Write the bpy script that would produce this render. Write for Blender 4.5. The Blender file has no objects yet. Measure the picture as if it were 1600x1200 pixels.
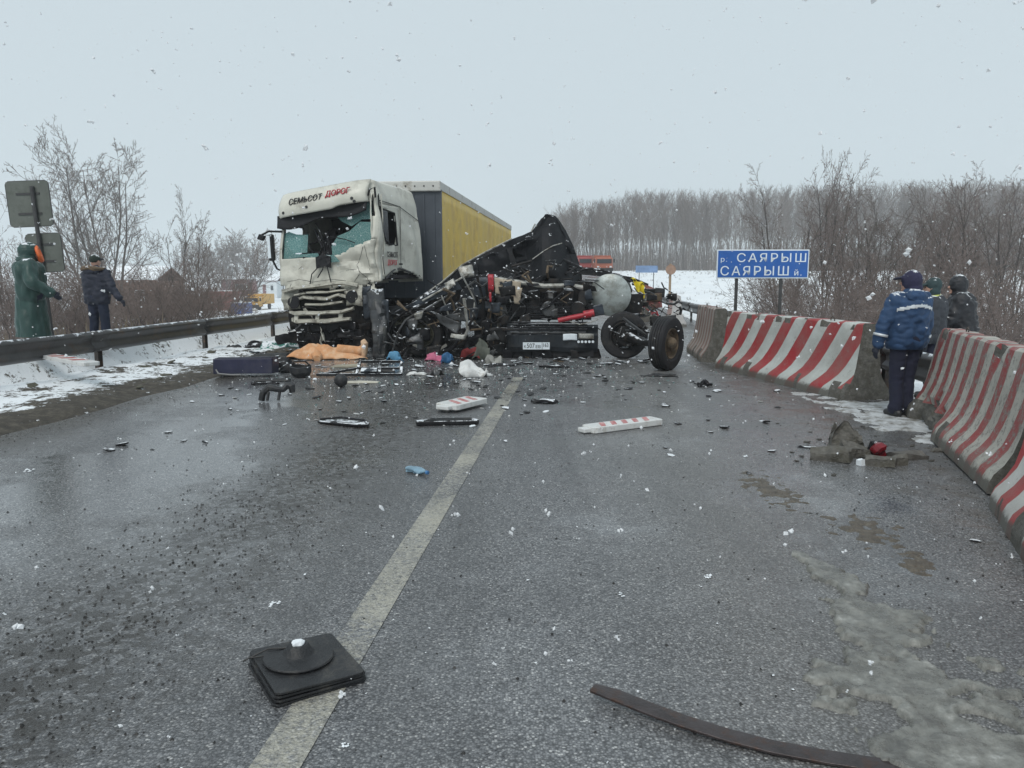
import bpy, bmesh, math, random
from mathutils import Vector, Matrix, noise, Euler

scene = bpy.context.scene
COL = scene.collection
rnd = random.Random(7)
PI = math.pi

# ------------------------------------------------------------------ camera, sky, sun, exposure
CAM_H, FPX, PITCH = 1.70, 1200.0, math.radians(7.8)
cam_d = bpy.data.cameras.new('camera')
cam_d.sensor_width = 36.0
cam_d.lens = 36.0 * FPX / 1600.0
cam_d.clip_start, cam_d.clip_end = 0.05, 3000
cam = bpy.data.objects.new('camera', cam_d)
COL.objects.link(cam)
cam.location = (0, 0, CAM_H)
cam.rotation_euler = (PI / 2 - PITCH, 0, 0)
scene.camera = cam

SUN_EL, SUN_ROT = math.radians(48), math.radians(200)
world = bpy.data.worlds.new('World'); scene.world = world; world.use_nodes = True
wn, wl = world.node_tree.nodes, world.node_tree.links
wn.clear()
wo = wn.new('ShaderNodeOutputWorld')
wb = wn.new('ShaderNodeBackground'); wb.inputs['Strength'].default_value = 0.10
sky = wn.new('ShaderNodeTexSky'); sky.sky_type = 'NISHITA'; sky.sun_disc = False
sky.sun_elevation = SUN_EL; sky.sun_rotation = SUN_ROT; sky.air_density = 1.0; sky.dust_density = 4.0
wm = wn.new('ShaderNodeMix'); wm.data_type = 'RGBA'; wm.inputs[0].default_value = 0.96   # a closed snow-cloud deck over the sky
wm.inputs[7].default_value = (5.70, 6.56, 7.02, 1)
wl.new(sky.outputs[0], wm.inputs[6]); wl.new(wm.outputs[2], wb.inputs['Color']); wl.new(wb.outputs[0], wo.inputs[0])
sun_d = bpy.data.lights.new('sun', 'SUN'); sun_d.energy = 1.5; sun_d.angle = math.radians(25); sun_d.color = (1.0, 0.97, 0.93)
sun = bpy.data.objects.new('sun', sun_d); COL.objects.link(sun)
_sd = Vector((math.sin(SUN_ROT) * math.cos(SUN_EL), math.cos(SUN_ROT) * math.cos(SUN_EL), math.sin(SUN_EL)))
sun.rotation_euler = _sd.to_track_quat('Z', 'Y').to_euler()
vs = scene.view_settings
vs.view_transform = 'Standard'; vs.look = 'None'; vs.exposure = 0.13; vs.gamma = 1.0; vs.use_curve_mapping = False
scene.cycles.max_bounces = 6; scene.cycles.diffuse_bounces = 3; scene.cycles.glossy_bounces = 3
scene.cycles.transparent_max_bounces = 8; scene.cycles.volume_bounces = 1
scene.cycles.use_denoising = True

# ------------------------------------------------------------------ layout helpers (metres; Y ahead, X right)
_F = Vector((0, math.cos(PITCH), -math.sin(PITCH))); _U = Vector((0, math.sin(PITCH), math.cos(PITCH)))
def ray(px, py):
    return _F + Vector((1, 0, 0)) * ((px - 800) / FPX) + _U * ((600 - py) / FPX)
def gp(px, py, z=0.0):
    d = ray(px, py); k = (z - CAM_H) / d.z
    return Vector((d.x * k, d.y * k, z))
def at(px, py, Y):
    d = ray(px, py); k = Y / d.y
    return Vector((d.x * k, Y, CAM_H + d.z * k))
RA = math.radians(5.0)
RU = Vector((math.sin(RA), math.cos(RA), 0)); RN = Vector((math.cos(RA), -math.sin(RA), 0))
def RW(s, t, z=0.0):
    return RN * s + RU * t + Vector((0, 0, z))
def to_st(x, y):
    return x * RN.x + y * RN.y, x * RU.x + y * RU.y
def sst(a, b, x):
    if a == b: return 0.0
    k = max(0.0, min(1.0, (x - a) / (b - a))); return k * k * (3 - 2 * k)
def nz(x, y, z=0.0, sc=1.0, oct=3):
    return noise.fractal(Vector((x * sc, y * sc, z * sc)), 1.0, 2.0, oct)

def _h(i, j, seed):
    n = math.sin(i * 127.1 + j * 311.7 + seed * 74.7) * 43758.5453
    return n - math.floor(n)
def facet(u, v, cu, cv, seed=0):
    """random heights on a coarse jittered net, joined by flat facets: sheet metal creases (-.5 to .5)"""
    u, v = u / cu, v / cv
    u += .35 * noise.noise(Vector((u * .7, v * .7, seed))); v += .35 * noise.noise(Vector((u * .7 + 9, v * .7, seed + 4)))
    i, j = math.floor(u), math.floor(v); a, b = u - i, v - j
    h00, h10, h01, h11 = _h(i, j, seed), _h(i + 1, j, seed), _h(i, j + 1, seed), _h(i + 1, j + 1, seed)
    if _h(i, j, seed + 9) > .5:
        z = h00 + (h10 - h00) * a + (h11 - h10) * b if a > b else h00 + (h11 - h01) * a + (h01 - h00) * b
    else:
        z = h00 + (h10 - h00) * a + (h01 - h00) * b if a + b < 1 else h11 + (h01 - h11) * (1 - a) + (h10 - h11) * (1 - b)
    return z - .5
def rise(t): return 2.9 * sst(35, 140, t)
def ground_z(x, y):
    s, t = to_st(x, y)
    z = rise(t)
    if s < -8.9:
        z += 0.42 * sst(-8.95, -9.35, s) * (1 - sst(-11.2, -13.5, s))
        z += -2.6 * sst(-11.5, -19, s) - 0.6 * sst(-20, -60, s)
        z -= rise(t) * sst(-14, -40, s) * 1.0
        far = math.hypot(x, y)
        z += 9.0 * sst(190, 420, far) * sst(-20, -60, s)
        z += 0.25 * nz(x, y, 0, 0.12) * sst(-12, -18, s)
    elif s > 5.0:
        z += -1.7 * sst(5.2, 11, s) * (1 - sst(50, 130, t))
        z += 0.22 * nz(x, y, 3, 0.1) * sst(7, 14, s)
        z += 1.5 * sst(120, 260, t)
    return z

# ------------------------------------------------------------------ objects
def tag(o, label=None, cat=None, group=None, kind=None):
    if label: o['label'] = label
    if cat: o['category'] = cat
    if group: o['group'] = group
    if kind: o['kind'] = kind
    return o
def thing(name, label, cat, loc=(0, 0, 0), rz=0.0, group=None, rx=0.0, ry=0.0):
    o = bpy.data.objects.new(name, None); COL.objects.link(o)
    o.location = loc; o.rotation_euler = (rx, ry, rz); o.empty_display_size = 0.2
    return tag(o, label, cat, group)
def wmat(o):
    m = Matrix.LocRotScale(o.location, o.rotation_euler, o.scale)
    return (wmat(o.parent) @ m) if o.parent else m
def copy_tree(o, parent=None):
    c = o.copy(); COL.objects.link(c)
    if parent: c.parent = parent
    for ch in [k for k in ALL_CHILDREN.get(o.name, [])]:
        copy_tree(ch, c)
    return c
ALL_CHILDREN = {}

class MB:
    """collects geometry; build() links it as one mesh object"""
    def __init__(self): self.v = []; self.f = []; self.mi = []; self.cm = 0
    def add(self, vs_, fs_, m=None):
        n = len(self.v); self.v += [Vector(p) for p in vs_]
        for f in fs_: self.f.append([i + n for i in f]); self.mi.append(self.cm if m is None else m)
        return n
    def box(self, c, size, rot=None, m=None, taper=1.0):
        sx, sy, sz = size[0] / 2, size[1] / 2, size[2] / 2
        pts = []
        for z in (-1, 1):
            k = taper if z > 0 else 1
            for x, y in ((-1, -1), (1, -1), (1, 1), (-1, 1)): pts.append(Vector((x * sx * k, y * sy * k, z * sz)))
        if rot is not None:
            R = rot if isinstance(rot, Matrix) else Euler(rot).to_matrix()
            pts = [R @ p for p in pts]
        c = Vector(c)
        self.add([p + c for p in pts], [(0, 3, 2, 1), (4, 5, 6, 7), (0, 1, 5, 4), (1, 2, 6, 5), (2, 3, 7, 6), (3, 0, 4, 7)], m)
        return self
    def bar(self, a, b, w, h, m=None, up=(0, 0, 1)):
        a, b = Vector(a), Vector(b); d = b - a; L = d.length
        if L < 1e-6: return self
        y = d / L; x = y.cross(Vector(up))
        if x.length < 1e-3: x = y.cross(Vector((1, 0, 0)))
        x.normalize(); z = x.cross(y)
        R = Matrix((x, y, z)).transposed()
        return self.box((a + b) / 2, (w, L, h), R, m)
    def tube(self, path, rad, sides=8, caps=True, m=None):
        P = [Vector(p) for p in path]; n = len(P)
        R = rad if isinstance(rad, (list, tuple)) else [rad] * n
        vs_, fs_ = [], []; prev = None
        for i in range(n):
            d = (P[min(i + 1, n - 1)] - P[max(i - 1, 0)])
            if d.length < 1e-9: d = Vector((0, 0, 1))
            d.normalize()
            if prev is None:
                x = d.orthogonal().normalized()
            else:
                x = prev - d * prev.dot(d)
                x = x.normalized() if x.length > 1e-6 else d.orthogonal().normalized()
            prev = x; y = d.cross(x)
            for k in range(sides):
                a = 2 * PI * k / sides
                vs_.append(P[i] + (x * math.cos(a) + y * math.sin(a)) * R[i])
        for i in range(n - 1):
            for k in range(sides):
                k2 = (k + 1) % sides
                fs_.append((i * sides + k, i * sides + k2, (i + 1) * sides + k2, (i + 1) * sides + k))
        if caps:
            fs_.append(tuple(range(sides - 1, -1, -1))); fs_.append(tuple(range((n - 1) * sides, n * sides)))
        self.add(vs_, fs_, m); return self
    def lathe(self, prof, c=(0, 0, 0), axis='Z', sides=32, m=None, rot=None, close=False):
        """prof: (radius, height) pairs about the axis"""
        vs_, fs_ = [], []; n = len(prof); c = Vector(c)
        for r, h in prof:
            for k in range(sides):
                a = 2 * PI * k / sides
                p = Vector((r * math.cos(a), r * math.sin(a), h))
                if axis == 'X': p = Vector((p.z, p.x, p.y))
                elif axis == 'Y': p = Vector((p.y, p.z, p.x))
                if rot is not None: p = rot @ p
                vs_.append(p + c)
        for i in range(n - 1 if not close else n):
            j = (i + 1) % n
            for k in range(sides):
                k2 = (k + 1) % sides
                fs_.append((i * sides + k, i * sides + k2, j * sides + k2, j * sides + k))
        if not close:
            fs_.append(tuple(range(sides - 1, -1, -1))); fs_.append(tuple(range((n - 1) * sides, n * sides)))
        self.add(vs_, fs_, m); return self
    def prism(self, poly, a, b, m=None):
        """poly: 2-D outline; a(p)->3-D front point, b(p)->3-D back point"""
        n = len(poly)
        vs_ = [a(p) for p in poly] + [b(p) for p in poly]
        fs_ = [tuple(range(n)), tuple(range(2 * n - 1, n - 1, -1))]
        for i in range(n):
            j = (i + 1) % n; fs_.append((j, i, n + i, n + j))
        self.add(vs_, fs_, m); return self
    def grid(self, fn, nu, nv, m=None, keep=None):
        vs_ = [fn(i / nu, j / nv) for j in range(nv + 1) for i in range(nu + 1)]
        fs_ = []
        for j in range(nv):
            for i in range(nu):
                if keep is None or keep((i + .5) / nu, (j + .5) / nv):
                    a = j * (nu + 1) + i; fs_.append((a, a + 1, a + nu + 2, a + nu + 1))
        self.add(vs_, fs_, m); return self
    def crumple(self, amp, sc, seed=0, fn=None):
        for i, p in enumerate(self.v):
            k = amp * (fn(p) if fn else 1.0)
            if k == 0: continue
            q = p * sc + Vector((seed * 13.7, seed * 7.1, seed * 3.3))
            d = noise.noise_vector(q) + 0.5 * noise.noise_vector(q * 2.3)
            self.v[i] = p + d * k
        return self
    def ridge(self, amp, sc, seed=0):
        for i, p in enumerate(self.v):
            c = 1.0 / sc; u, v = p.x + .35 * p.y, p.z - .25 * p.y
            d = Vector((facet(v, p.y, c * .7, c, seed + 1), facet(u, v, c * .6, c * .6, seed), facet(u, p.y, c * .8, c, seed + 2)))
            self.v[i] = p + Vector((d.x * .6, d.y * 1.6, d.z)) * amp * 1.3
        return self
    def xf(self, mat):
        self.v = [mat @ p for p in self.v]; return self
    def build(self, name, mats, parent=None, smooth=False, world=False, solid=0.0, bevel=0.0, ang=40, subsurf=0):
        if not isinstance(mats, (list, tuple)): mats = [mats]
        vv = self.v
        if world and parent is not None:
            inv = wmat(parent).inverted(); vv = [inv @ p for p in vv]
        me = bpy.data.meshes.new(name)
        me.from_pydata([tuple(p) for p in vv], [], self.f)
        for k in mats: me.materials.append(k)
        me.polygons.foreach_set('material_index', self.mi)
        me.update()
        o = bpy.data.objects.new(name, me); COL.objects.link(o)
        if parent is not None:
            o.parent = parent; ALL_CHILDREN.setdefault(parent.name, []).append(o)
        fin(o, smooth, ang)
        if solid:
            md = o.modifiers.new('thick', 'SOLIDIFY'); md.thickness = solid; md.offset = 0
        if bevel:
            md = o.modifiers.new('bevel', 'BEVEL'); md.width = bevel; md.segments = 2; md.limit_method = 'ANGLE'; md.angle_limit = math.radians(35)
        if subsurf:
            md = o.modifiers.new('sub', 'SUBSURF'); md.levels = subsurf; md.render_levels = subsurf
        return o
def fin(o, smooth, ang=40):
    me = o.data
    if smooth:
        me.polygons.foreach_set('use_smooth', [True] * len(me.polygons))
        try: me.set_sharp_from_angle(angle=math.radians(ang))
        except Exception: pass

def text_mesh(body, size, shear=0.0, bold=0.0, spacing=1.0, depth=0.003):
    c = bpy.data.curves.new('lettering', 'FONT'); c.body = body; c.size = size; c.shear = shear
    c.offset = bold; c.space_character = spacing; c.extrude = depth; c.resolution_u = 3
    o = bpy.data.objects.new('lettering', c); COL.objects.link(o)
    me = bpy.data.meshes.new_from_object(o.evaluated_get(bpy.context.evaluated_depsgraph_get()))
    bpy.data.objects.remove(o); bpy.data.curves.remove(c)
    return me
def put_text(body, size, mat, parent, loc, rot, name='lettering', fitw=None, fith=None, **kw):
    me = text_mesh(body, size, **kw)
    xs = [v.co.x for v in me.vertices]; ys = [v.co.y for v in me.vertices]
    x0, x1, y0, y1 = min(xs), max(xs), min(ys), max(ys)
    kx = (fitw / (x1 - x0)) if fitw else 1.0; ky = (fith / (y1 - y0)) if fith else (kx if fitw else 1.0)
    for v in me.vertices:
        v.co.x = (v.co.x - x0) * kx; v.co.y = (v.co.y - y0) * ky
    me.materials.clear(); me.materials.append(mat)
    o = bpy.data.objects.new(name, me); COL.objects.link(o); o.parent = parent; o.location = loc; o.rotation_euler = rot
    ALL_CHILDREN.setdefault(parent.name, []).append(o)
    return o

# ------------------------------------------------------------------ materials
MATS = {}
def nodes_of(name):
    m = bpy.data.materials.new(name); m.use_nodes = True
    nt = m.node_tree; b = nt.nodes['Principled BSDF']
    return m, nt, nt.nodes, nt.links, b
def tex_noise(nt, scale, detail=4, rough=0.6, coord=None, vec=None):
    n = nt.nodes.new('ShaderNodeTexNoise'); n.inputs['Scale'].default_value = scale
    n.inputs['Detail'].default_value = detail; n.inputs['Roughness'].default_value = rough
    if vec is None:
        tc = nt.nodes.new('ShaderNodeTexCoord'); vec = tc.outputs[coord or 'Object']
    nt.links.new(vec, n.inputs['Vector']); return n
def ramp(nt, src, pts):
    r = nt.nodes.new('ShaderNodeValToRGB'); e = r.color_ramp.elements
    while len(e) < len(pts): e.new(0.5)
    for k, (p, c) in enumerate(pts):
        e[k].position = p; e[k].color = (c, c, c, 1) if isinstance(c, (int, float)) else (*c, 1)
    nt.links.new(src, r.inputs[0]); return r
def mixc(nt, fac, a, b):
    m = nt.nodes.new('ShaderNodeMix'); m.data_type = 'RGBA'
    for idx, val in ((0, fac), (6, a), (7, b)):
        if hasattr(val, 'links') or hasattr(val, 'is_output'): nt.links.new(val, m.inputs[idx])
        elif idx == 0: m.inputs[0].default_value = val
        else: m.inputs[idx].default_value = (*val, 1)
    return m.outputs[2]
def mth(nt, op, a, b=0.0, c=None):
    m = nt.nodes.new('ShaderNodeMath'); m.operation = op
    for k, v in enumerate((a, b) if c is None else (a, b, c)):
        if hasattr(v, 'is_output'): nt.links.new(v, m.inputs[k])
        else: m.inputs[k].default_value = v
    return m.outputs[0]
def mat(name, col, rough=0.6, metal=0.0, var=0.25, scale=6.0, bump=0.0, bscale=60.0, dirt=None, damt=0.5, dscale=3.0,
        snow=0.0, spec=0.5, trans=0.0, coord='Object'):
    """plain procedural surface: colour variation, stains with a shape of their own, fine relief, wet snow lying on top"""
    if name in MATS: return MATS[name]
    m, nt, N, L, b = nodes_of(name)
    n1 = tex_noise(nt, scale, 5, 0.65, coord)
    lo = tuple(c * (1 - var) for c in col); hi = tuple(min(1, c * (1 + var)) for c in col)
    r = ramp(nt, n1.outputs[0], [(0.3, lo), (0.7, hi)]); colr = r.outputs[0]
    if dirt:
        n2 = tex_noise(nt, dscale, 7, 0.72, coord)
        k = ramp(nt, n2.outputs[0], [(0.62 - damt * 0.32, 0.0), (0.72 - damt * 0.22, 1.0)])
        colr = mixc(nt, k.outputs[0], colr, dirt)
    rg = mth(nt, 'MULTIPLY_ADD', n1.outputs[0], 0.3, rough - 0.15)
    if snow > 0:
        g = N.new('ShaderNodeNewGeometry'); sp = N.new('ShaderNodeSeparateXYZ'); L.new(g.outputs['Normal'], sp.inputs[0])
        n3 = tex_noise(nt, 9.0, 5, 0.7, None, g.outputs['Position'])
        s = mth(nt, 'ADD', sp.outputs[2], mth(nt, 'MULTIPLY', mth(nt, 'SUBTRACT', n3.outputs[0], 0.5), 2.2))
        k = ramp(nt, s, [(1.0 - 0.45 * snow - 0.08, 0.0), (1.0 - 0.45 * snow + 0.08, 1.0)])
        colr = mixc(nt, k.outputs[0], colr, (0.72, 0.75, 0.78))
        rg = mth(nt, 'MAXIMUM', rg, mth(nt, 'MULTIPLY', k.outputs[0], 0.75))
    L.new(colr, b.inputs['Base Color']); L.new(rg, b.inputs['Roughness'])
    b.inputs['Metallic'].default_value = metal; b.inputs['Specular IOR Level'].default_value = spec
    if trans: b.inputs['Transmission Weight'].default_value = trans
    if bump:
        n4 = tex_noise(nt, bscale, 4, 0.6, coord); bp = N.new('ShaderNodeBump'); bp.inputs['Strength'].default_value = bump
        bp.inputs['Distance'].default_value = 0.02; L.new(n4.outputs[0], bp.inputs['Height']); L.new(bp.outputs[0], b.inputs['Normal'])
    MATS[name] = m; return m

def asphalt_mat(paint=False):
    m, nt, N, L, b = nodes_of('worn line paint' if paint else 'wet asphalt')
    g = N.new('ShaderNodeNewGeometry'); P = g.outputs['Position']
    dt = N.new('ShaderNodeVectorMath'); dt.operation = 'DOT_PRODUCT'; L.new(P, dt.inputs[0]); dt.inputs[1].default_value = tuple(RN)
    S = dt.outputs['Value']                                       # metres across the carriageway
    agg = N.new('ShaderNodeTexVoronoi'); agg.inputs['Scale'].default_value = 100; L.new(P, agg.inputs['Vector'])
    ag2 = N.new('ShaderNodeTexVoronoi'); ag2.inputs['Scale'].default_value = 27; L.new(P, ag2.inputs['Vector'])
    sepc = N.new('ShaderNodeSeparateColor'); L.new(agg.outputs['Color'], sepc.inputs[0])
    sep2 = N.new('ShaderNodeSeparateColor'); L.new(ag2.outputs['Color'], sep2.inputs[0])
    big = tex_noise(nt, 0.55, 4, 0.6, None, P); med = tex_noise(nt, 3.2, 7, 0.75, None, P); fine = tex_noise(nt, 160, 2, 0.5, None, P)
    mp = N.new('ShaderNodeMapping'); mp.inputs['Rotation'].default_value = (0, 0, RA); mp.inputs['Scale'].default_value = (2.2, 0.09, 1)
    L.new(P, mp.inputs['Vector']); trk = tex_noise(nt, 1.0, 5, 0.65, None, mp.outputs[0])
    c = ramp(nt, sepc.outputs[0], [(0.0, (0.075, 0.078, 0.083)), (0.35, (0.148, 0.153, 0.160)), (0.75, (0.225, 0.230, 0.238)), (0.94, (0.31, 0.313, 0.315)), (1.0, (0.52, 0.52, 0.51))]).outputs[0]
    c = mixc(nt, ramp(nt, agg.outputs['Distance'], [(0.35, 0.0), (0.75, 0.7)]).outputs[0], c, (0.030, 0.031, 0.033))       # bitumen between the stones
    def lane(c0, w):          # soft band along the road round s = c0
        d = mth(nt, 'DIVIDE', mth(nt, 'SUBTRACT', S, c0), w)
        d = mth(nt, 'ADD', d, mth(nt, 'MULTIPLY', mth(nt, 'SUBTRACT', med.outputs[0], 0.5), 1.6))
        return mth(nt, 'POWER', 2.718, mth(nt, 'MULTIPLY', mth(nt, 'MULTIPLY', d, d), -1.0))
    grit = lane(-2.35, 0.70); tan = lane(1.15, 0.7); edge = lane(3.9, 1.4); edgel = lane(-6.1, 0.5)
    k = mth(nt, 'MULTIPLY', grit, ramp(nt, sep2.outputs[0], [(0.35, 0.25), (0.55, 0.95)]).outputs[0])
    c = mixc(nt, k, c, (0.034, 0.031, 0.027))                      # wet grit swept between the wheel tracks
    c = mixc(nt, mth(nt, 'MULTIPLY', tan, 0.22), c, (0.150, 0.130, 0.100))
    c = mixc(nt, mth(nt, 'MULTIPLY', mth(nt, 'MULTIPLY', edge, 0.75), ramp(nt, med.outputs[0], [(0.42, 0.0), (0.62, 1.0)]).outputs[0]), c, (0.075, 0.062, 0.046))
    c = mixc(nt, mth(nt, 'MULTIPLY', edgel, 0.8), c, (0.055, 0.047, 0.038))
    c = mixc(nt, ramp(nt, trk.outputs[0], [(0.48, 0.0), (0.66, 0.38)]).outputs[0], c, (0.060, 0.062, 0.065))
    if paint:
        n = tex_noise(nt, 30, 6, 0.85, None, P); w = tex_noise(nt, 1.3, 3, 0.6, None, P)
        kk = ramp(nt, mth(nt, 'ADD', n.outputs[0], mth(nt, 'MULTIPLY', w.outputs[0], 0.6)), [(0.68, 0.0), (0.90, 0.75)])
        c = mixc(nt, kk.outputs[0], c, (0.48, 0.46, 0.38))
    L.new(c, b.inputs['Base Color'])
    wet = mth(nt, 'ADD', mth(nt, 'MULTIPLY', big.outputs[0], 0.7), mth(nt, 'MULTIPLY', med.outputs[0], 0.3))
    wet = mth(nt, 'ADD', wet, mth(nt, 'MULTIPLY', lane(-4.2, 1.0), 0.13))
    rr = ramp(nt, wet, [(0.36, 0.45), (0.58, 0.11)])
    L.new(rr.outputs[0], b.inputs['Roughness']); b.inputs['Specular IOR Level'].default_value = 0.5
    bp = N.new('ShaderNodeBump'); bp.inputs['Distance'].default_value = 0.0055
    L.new(ramp(nt, wet, [(0.42, 0.85), (0.60, 0.12)]).outputs[0], bp.inputs['Strength'])
    hgt = mth(nt, 'ADD', mth(nt, 'MULTIPLY', agg.outputs['Distance'], -1.0), mth(nt, 'MULTIPLY', fine.outputs[0], 0.4))
    L.new(hgt, bp.inputs['Height']); L.new(bp.outputs[0], b.inputs['Normal'])
    return m
M_ASPH, M_PAINT = asphalt_mat(), asphalt_mat(True)

def ground_mat():
    m, nt, N, L, b = nodes_of('snowy ground')
    g = N.new('ShaderNodeNewGeometry'); P = g.outputs['Position']
    a = N.new('ShaderNodeAttribute'); a.attribute_name = 'bare'
    n1 = tex_noise(nt, 1.7, 8, 0.75, None, P); n2 = tex_noise(nt, 9, 6, 0.75, None, P); n3 = tex_noise(nt, 0.35, 4, 0.6, None, P)
    dirt = ramp(nt, n2.outputs[0], [(0.25, (0.020, 0.018, 0.016)), (0.5, (0.060, 0.053, 0.043)), (0.75, (0.14, 0.125, 0.10))]).outputs[0]
    snow = ramp(nt, n3.outputs[0], [(0.3, (0.74, 0.78, 0.81)), (0.7, (0.82, 0.85, 0.87))]).outputs[0]
    k = mth(nt, 'ADD', mth(nt, 'ADD', mth(nt, 'MULTIPLY', n1.outputs[0], 1.3), mth(nt, 'MULTIPLY', n2.outputs[0], 1.1)), a.outputs['Fac'])
    kk = ramp(nt, mth(nt, 'SUBTRACT', k, 0.84), [(0.57, 0.0), (0.66, 1.0)])
    L.new(mixc(nt, kk.outputs[0], snow, dirt), b.inputs['Base Color'])
    b.inputs['Roughness'].default_value = 0.8; b.inputs['Specular IOR Level'].default_value = 0.25
    bp = N.new('ShaderNodeBump'); bp.inputs['Strength'].default_value = 0.5; bp.inputs['Distance'].default_value = 0.05
    L.new(n2.outputs[0], bp.inputs['Height']); L.new(bp.outputs[0], b.inputs['Normal'])
    return m
M_GROUND = ground_mat()

# ------------------------------------------------------------------ ground, road, marking
ROAD_L, ROAD_R = -6.25, 4.75
def axis_steps(a, b, fine_a, fine_b, st, grow):
    out = []; x = fine_a
    while x < fine_b: out.append(x); x += st
    out.append(fine_b); d = st; x = fine_b
    while x < b: d *= grow; x = min(b, x + d); out.append(x)
    d = st; x = fine_a; lo = []
    while x > a: d *= grow; x = max(a, x - d); lo.append(x)
    return lo[::-1] + out
def make_ground():
    S = axis_steps(-420, 420, -13, 9, 0.2, 1.13); T = axis_steps(-12, 520, 4, 30, 0.25, 1.10)
    vs_, bare = [], []
    for t in T:
        for s in S:
            p = RW(s, t); z = ground_z(p.x, p.y)
            if ROAD_L - .05 < s < ROAD_R + .05: z -= 0.06
            elif -9.0 < s <= ROAD_L:
                z += 0.05 * sst(ROAD_L, ROAD_L - .5, s) + 0.07 * nz(p.x, p.y, 5, 1.1) + 0.045 * abs(nz(p.x, p.y, 9, 4.0)) - 0.02
            elif ROAD_R <= s < 5.3: z += 0.03 * nz(p.x, p.y, 5, 1.5)
            elif s < -8.9: z += 0.04 * nz(p.x, p.y, 5, 1.6)
            vs_.append(Vector((p.x, p.y, z)))
            b_ = 0.0
            if -8.6 < s < ROAD_L + .2: b_ = 0.36 * sst(-7.6, -6.5, s) + 0.185 + 0.09 * nz(p.x, p.y, 1, .6)
            elif s > 4.3 and s < 6: b_ = 0.12
            elif s < -8.6: b_ = -0.02 + (0.13 + 0.06 * nz(p.x, p.y, 1, .6) if s > -16 else 0.0)
            bare.append(b_)
    ns = len(S); fs_ = [(j * ns + i, j * ns + i + 1, (j + 1) * ns + i + 1, (j + 1) * ns + i) for j in range(len(T) - 1) for i in range(ns - 1)]
    mb = MB(); mb.add(vs_, fs_)
    o = mb.build('ground', M_GROUND, smooth=True, ang=180); tag(o, kind='structure')
    at_ = o.data.attributes.new('bare', 'FLOAT', 'POINT'); at_.data.foreach_set('value', bare)
    return o
make_ground()
def strip(name, s0, s1, t0, t1, dz, mt, ns=1, edge=None):
    T = axis_steps(t0, t1, t0, min(t1, 40), 0.5, 1.08)
    mb = MB(); n = ns + 1
    vs_ = []
    for t in T:
        for i in range(n):
            s = s0 + (s1 - s0) * i / ns
            if edge: s += edge(s, t)
            p = RW(s, t); vs_.append(Vector((p.x, p.y, rise(t) + dz)))
    mb.add(vs_, [(j * n + i, j * n + i + 1, (j + 1) * n + i + 1, (j + 1) * n + i) for j in range(len(T) - 1) for i in range(ns)])
    return tag(mb.build(name, mt), kind='structure')
strip('road', ROAD_L, ROAD_R, -10, 300, 0.0, M_ASPH, 12, lambda s, t: (0.10 * nz(s * 3, t, 0, 0.9) if s in (ROAD_L, ROAD_R) else 0))
strip('road_marking', -1.135, -0.955, 0.8, 13.2, 0.004, M_PAINT, 1)
strip('road_marking', ROAD_L + 0.9, ROAD_L + 1.05, 22, 120, 0.004, M_PAINT, 1)

# ------------------------------------------------------------------ haze of falling snow
_hz, _nt, _N, _L, _b = nodes_of('snowy air')
_N.remove(_b); _vol = _N.new('ShaderNodeVolumePrincipled')
_vol.inputs['Color'].default_value = (0.93, 0.96, 0.98, 1); _vol.inputs['Density'].default_value = 0.0010; _vol.inputs['Anisotropy'].default_value = 0.2
_L.new(_vol.outputs[0], _N['Material Output'].inputs['Volume'])
_mb = MB(); _mb.box((0, 180, 11.5), (700, 430, 33.0)); tag(_mb.build('haze', _hz), kind='stuff')

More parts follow.
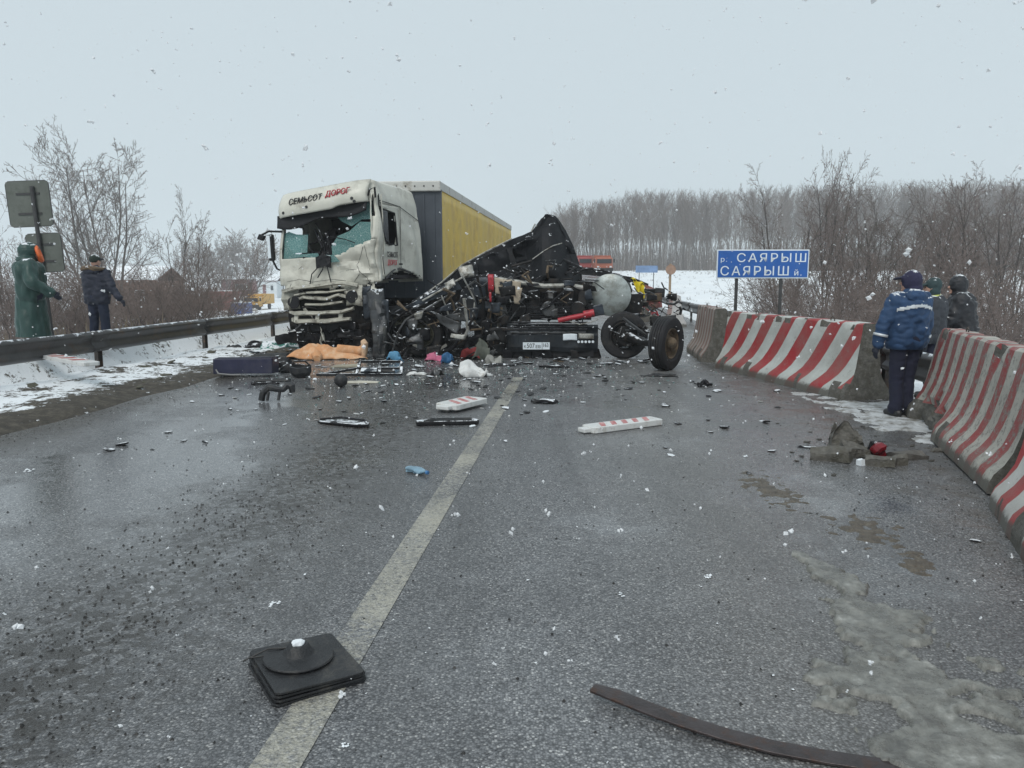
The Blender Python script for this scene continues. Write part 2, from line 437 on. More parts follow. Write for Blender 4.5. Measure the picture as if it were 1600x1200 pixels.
# ------------------------------------------------------------------ guardrails
M_RAIL = mat('weathered dark steel', (0.060, 0.058, 0.058), 0.42, 0.5, 0.35, 3, 0.15, 30, dirt=(0.085, 0.06, 0.045), damt=0.25, dscale=2.0, snow=0.12)
M_POST = mat('post steel', (0.055, 0.05, 0.047), 0.6, 0.3, 0.4, 8, dirt=(0.12, 0.075, 0.05), damt=0.4, dscale=6)
M_BOLT = mat('bolt steel', (0.2, 0.19, 0.18), 0.5, 0.7)
def guardrail(s, face, t0, n, L, label, sag=0.0):
    g = thing('guardrail', label, 'guardrail', RW(s, t0, 0), -RA)
    prof = [(q0, (q1 - .44) * 1.23 + .375) for q0, q1 in [(0.0, 0.44), (0.03, 0.455), (0.075, 0.485), (0.075, 0.515), (0.02, 0.565), (0.02, 0.625), (0.075, 0.675), (0.075, 0.705), (0.03, 0.735), (0.0, 0.75)]]
    for k in range(n):
        mb = MB(); y0, y1 = k * L - (0.12 if k else 0), (k + 1) * L; off = 0.0035 * (k % 2)
        def fn(u, v, y0=y0, y1=y1, off=off):
            i = v * (len(prof) - 1); a = int(min(i, len(prof) - 2)); w = i - a
            q = (prof[a][0] * (1 - w) + prof[a + 1][0] * w, prof[a][1] * (1 - w) + prof[a + 1][1] * w)
            y = y0 + (y1 - y0) * u; t = t0 + y
            return Vector(((q[0] + off) * face + 0.02 * nz(t, 1, s, 0.3), y, q[1] + rise(t) + 0.015 * nz(t, 5, s, 0.25)))
        mb.grid(fn, 8, len(prof) - 1)
        mb.build('beam', M_RAIL, g, smooth=True, solid=0.006, ang=60)
        mp = MB(); y = y0 + 0.3 if k else y0 + 0.1; zz = rise(t0 + y)
        mp.box((-0.09 * face, y, 0.30 + zz), (0.008, 0.14, 0.86)); mp.box((-0.055 * face, y - 0.066, 0.30 + zz), (0.062, 0.008, 0.86)); mp.box((-0.055 * face, y + 0.066, 0.30 + zz), (0.062, 0.008, 0.86))
        mp.box((-0.012 * face, y, 0.60 + zz), (0.024, 0.10, 0.22))
        mp.build('post', M_POST, g)
        bo = MB(); bo.lathe([(0.016, 0), (0.016, 0.024)], (0.02 * face - (0.014 if face < 0 else 0), y, 0.595 + zz), 'X', 6)
        bo.build('bolt', M_BOLT, g)
    return g
guardrail(-8.83, 1, 1.0, 15, 4.1, 'dark steel guardrail on the snowy verge beside the white truck')
guardrail(4.45, -1, 3.5, 10, 4.0, 'steel guardrail behind the striped concrete blocks and the person in blue')

# ------------------------------------------------------------------ striped concrete barriers
def stripe_mat(name, period, lean, red, white, phase=0.0, wear=0.3, duty=0.5, flare=1.0):
    m, nt, N, L, b = nodes_of(name)
    tc = N.new('ShaderNodeTexCoord'); sp = N.new('ShaderNodeSeparateXYZ'); L.new(tc.outputs['Object'], sp.inputs[0])
    nj = tex_noise(nt, 2.5, 3, 0.5, None, tc.outputs['Object'])
    g_ = mth(nt, 'ADD', sp.outputs[2], mth(nt, 'MULTIPLY', mth(nt, 'ABSOLUTE', sp.outputs[1]), -flare))
    u = mth(nt, 'ADD', sp.outputs[0], mth(nt, 'MULTIPLY', g_, -lean))
    u = mth(nt, 'ADD', u, mth(nt, 'MULTIPLY', nj.outputs[0], 0.018))
    f = mth(nt, 'FRACT', mth(nt, 'ADD', mth(nt, 'DIVIDE', u, period), phase + 20.0))
    k = ramp(nt, f, [(duty - 0.012, 1.0), (duty + 0.012, 0.0)])
    c = mixc(nt, k.outputs[0], white, red)
    n1 = tex_noise(nt, 14, 7, 0.8); n2 = tex_noise(nt, 2.2, 5, 0.7); n3 = tex_noise(nt, 60, 4, 0.7)
    c = mixc(nt, ramp(nt, n2.outputs[0], [(0.35, 0.0), (0.72, 0.5)]).outputs[0], c, (0.20, 0.18, 0.155))       # road grime
    kw = ramp(nt, n1.outputs[0], [(0.66 - wear * 0.25, 0.0), (0.72 - wear * 0.2, 1.0)])
    c = mixc(nt, kw.outputs[0], c, (0.21, 0.20, 0.18))
    kb = ramp(nt, mth(nt, 'ADD', sp.outputs[2], mth(nt, 'MULTIPLY', n1.outputs[0], -0.16)), [(0.0, 0.9), (0.045, 0.0)])
    c = mixc(nt, kb.outputs[0], c, (0.10, 0.095, 0.08))                                                     # bare, muddy foot of the block
    L.new(c, b.inputs['Base Color']); b.inputs['Roughness'].default_value = 0.55
    bp = N.new('ShaderNodeBump'); bp.inputs['Strength'].default_value = 0.4; bp.inputs['Distance'].default_value = 0.01
    L.new(mth(nt, 'ADD', n3.outputs[0], n1.outputs[0]), bp.inputs['Height']); L.new(bp.outputs[0], b.inputs['Normal'])
    return m
M_CONC = mat('raw concrete', (0.115, 0.11, 0.10), 0.8, 0, 0.4, 7, 0.6, 40, dirt=(0.055, 0.05, 0.045), damt=0.45, dscale=4)
M_CONC2 = mat('broken concrete', (0.115, 0.11, 0.098), 0.9, 0, 0.45, 14, 0.9, 30, dirt=(0.08, 0.075, 0.06), damt=0.5, dscale=9)
BPROF = [(0.36, 0.0), (0.355, 0.09), (0.335, 0.15), (0.275, 0.235), (0.225, 0.33), (0.19, 0.46), (0.165, 0.62), (0.145, 0.80), (0.13, 0.98), (0.12, 1.06), (0.095, 1.085)]
def barrier(a, b, label, mt, H=1.085, chip=None, roll=0.0, group=None, seed=0, ends=None, notch=None):
    """a, b: ground points of the block's centre line ends; local x runs a->b"""
    a, b = Vector(a), Vector(b); d = b - a; Lh = d.length; ang = math.atan2(d.y, d.x)
    g = thing('concrete_barrier', label, 'barrier', a, ang, group, rx=roll)
    sc = H / 1.085
    ring = [(-w * sc, z * sc) for w, z in BPROF] + [(w * sc, z * sc) for w, z in BPROF[::-1]]
    nx = 44; mb = MB(); vs_ = []
    for i in range(nx + 1):
        x = Lh * i / nx
        for (w, z) in ring:
            p = Vector((x, w, z)); n = 0.006 * nz(x, w * 3, z + seed, 4.0)
            p.y += n; p.z += (n if z > 0.05 else 0)
            if i in (0, nx): p.x += 0.018 * nz(w * 5, z * 5, seed, 1.5)
            if z > 1.0 and noise.noise(Vector((x * 4.5, seed * 3.1, w * 6))) > .34: p.z -= .03; p.y *= .8
            vs_.append(p)
    nr = len(ring); fs_, ms_ = [], []
    cv = set()
    if chip:
        x0, x1, side, zt, dep = chip
        for k, p in enumerate(vs_):
            if p.y * side > 0 and x0 < p.x < x1:
                e = sst(x0, x0 + 0.12, p.x) * (1 - sst(x1 - 0.15, x1, p.x))
                zz = zt * (0.75 + 0.5 * noise.noise(Vector((p.x * 4, seed, 2))))
                if p.z < zz:
                    cv.add(k); p.y -= side * dep * e * (0.7 + 0.6 * noise.noise(Vector((p.x * 9, p.z * 9, seed + 4)))) * (1 - 0.4 * p.z / zz)
    for i in range(nx):
        for k in range(nr - 1):
            q = (i * nr + k, i * nr + k + 1, (i + 1) * nr + k + 1, (i + 1) * nr + k)
            fs_.append(q); xm = Lh * (i + .5) / nx; zm = (ring[k][1] + ring[k + 1][1]) / 2; wm = (ring[k][0] + ring[k + 1][0]) / 2
            worn = (zm > 1.0 and noise.noise(Vector((xm * 4.5, seed * 3.1, wm * 6))) > .30) or (zm < .2 and noise.noise(Vector((xm * 3.5, seed * 5.1 + 2, wm))) > .38)
            ms_.append(1 if sum(1 for v in q if v in cv) >= 3 or worn else 0)
    n0 = len(vs_)
    mb.add(vs_, fs_); mb.mi = ms_
    mb.cm = 2 if ends else 1
    mb.add([vs_[k] for k in range(nr)], [tuple(range(nr))]); mb.add([vs_[nx * nr + k] for k in range(nr)], [tuple(range(nr - 1, -1, -1))])
    o = mb.build('block', [mt, M_CONC2, ends or M_CONC], g, smooth=True, ang=35)
    for x in (Lh * 0.22, Lh * 0.78):            # steel lifting eyes set in the crown
        hk = MB(); hk.tube([(x - 0.05, 0, H - 0.03), (x - 0.045, 0, H + 0.03), (x, 0, H + 0.05), (x + 0.045, 0, H + 0.03), (x + 0.05, 0, H - 0.03)], 0.008, 6)
        hk.build('lifting_loop', M_POST, g, smooth=True)
    return g
RED, WHITE = (0.33, 0.022, 0.028), (0.50, 0.525, 0.50)
M_ST_BIG = stripe_mat('bold red and white paint', 0.64, 0.62, RED, WHITE, 0.62, 0.28, 0.5)
M_ST_A = stripe_mat('worn red and white paint', 0.375, 0.22, (0.29, 0.035, 0.035), (0.44, 0.43, 0.38), 0.1, 0.62, 0.46)
M_ST_B = stripe_mat('fresh red and white paint', 0.46, 0.25, (0.40, 0.025, 0.03), (0.62, 0.62, 0.59), 0.3, 0.15, 0.5)
M_ST_P = stripe_mat('faded pink and white paint', 0.34, 0.05, (0.19, 0.085, 0.07), (0.34, 0.31, 0.28), 0.2, 0.25, 0.5)
M_ST_PE = stripe_mat('faded pink end paint', 50, 0.05, (0.22, 0.15, 0.13), (0.26, 0.20, 0.18), 0.2, 0.35, 0.5)
def base_pts(pa, pb, side, w=0.355):
    """centre line of a block from the pixels of its visible base corners; the body lies to the given side"""
    a, b = gp(*pa), gp(*pb); d = (b - a).normalized(); n = Vector((d.y, -d.x, 0)) * side
    return a + n * w, b + n * w
a, b = base_pts((1117, 574), (1318, 626), -1)
barrier(a, b, 'long concrete block with bold clean red and white diagonal stripes', M_ST_BIG, seed=1)
a, b = base_pts((1073, 549), (1096, 566), -1)
barrier(a, b, 'faded brownish pink striped concrete block beside the loose truck wheel', M_ST_P, seed=2, H=1.1)
a, b = base_pts((1417, 652), (1546, 775), -1)
barrier(a, b, 'scuffed striped concrete block with a broken off lower edge', M_ST_A, seed=3, chip=(0.15, 1.45, -1, 0.36, 0.21), H=1.12, roll=math.radians(-2.5))
c0, c1 = base_pts((1549, 792), (1672, 990), -1)
barrier(c0, c1, 'brighter red and white concrete block butted against the scuffed one', M_ST_B, seed=4, H=1.12)
# ------------------------------------------------------------------ bare trees and bushes
def gt(px, py, far=600.0):
    """where the line of sight through a pixel meets the terrain"""
    d = ray(px, py); d = d / d.y; y = 3.0
    while y < far:
        z = CAM_H + d.z * y
        if z <= ground_z(d.x * y, y): return Vector((d.x * y, y, ground_z(d.x * y, y)))
        y += 0.25 + y * 0.004
    return Vector((d.x * far, far, ground_z(d.x * far, far)))
def on_ground(px, Y, sink=0.05):
    x = (px - 800) / FPX * Y / math.cos(PITCH) * 1.0
    x = at(px, 437, Y).x
    return Vector((x, Y, ground_z(x, Y) - sink))
M_BARK = mat('grey bark', (0.11, 0.098, 0.09), 0.85, 0, 0.35, 9)
M_BARKF = mat('hazed far bark', (0.17, 0.155, 0.145), 0.85, 0, 0.3, 4)  # far trunks: distance haze put into a lighter bark colour
M_BARK_D = mat('dark bark', (0.055, 0.046, 0.042), 0.85, 0, 0.35, 9)
M_TWIG = mat('grey brown twigs', (0.13, 0.108, 0.095), 0.85, 0, 0.3, 2)
M_TWIG_R = mat('red brown twigs', (0.150, 0.118, 0.106), 0.85, 0, 0.35, 1.5)
M_TWIG_F = mat('hazed far twigs', (0.175, 0.150, 0.138), 0.9, 0, 0.3, 1.0)  # far twigs, their colour lightened to carry the distance haze

def grow(wood, twig, p, d, L, r, lvl, cfg, rg):
    seg = cfg['seg'][min(lvl, len(cfg['seg']) - 1)]
    pts, rad = [Vector(p)], [r]; q = Vector(p); dd = Vector(d).normalized()
    for i in range(seg):
        wob = Vector((rg.gauss(0, 1), rg.gauss(0, 1), rg.gauss(0, 0.6))) * cfg['wob']
        dd = (dd + wob + Vector((0, 0, cfg['up'] * (0.5 if lvl == 0 else 1.0)))).normalized()
        q = q + dd * (L / seg); pts.append(q.copy()); rad.append(max(r * (1 - 0.82 * (i + 1) / seg), cfg['rmin']))
    last = lvl >= cfg['lv']
    (twig if lvl >= cfg['tw'] else wood).tube(pts, rad, 6 if lvl == 0 else (4 if lvl == 1 and cfg['lv'] > 2 else 3), caps=False)
    if last: return
    n = cfg['n'][lvl]; n = rg.randint(int(n * 0.8), int(n * 1.2) + 1)
    for k in range(n):
        f = cfg['from'][lvl] + (1 - cfg['from'][lvl]) * (k + rg.random()) / n
        i = min(int(f * seg), seg - 1); w = f * seg - i
        o = pts[i].lerp(pts[i + 1], w); ax = (pts[i + 1] - pts[i]).normalized()
        a = rg.uniform(0, 2 * PI); x = ax.orthogonal().normalized(); y = ax.cross(x)
        sp = cfg['ang'][lvl] * rg.uniform(0.7, 1.25)
        nd = ax * math.cos(sp) + (x * math.cos(a) + y * math.sin(a)) * math.sin(sp)
        ll = L * cfg['len'][lvl] * rg.uniform(0.6, 1.15) * (1 - cfg['tap'] * f)
        grow(wood, twig, o, nd, ll, max(r * (1 - 0.82 * f) * 0.55, cfg['rmin']), lvl + 1, cfg, rg)
def plant(H, stems, spread, r, cfg, seed):
    rg = random.Random(seed); wood, twig = MB(), MB()
    for k in range(stems):
        a = 2 * PI * (k + rg.random()) / stems; t = spread * rg.uniform(0.3, 1.0) if stems > 1 else spread * 0.1
        d = Vector((math.cos(a) * math.sin(t), math.sin(a) * math.sin(t), math.cos(t)))
        o = Vector((math.cos(a), math.sin(a), 0)) * (0.12 * (stems > 1) * rg.random() * stems ** 0.5)
        grow(wood, twig, o, d, H * (rg.uniform(0.75, 1.0) if stems > 1 else 1), r * rg.uniform(0.7, 1), 0, cfg, rg)
    return wood, twig
TREE_CFG = dict(seg=[8, 5, 4, 2], wob=0.07, up=0.025, lv=3, tw=2, rmin=0.009, n=[13, 9, 6], ang=[0.70, 0.75, 0.8], len=[0.5, 0.45, 0.42], tap=0.45, **{'from': [0.22, 0.25, 0.2]})
BUSH_CFG = dict(seg=[6, 4, 2], wob=0.17, up=0.01, lv=2, tw=1, rmin=0.0065, n=[13, 7], ang=[0.75, 0.8], len=[0.42, 0.42], tap=0.4, **{'from': [0.15, 0.15]})
FOREST_CFG = dict(seg=[6, 4, 2], wob=0.05, up=0.07, lv=2, tw=1, rmin=0.022, n=[24, 10], ang=[0.6, 0.65], len=[0.30, 0.42], tap=0.35, **{'from': [0.36, 0.12]})
def tree_proto(name, w_t, mw, mt_, crown='crown'):
    r = bpy.data.objects.new(name, None); COL.objects.link(r)
    w_t[0].build('trunk', mw, r, smooth=True); w_t[1].build(crown, mt_, r)
    return r
USED = set()
def place_tree(proto, loc, k, rz, label, cat, group=None, kx=1.0):
    o = proto if proto.name not in USED else copy_tree(proto)
    USED.add(proto.name); o.location = loc; o.scale = (k * kx, k * kx, k); o.rotation_euler = (0, 0, rz)
    return tag(o, label, cat, group)
def top_scale(px, topy, Y, H, loc):
    return (at(px, topy, Y).z - loc.z) / H
G = random.Random(21)
T_BIG = tree_proto('bare_tree', plant(14, 7, 0.50, 0.17, dict(TREE_CFG, rmin=0.014, n=[13, 9, 5], up=0.05), 3), M_BARK, M_TWIG)
T_MID = [tree_proto('bare_tree', plant(9, 4, 0.34, 0.12, dict(TREE_CFG, rmin=0.0095, n=[13, 8, 5]), 30 + k), M_BARK_D, M_TWIG_R if k else M_TWIG) for k in range(3)]
B_RED = [tree_proto('bare_bush', plant(4.5, 12, 0.75, 0.03, dict(BUSH_CFG, n=[15, 8], rmin=0.0062), 60 + k), M_BARK_D, M_TWIG_R) for k in range(3)]
l = on_ground(165, 62); place_tree(T_BIG, l, top_scale(165, 248, 62, 14, l), 0.4, 'tall bare tree with a wide fan shaped crown against the sky', 'tree', kx=.98)
l = on_ground(285, 40); place_tree(T_MID[0], l, top_scale(285, 325, 40, 9, l), 1.0, 'forked bare tree between the tall tree and the white truck', 'tree', kx=.6)
l = on_ground(5, 44); place_tree(T_MID[1], l, top_scale(5, 335, 44, 9, l), 2.0, 'bare tree standing behind the square road sign seen from its back', 'tree', kx=.6)
for px, Y, ty in ((15, 22, 395), (60, 26, 400), (112, 24, 408), (160, 27, 395), (205, 25, 398), (250, 30, 398), (238, 22, 425), (295, 27, 392), (330, 33, 385), (300, 22, 432), (345, 27, 425), (190, 34, 405), (90, 33, 410), (30, 34, 400), (140, 20.5, 436), (275, 36, 392), (75, 21, 425), (210, 20.5, 440), (20, 19.5, 430), (265, 23, 430), (120, 30, 400), (320, 24, 440)):
    l = on_ground(px, Y); k = top_scale(px, ty, Y, 4.5, l)
    place_tree(B_RED[G.randrange(3)], l, k, G.uniform(0, 6.3), 'leafless red brown bush growing below the verge behind the dark guardrail', 'bush', 'bushes behind the left guardrail', kx=min(1.0, 0.75 + 0.3 / k))
# right hand trees behind the sign and the onlookers
for px, Y, ty, kx, lab in ((1288, 43, 257, 0.55, 'tall narrow bare tree rising above the wood behind the blue river sign'),
                       (1232, 38, 300, 0.8, 'bare tree directly behind the right end of the blue river sign')):
    l = on_ground(px, Y); place_tree(T_MID[2] if px > 1250 else T_MID[1], l, top_scale(px, ty, Y, 9, l), px * .01, lab, 'tree', kx=kx)
for px, Y, ty in ((1335, 46, 300), (1385, 40, 322), (1425, 50, 312), (1468, 42, 322), (1515, 38, 292), (1560, 46, 297), (1592, 36, 286), (1640, 40, 300), (1310, 52, 305), (1360, 34, 335), (1445, 36, 330), (1490, 52, 305), (1545, 55, 292)):
    l = on_ground(px, Y)
    place_tree(T_MID[G.randrange(3)], l, top_scale(px, ty, Y, 9, l), G.uniform(0, 6.3), 'bare tree in the thicket behind the three people by the concrete blocks', 'tree', 'bare trees of the roadside thicket', kx=0.8)
for px, Y, ty in ((1215, 33, 410), (1262, 27, 400), (1318, 30, 385), (1345, 24, 430), (1300, 22, 440), (1240, 30, 385), (1285, 33, 370), (1362, 36, 365), (1392, 30, 375), (1440, 26, 392), (1480, 29, 372), (1535, 24, 398), (1585, 28, 370), (1560, 18, 440), (1600, 20, 420), (1625, 24, 390), (1500, 20, 425)):
    l = on_ground(px, Y); k = top_scale(px, ty, Y, 4.5, l)
    place_tree(B_RED[G.randrange(3)], l, k, G.uniform(0, 6.3), 'leafless bush in the thicket below the road behind the striped blocks', 'bush', 'bushes of the roadside thicket', kx=min(1.0, 0.7 + 0.3 / k))
# the far wood: a wall of thin trunks across the snowy field
F_T = []
for k in range(5):
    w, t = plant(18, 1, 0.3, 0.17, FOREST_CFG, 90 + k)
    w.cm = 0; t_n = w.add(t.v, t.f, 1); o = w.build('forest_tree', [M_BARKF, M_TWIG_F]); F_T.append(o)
def forest_top(px):
    pts = [(850, 345), (872, 336), (905, 325), (960, 316), (1000, 312), (1100, 313), (1250, 304), (1400, 300), (1700, 296)]
    for (a, b), (c, d) in zip(pts, pts[1:]):
        if px <= c: return b + (d - b) * (px - a) / (c - a)
    return 296
first = set(); FW = random.Random(4)
NF = 285
for i in range(NF):
    px = 866 + (1660 - 866) * ((i * 0.618034) % 1.0) + FW.uniform(-2, 2)
    Y = FW.choice((FW.uniform(165, 178), FW.uniform(165, 225)))
    l = on_ground(px, Y, 0.1)
    kk = top_scale(px, forest_top(px) + FW.uniform(-3, 14), Y, 18, l)
    v = FW.randrange(5); o = F_T[v] if v not in first else F_T[v].copy()
    if v in first: COL.objects.link(o)
    first.add(v); o.location = l; o.scale = (kk * FW.uniform(0.8, 1.1),) * 2 + (kk,); o.rotation_euler = (0, 0, FW.uniform(0, 6.3))
    tag(o, 'tall thin bare tree in the grey wood across the snowy field', 'tree', 'trees of the far wood')
mass = MB()
for i in range(230):
    px = FW.uniform(868, 1680); Y = FW.uniform(205, 262); l = on_ground(px, Y, 0.1); kk = top_scale(px, forest_top(px) + FW.uniform(-2, 22), Y, 18, l)
    src = F_T[FW.randrange(5)].data; R_ = Matrix.Rotation(FW.uniform(0, 6.3), 3, 'Z')
    vv = [R_ @ (v.co * kk) + l for v in src.vertices]; n0 = len(mass.v); mass.v += vv
    for p in src.polygons: mass.f.append([q + n0 for q in p.vertices]); mass.mi.append(p.material_index)
for i in range(9500):        # undergrowth between the far trunks
    px = FW.uniform(868, 1680); Y = FW.uniform(172, 262); l = on_ground(px, Y, 0.1); h = FW.uniform(1.5, 8.5); mass.cm = 1
    mass.tube([l, l + Vector((FW.gauss(0, .3), FW.gauss(0, .3), h * .5)), l + Vector((FW.gauss(0, .9), FW.gauss(0, .9), h))], [.04, .03, .02], 3, caps=False)
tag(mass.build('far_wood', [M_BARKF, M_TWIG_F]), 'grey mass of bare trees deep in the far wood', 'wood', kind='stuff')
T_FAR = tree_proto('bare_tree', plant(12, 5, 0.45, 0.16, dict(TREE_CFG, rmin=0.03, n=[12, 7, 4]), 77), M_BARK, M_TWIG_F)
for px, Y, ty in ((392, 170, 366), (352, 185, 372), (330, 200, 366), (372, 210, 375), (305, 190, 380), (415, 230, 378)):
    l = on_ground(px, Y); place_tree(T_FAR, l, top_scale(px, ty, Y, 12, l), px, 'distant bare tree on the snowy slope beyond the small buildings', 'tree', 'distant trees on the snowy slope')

# dry weeds poking out of the snow (a mass nobody could count)
M_WEED = mat('dry weeds', (0.13, 0.105, 0.075), 0.9, 0, 0.4, 0.7)
wb_ = MB(); WR = random.Random(8)
def tuft(x, y, h, n):
    z = ground_z(x, y) - 0.03
    for _ in range(n):
        a = WR.uniform(0, 6.3); t = WR.uniform(0.05, 0.7); d = Vector((math.cos(a) * math.sin(t), math.sin(a) * math.sin(t), math.cos(t))) * h * WR.uniform(0.5, 1.1)
        sd = d.cross(Vector((0, 0, 1))).normalized() * h * 0.035 if d.cross(Vector((0, 0, 1))).length > 1e-4 else Vector((0.01, 0, 0))
        b0 = Vector((x, y, z)) + Vector((WR.gauss(0, h * .2), WR.gauss(0, h * .2), 0))
        wb_.add([b0 - sd, b0 + sd, b0 + d], [(0, 1, 2)])
for _ in range(2600):
    Y = 18 + 140 * WR.random() ** 1.6; px = WR.uniform(880, 1700); x = at(px, 437, Y).x
    s_, t_ = to_st(x, Y)
    if s_ < 6.2: continue
    tuft(x, Y, WR.uniform(0.15, 0.5), 6)
for _ in range(900):
    Y = 14 + 70 * WR.random() ** 1.5; x = at(WR.uniform(-80, 440), 437, Y).x
    if to_st(x, Y)[0] > -11: continue
    tuft(x, Y, WR.uniform(0.2, 0.6), 7)
for _ in range(150):
    s_, t_ = WR.uniform(-8.8, -7.1), WR.uniform(6, 34); p = RW(s_, t_); tuft(p.x, p.y, WR.uniform(0.04, 0.16), 6)
tag(wb_.build('dry_weeds', M_WEED), 'dry weed stalks poking through the snow of the field', 'weeds', kind='stuff')

# ------------------------------------------------------------------ small buildings and things beyond the left guardrail
M_WHW = mat('white render', (0.62, 0.66, 0.68), 0.8, 0, 0.08, 1)
M_ROOFR = mat('maroon sheet roof', (0.16, 0.065, 0.065), 0.6, 0, 0.2, 1, snow=0.3)
M_SNOWCAP = mat('lying snow', (0.80, 0.83, 0.86), 0.85, 0, 0.06, 3, 0.2, 20)
M_BRWALL = mat('brown board wall', (0.16, 0.085, 0.06), 0.8, 0, 0.3, 2)
M_REDC = mat('rusty red container', (0.20, 0.05, 0.04), 0.7, 0, 0.3, 2)
M_BLUEC = mat('blue painted steel', (0.03, 0.09, 0.30), 0.5, 0, 0.2, 2)
M_GLASSD = mat('dark window glass', (0.02, 0.025, 0.03), 0.15, 0, 0.1, 2)
M_ORANGEY = mat('orange yellow paint', (0.55, 0.30, 0.04), 0.5, 0, 0.2, 2)
M_TYRE = mat('tyre rubber', (0.014, 0.014, 0.016), 0.7, 0, 0.35, 12, 0.3, 50, dirt=(0.035, 0.033, 0.03), damt=0.3, dscale=5, spec=.35)
def house(name, label, cat, px0, px1, Y, z0, hw, hr, depth, mw, mr, snowy=True, door=True):
    a, b = at(px0, 437, Y), at(px1, 437, Y); w = b.x - a.x
    h = thing(name, label, cat, ((a.x + b.x) / 2, Y, z0), 0)
    mb = MB(); mb.box((0, depth / 2, hw / 2 - 0.3), (w, depth, hw + 0.6)); wal = mb.build('wall', mw, h)
    e = 0.25
    rf = MB(); rf.prism([(-depth * .5 - e, hw - .05), (0, hw + hr), (depth * .5 + e, hw - .05), (depth * .5 + e, hw + .1), (0, hw + hr + .18), (-depth * .5 - e, hw + .1)],
                        lambda p: Vector((-w / 2 - e, p[0] + depth / 2, p[1])), lambda p: Vector((w / 2 + e, p[0] + depth / 2, p[1])))
    r_ = rf.build('roof', mr, h)
    if snowy:
        sn = MB(); sn.prism([(-depth * .5 - e, hw + .11), (0, hw + hr + .19), (0, hw + hr + .40), (-depth * .5 - e - .05, hw + .30)],
                            lambda p: Vector((-w / 2 - e, p[0] + depth / 2, p[1])), lambda p: Vector((w / 2 + e, p[0] + depth / 2, p[1])))
        sn.build('snow_cover', M_SNOWCAP, r_)
    for x in ([-.25, .22] if not door else [.25]):
        wd = MB(); wd.box((x * w, -0.02, hw * .6), (w * .16, 0.10, hw * .34)); wo_ = wd.build('window', M_WHW, h)
        pn = MB(); pn.box((x * w, -0.055, hw * .6), (w * .13, 0.06, hw * .28)); pn.build('pane', M_GLASSD, wo_)
    if door:
        dd = MB(); dd.box((-.15 * w, -0.03, hw * .4), (w * .17, 0.09, hw * .8)); dd.build('door', mr, h)
    return h
q = gt(420, 466); house('kiosk', 'small pale hut with a snowy roof beside the white truck', 'hut', 402, 432, q.y, q.z, (466 - 440) * q.y / FPX, 0.8, 5, M_WHW, M_ROOFR)
q2 = gt(390, 462); house('shed', 'long low maroon shed behind the small pale hut', 'shed', 345, 470, q.y + 12, q.z, (462 - 434) * q.y / FPX, 0.7, 8, M_ROOFR, M_ROOFR, door=False)
q3 = gt(200, 470); house('barn', 'brown board barn hidden behind the bushes and the tall tree', 'barn', 150, 243, 95, ground_z(at(200, 437, 95).x, 95), 4.6, 1.5, 8, M_BRWALL, M_BRWALL, snowy=True, door=False)
def container(label, px0, px1, Y, z0, h_, m_, name='container', cat='container'):
    a, b = at(px0, 437, Y), at(px1, 437, Y); w = b.x - a.x
    c = thing(name, label, cat, ((a.x + b.x) / 2, Y, z0))
    mb = MB(); mb.box((0, 1.2, h_ / 2 - .15), (w, 2.4, h_ + .3)); mb.build('body', m_, c)
    n = max(4, int(w / 0.5))
    for k in range(n):
        rb = MB(); rb.box((-w / 2 + w * (k + .5) / n, -0.03, h_ / 2), (w / n * .45, 0.08, h_ * .92)); rb.build('rib', m_, c)
    sn = MB(); sn.box((0, 1.2, h_ + .06), (w * .98, 2.3, .12)); sn.build('snow_cover', M_SNOWCAP, c)
    return c
q = gt(340, 456, 300); container('rusty red corrugated container behind the bushes', 318, 364, 120, ground_z(at(340, 437, 120).x, 120), 3.0, M_REDC)
container('blue steel box lying in the snow near the red container', 358, 383, 105, ground_z(at(370, 437, 105).x, 105), 1.55, M_BLUEC, 'steel_box', 'box')
container('long rusty container behind the person in the dark jacket', 235, 312, 112, ground_z(at(270, 437, 112).x, 112), 2.6, M_BRWALL)
M_CABW = mat('far vehicle paint', (0.32, 0.05, 0.045), 0.5, 0, 0.15, 2)
def far_truck(label, px, base_y, Y, w, h_, m_body, name='far_truck', cat='truck'):
    p = at(px, base_y, Y); z0 = ground_z(p.x, Y)
    s_, t_ = to_st(p.x, Y)
    z0 = rise(t_) if ROAD_L < s_ < ROAD_R else z0
    c = thing(name, label, cat, (p.x, Y, z0))
    mb = MB(); mb.box((0, 1.0, .55 + h_ * .42), (w, 2.0, h_ * .84), taper=.95); body = mb.build('cab', m_body, c, bevel=.12)
    ws = MB(); ws.box((0, -.04, .55 + h_ * .60), (w * .84, .12, h_ * .28)); ws.build('windscreen', M_GLASSD, c)
    bm_ = MB(); bm_.box((0, -.12, .62), (w, .3, .42)); bm_.build('bumper', M_TYRE, c)
    bd = MB(); bd.box((0, 5.0, .9 + h_ * .42), (w * .98, 5.6, h_ * .86)); bd.build('load_bed', m_body, c)
    for sx in (-1, 1):
        hl = MB(); hl.box((sx * w * .36, -.2, 1.0), (.3, .16, .2)); hl.build('headlight', M_WHW, c)
        mi_ = MB(); mi_.box((sx * (w * .5 + .18), .1, .55 + h_ * .62), (.2, .1, .5)); mi_.build('mirror', M_TYRE, c)
        for y in (.7, 5.6):
            wh = MB(); wh.lathe([(.2, -.15), (.48, -.14), (.5, 0), (.48, .14), (.2, .15)], (sx * (w * .5 - .2), y, .5), 'X', 16); wh.build('wheel', M_TYRE, c)
    return c
far_truck('distant dull red truck on the road in front of the far wood', 916, 423, 118, 2.5, 2.1, M_CABW)
far_truck('distant orange red truck on the road beside another far truck', 944, 422, 112, 2.5, 2.1, mat('far orange paint', (0.36, 0.10, 0.05), 0.5, 0, 0.15, 2))
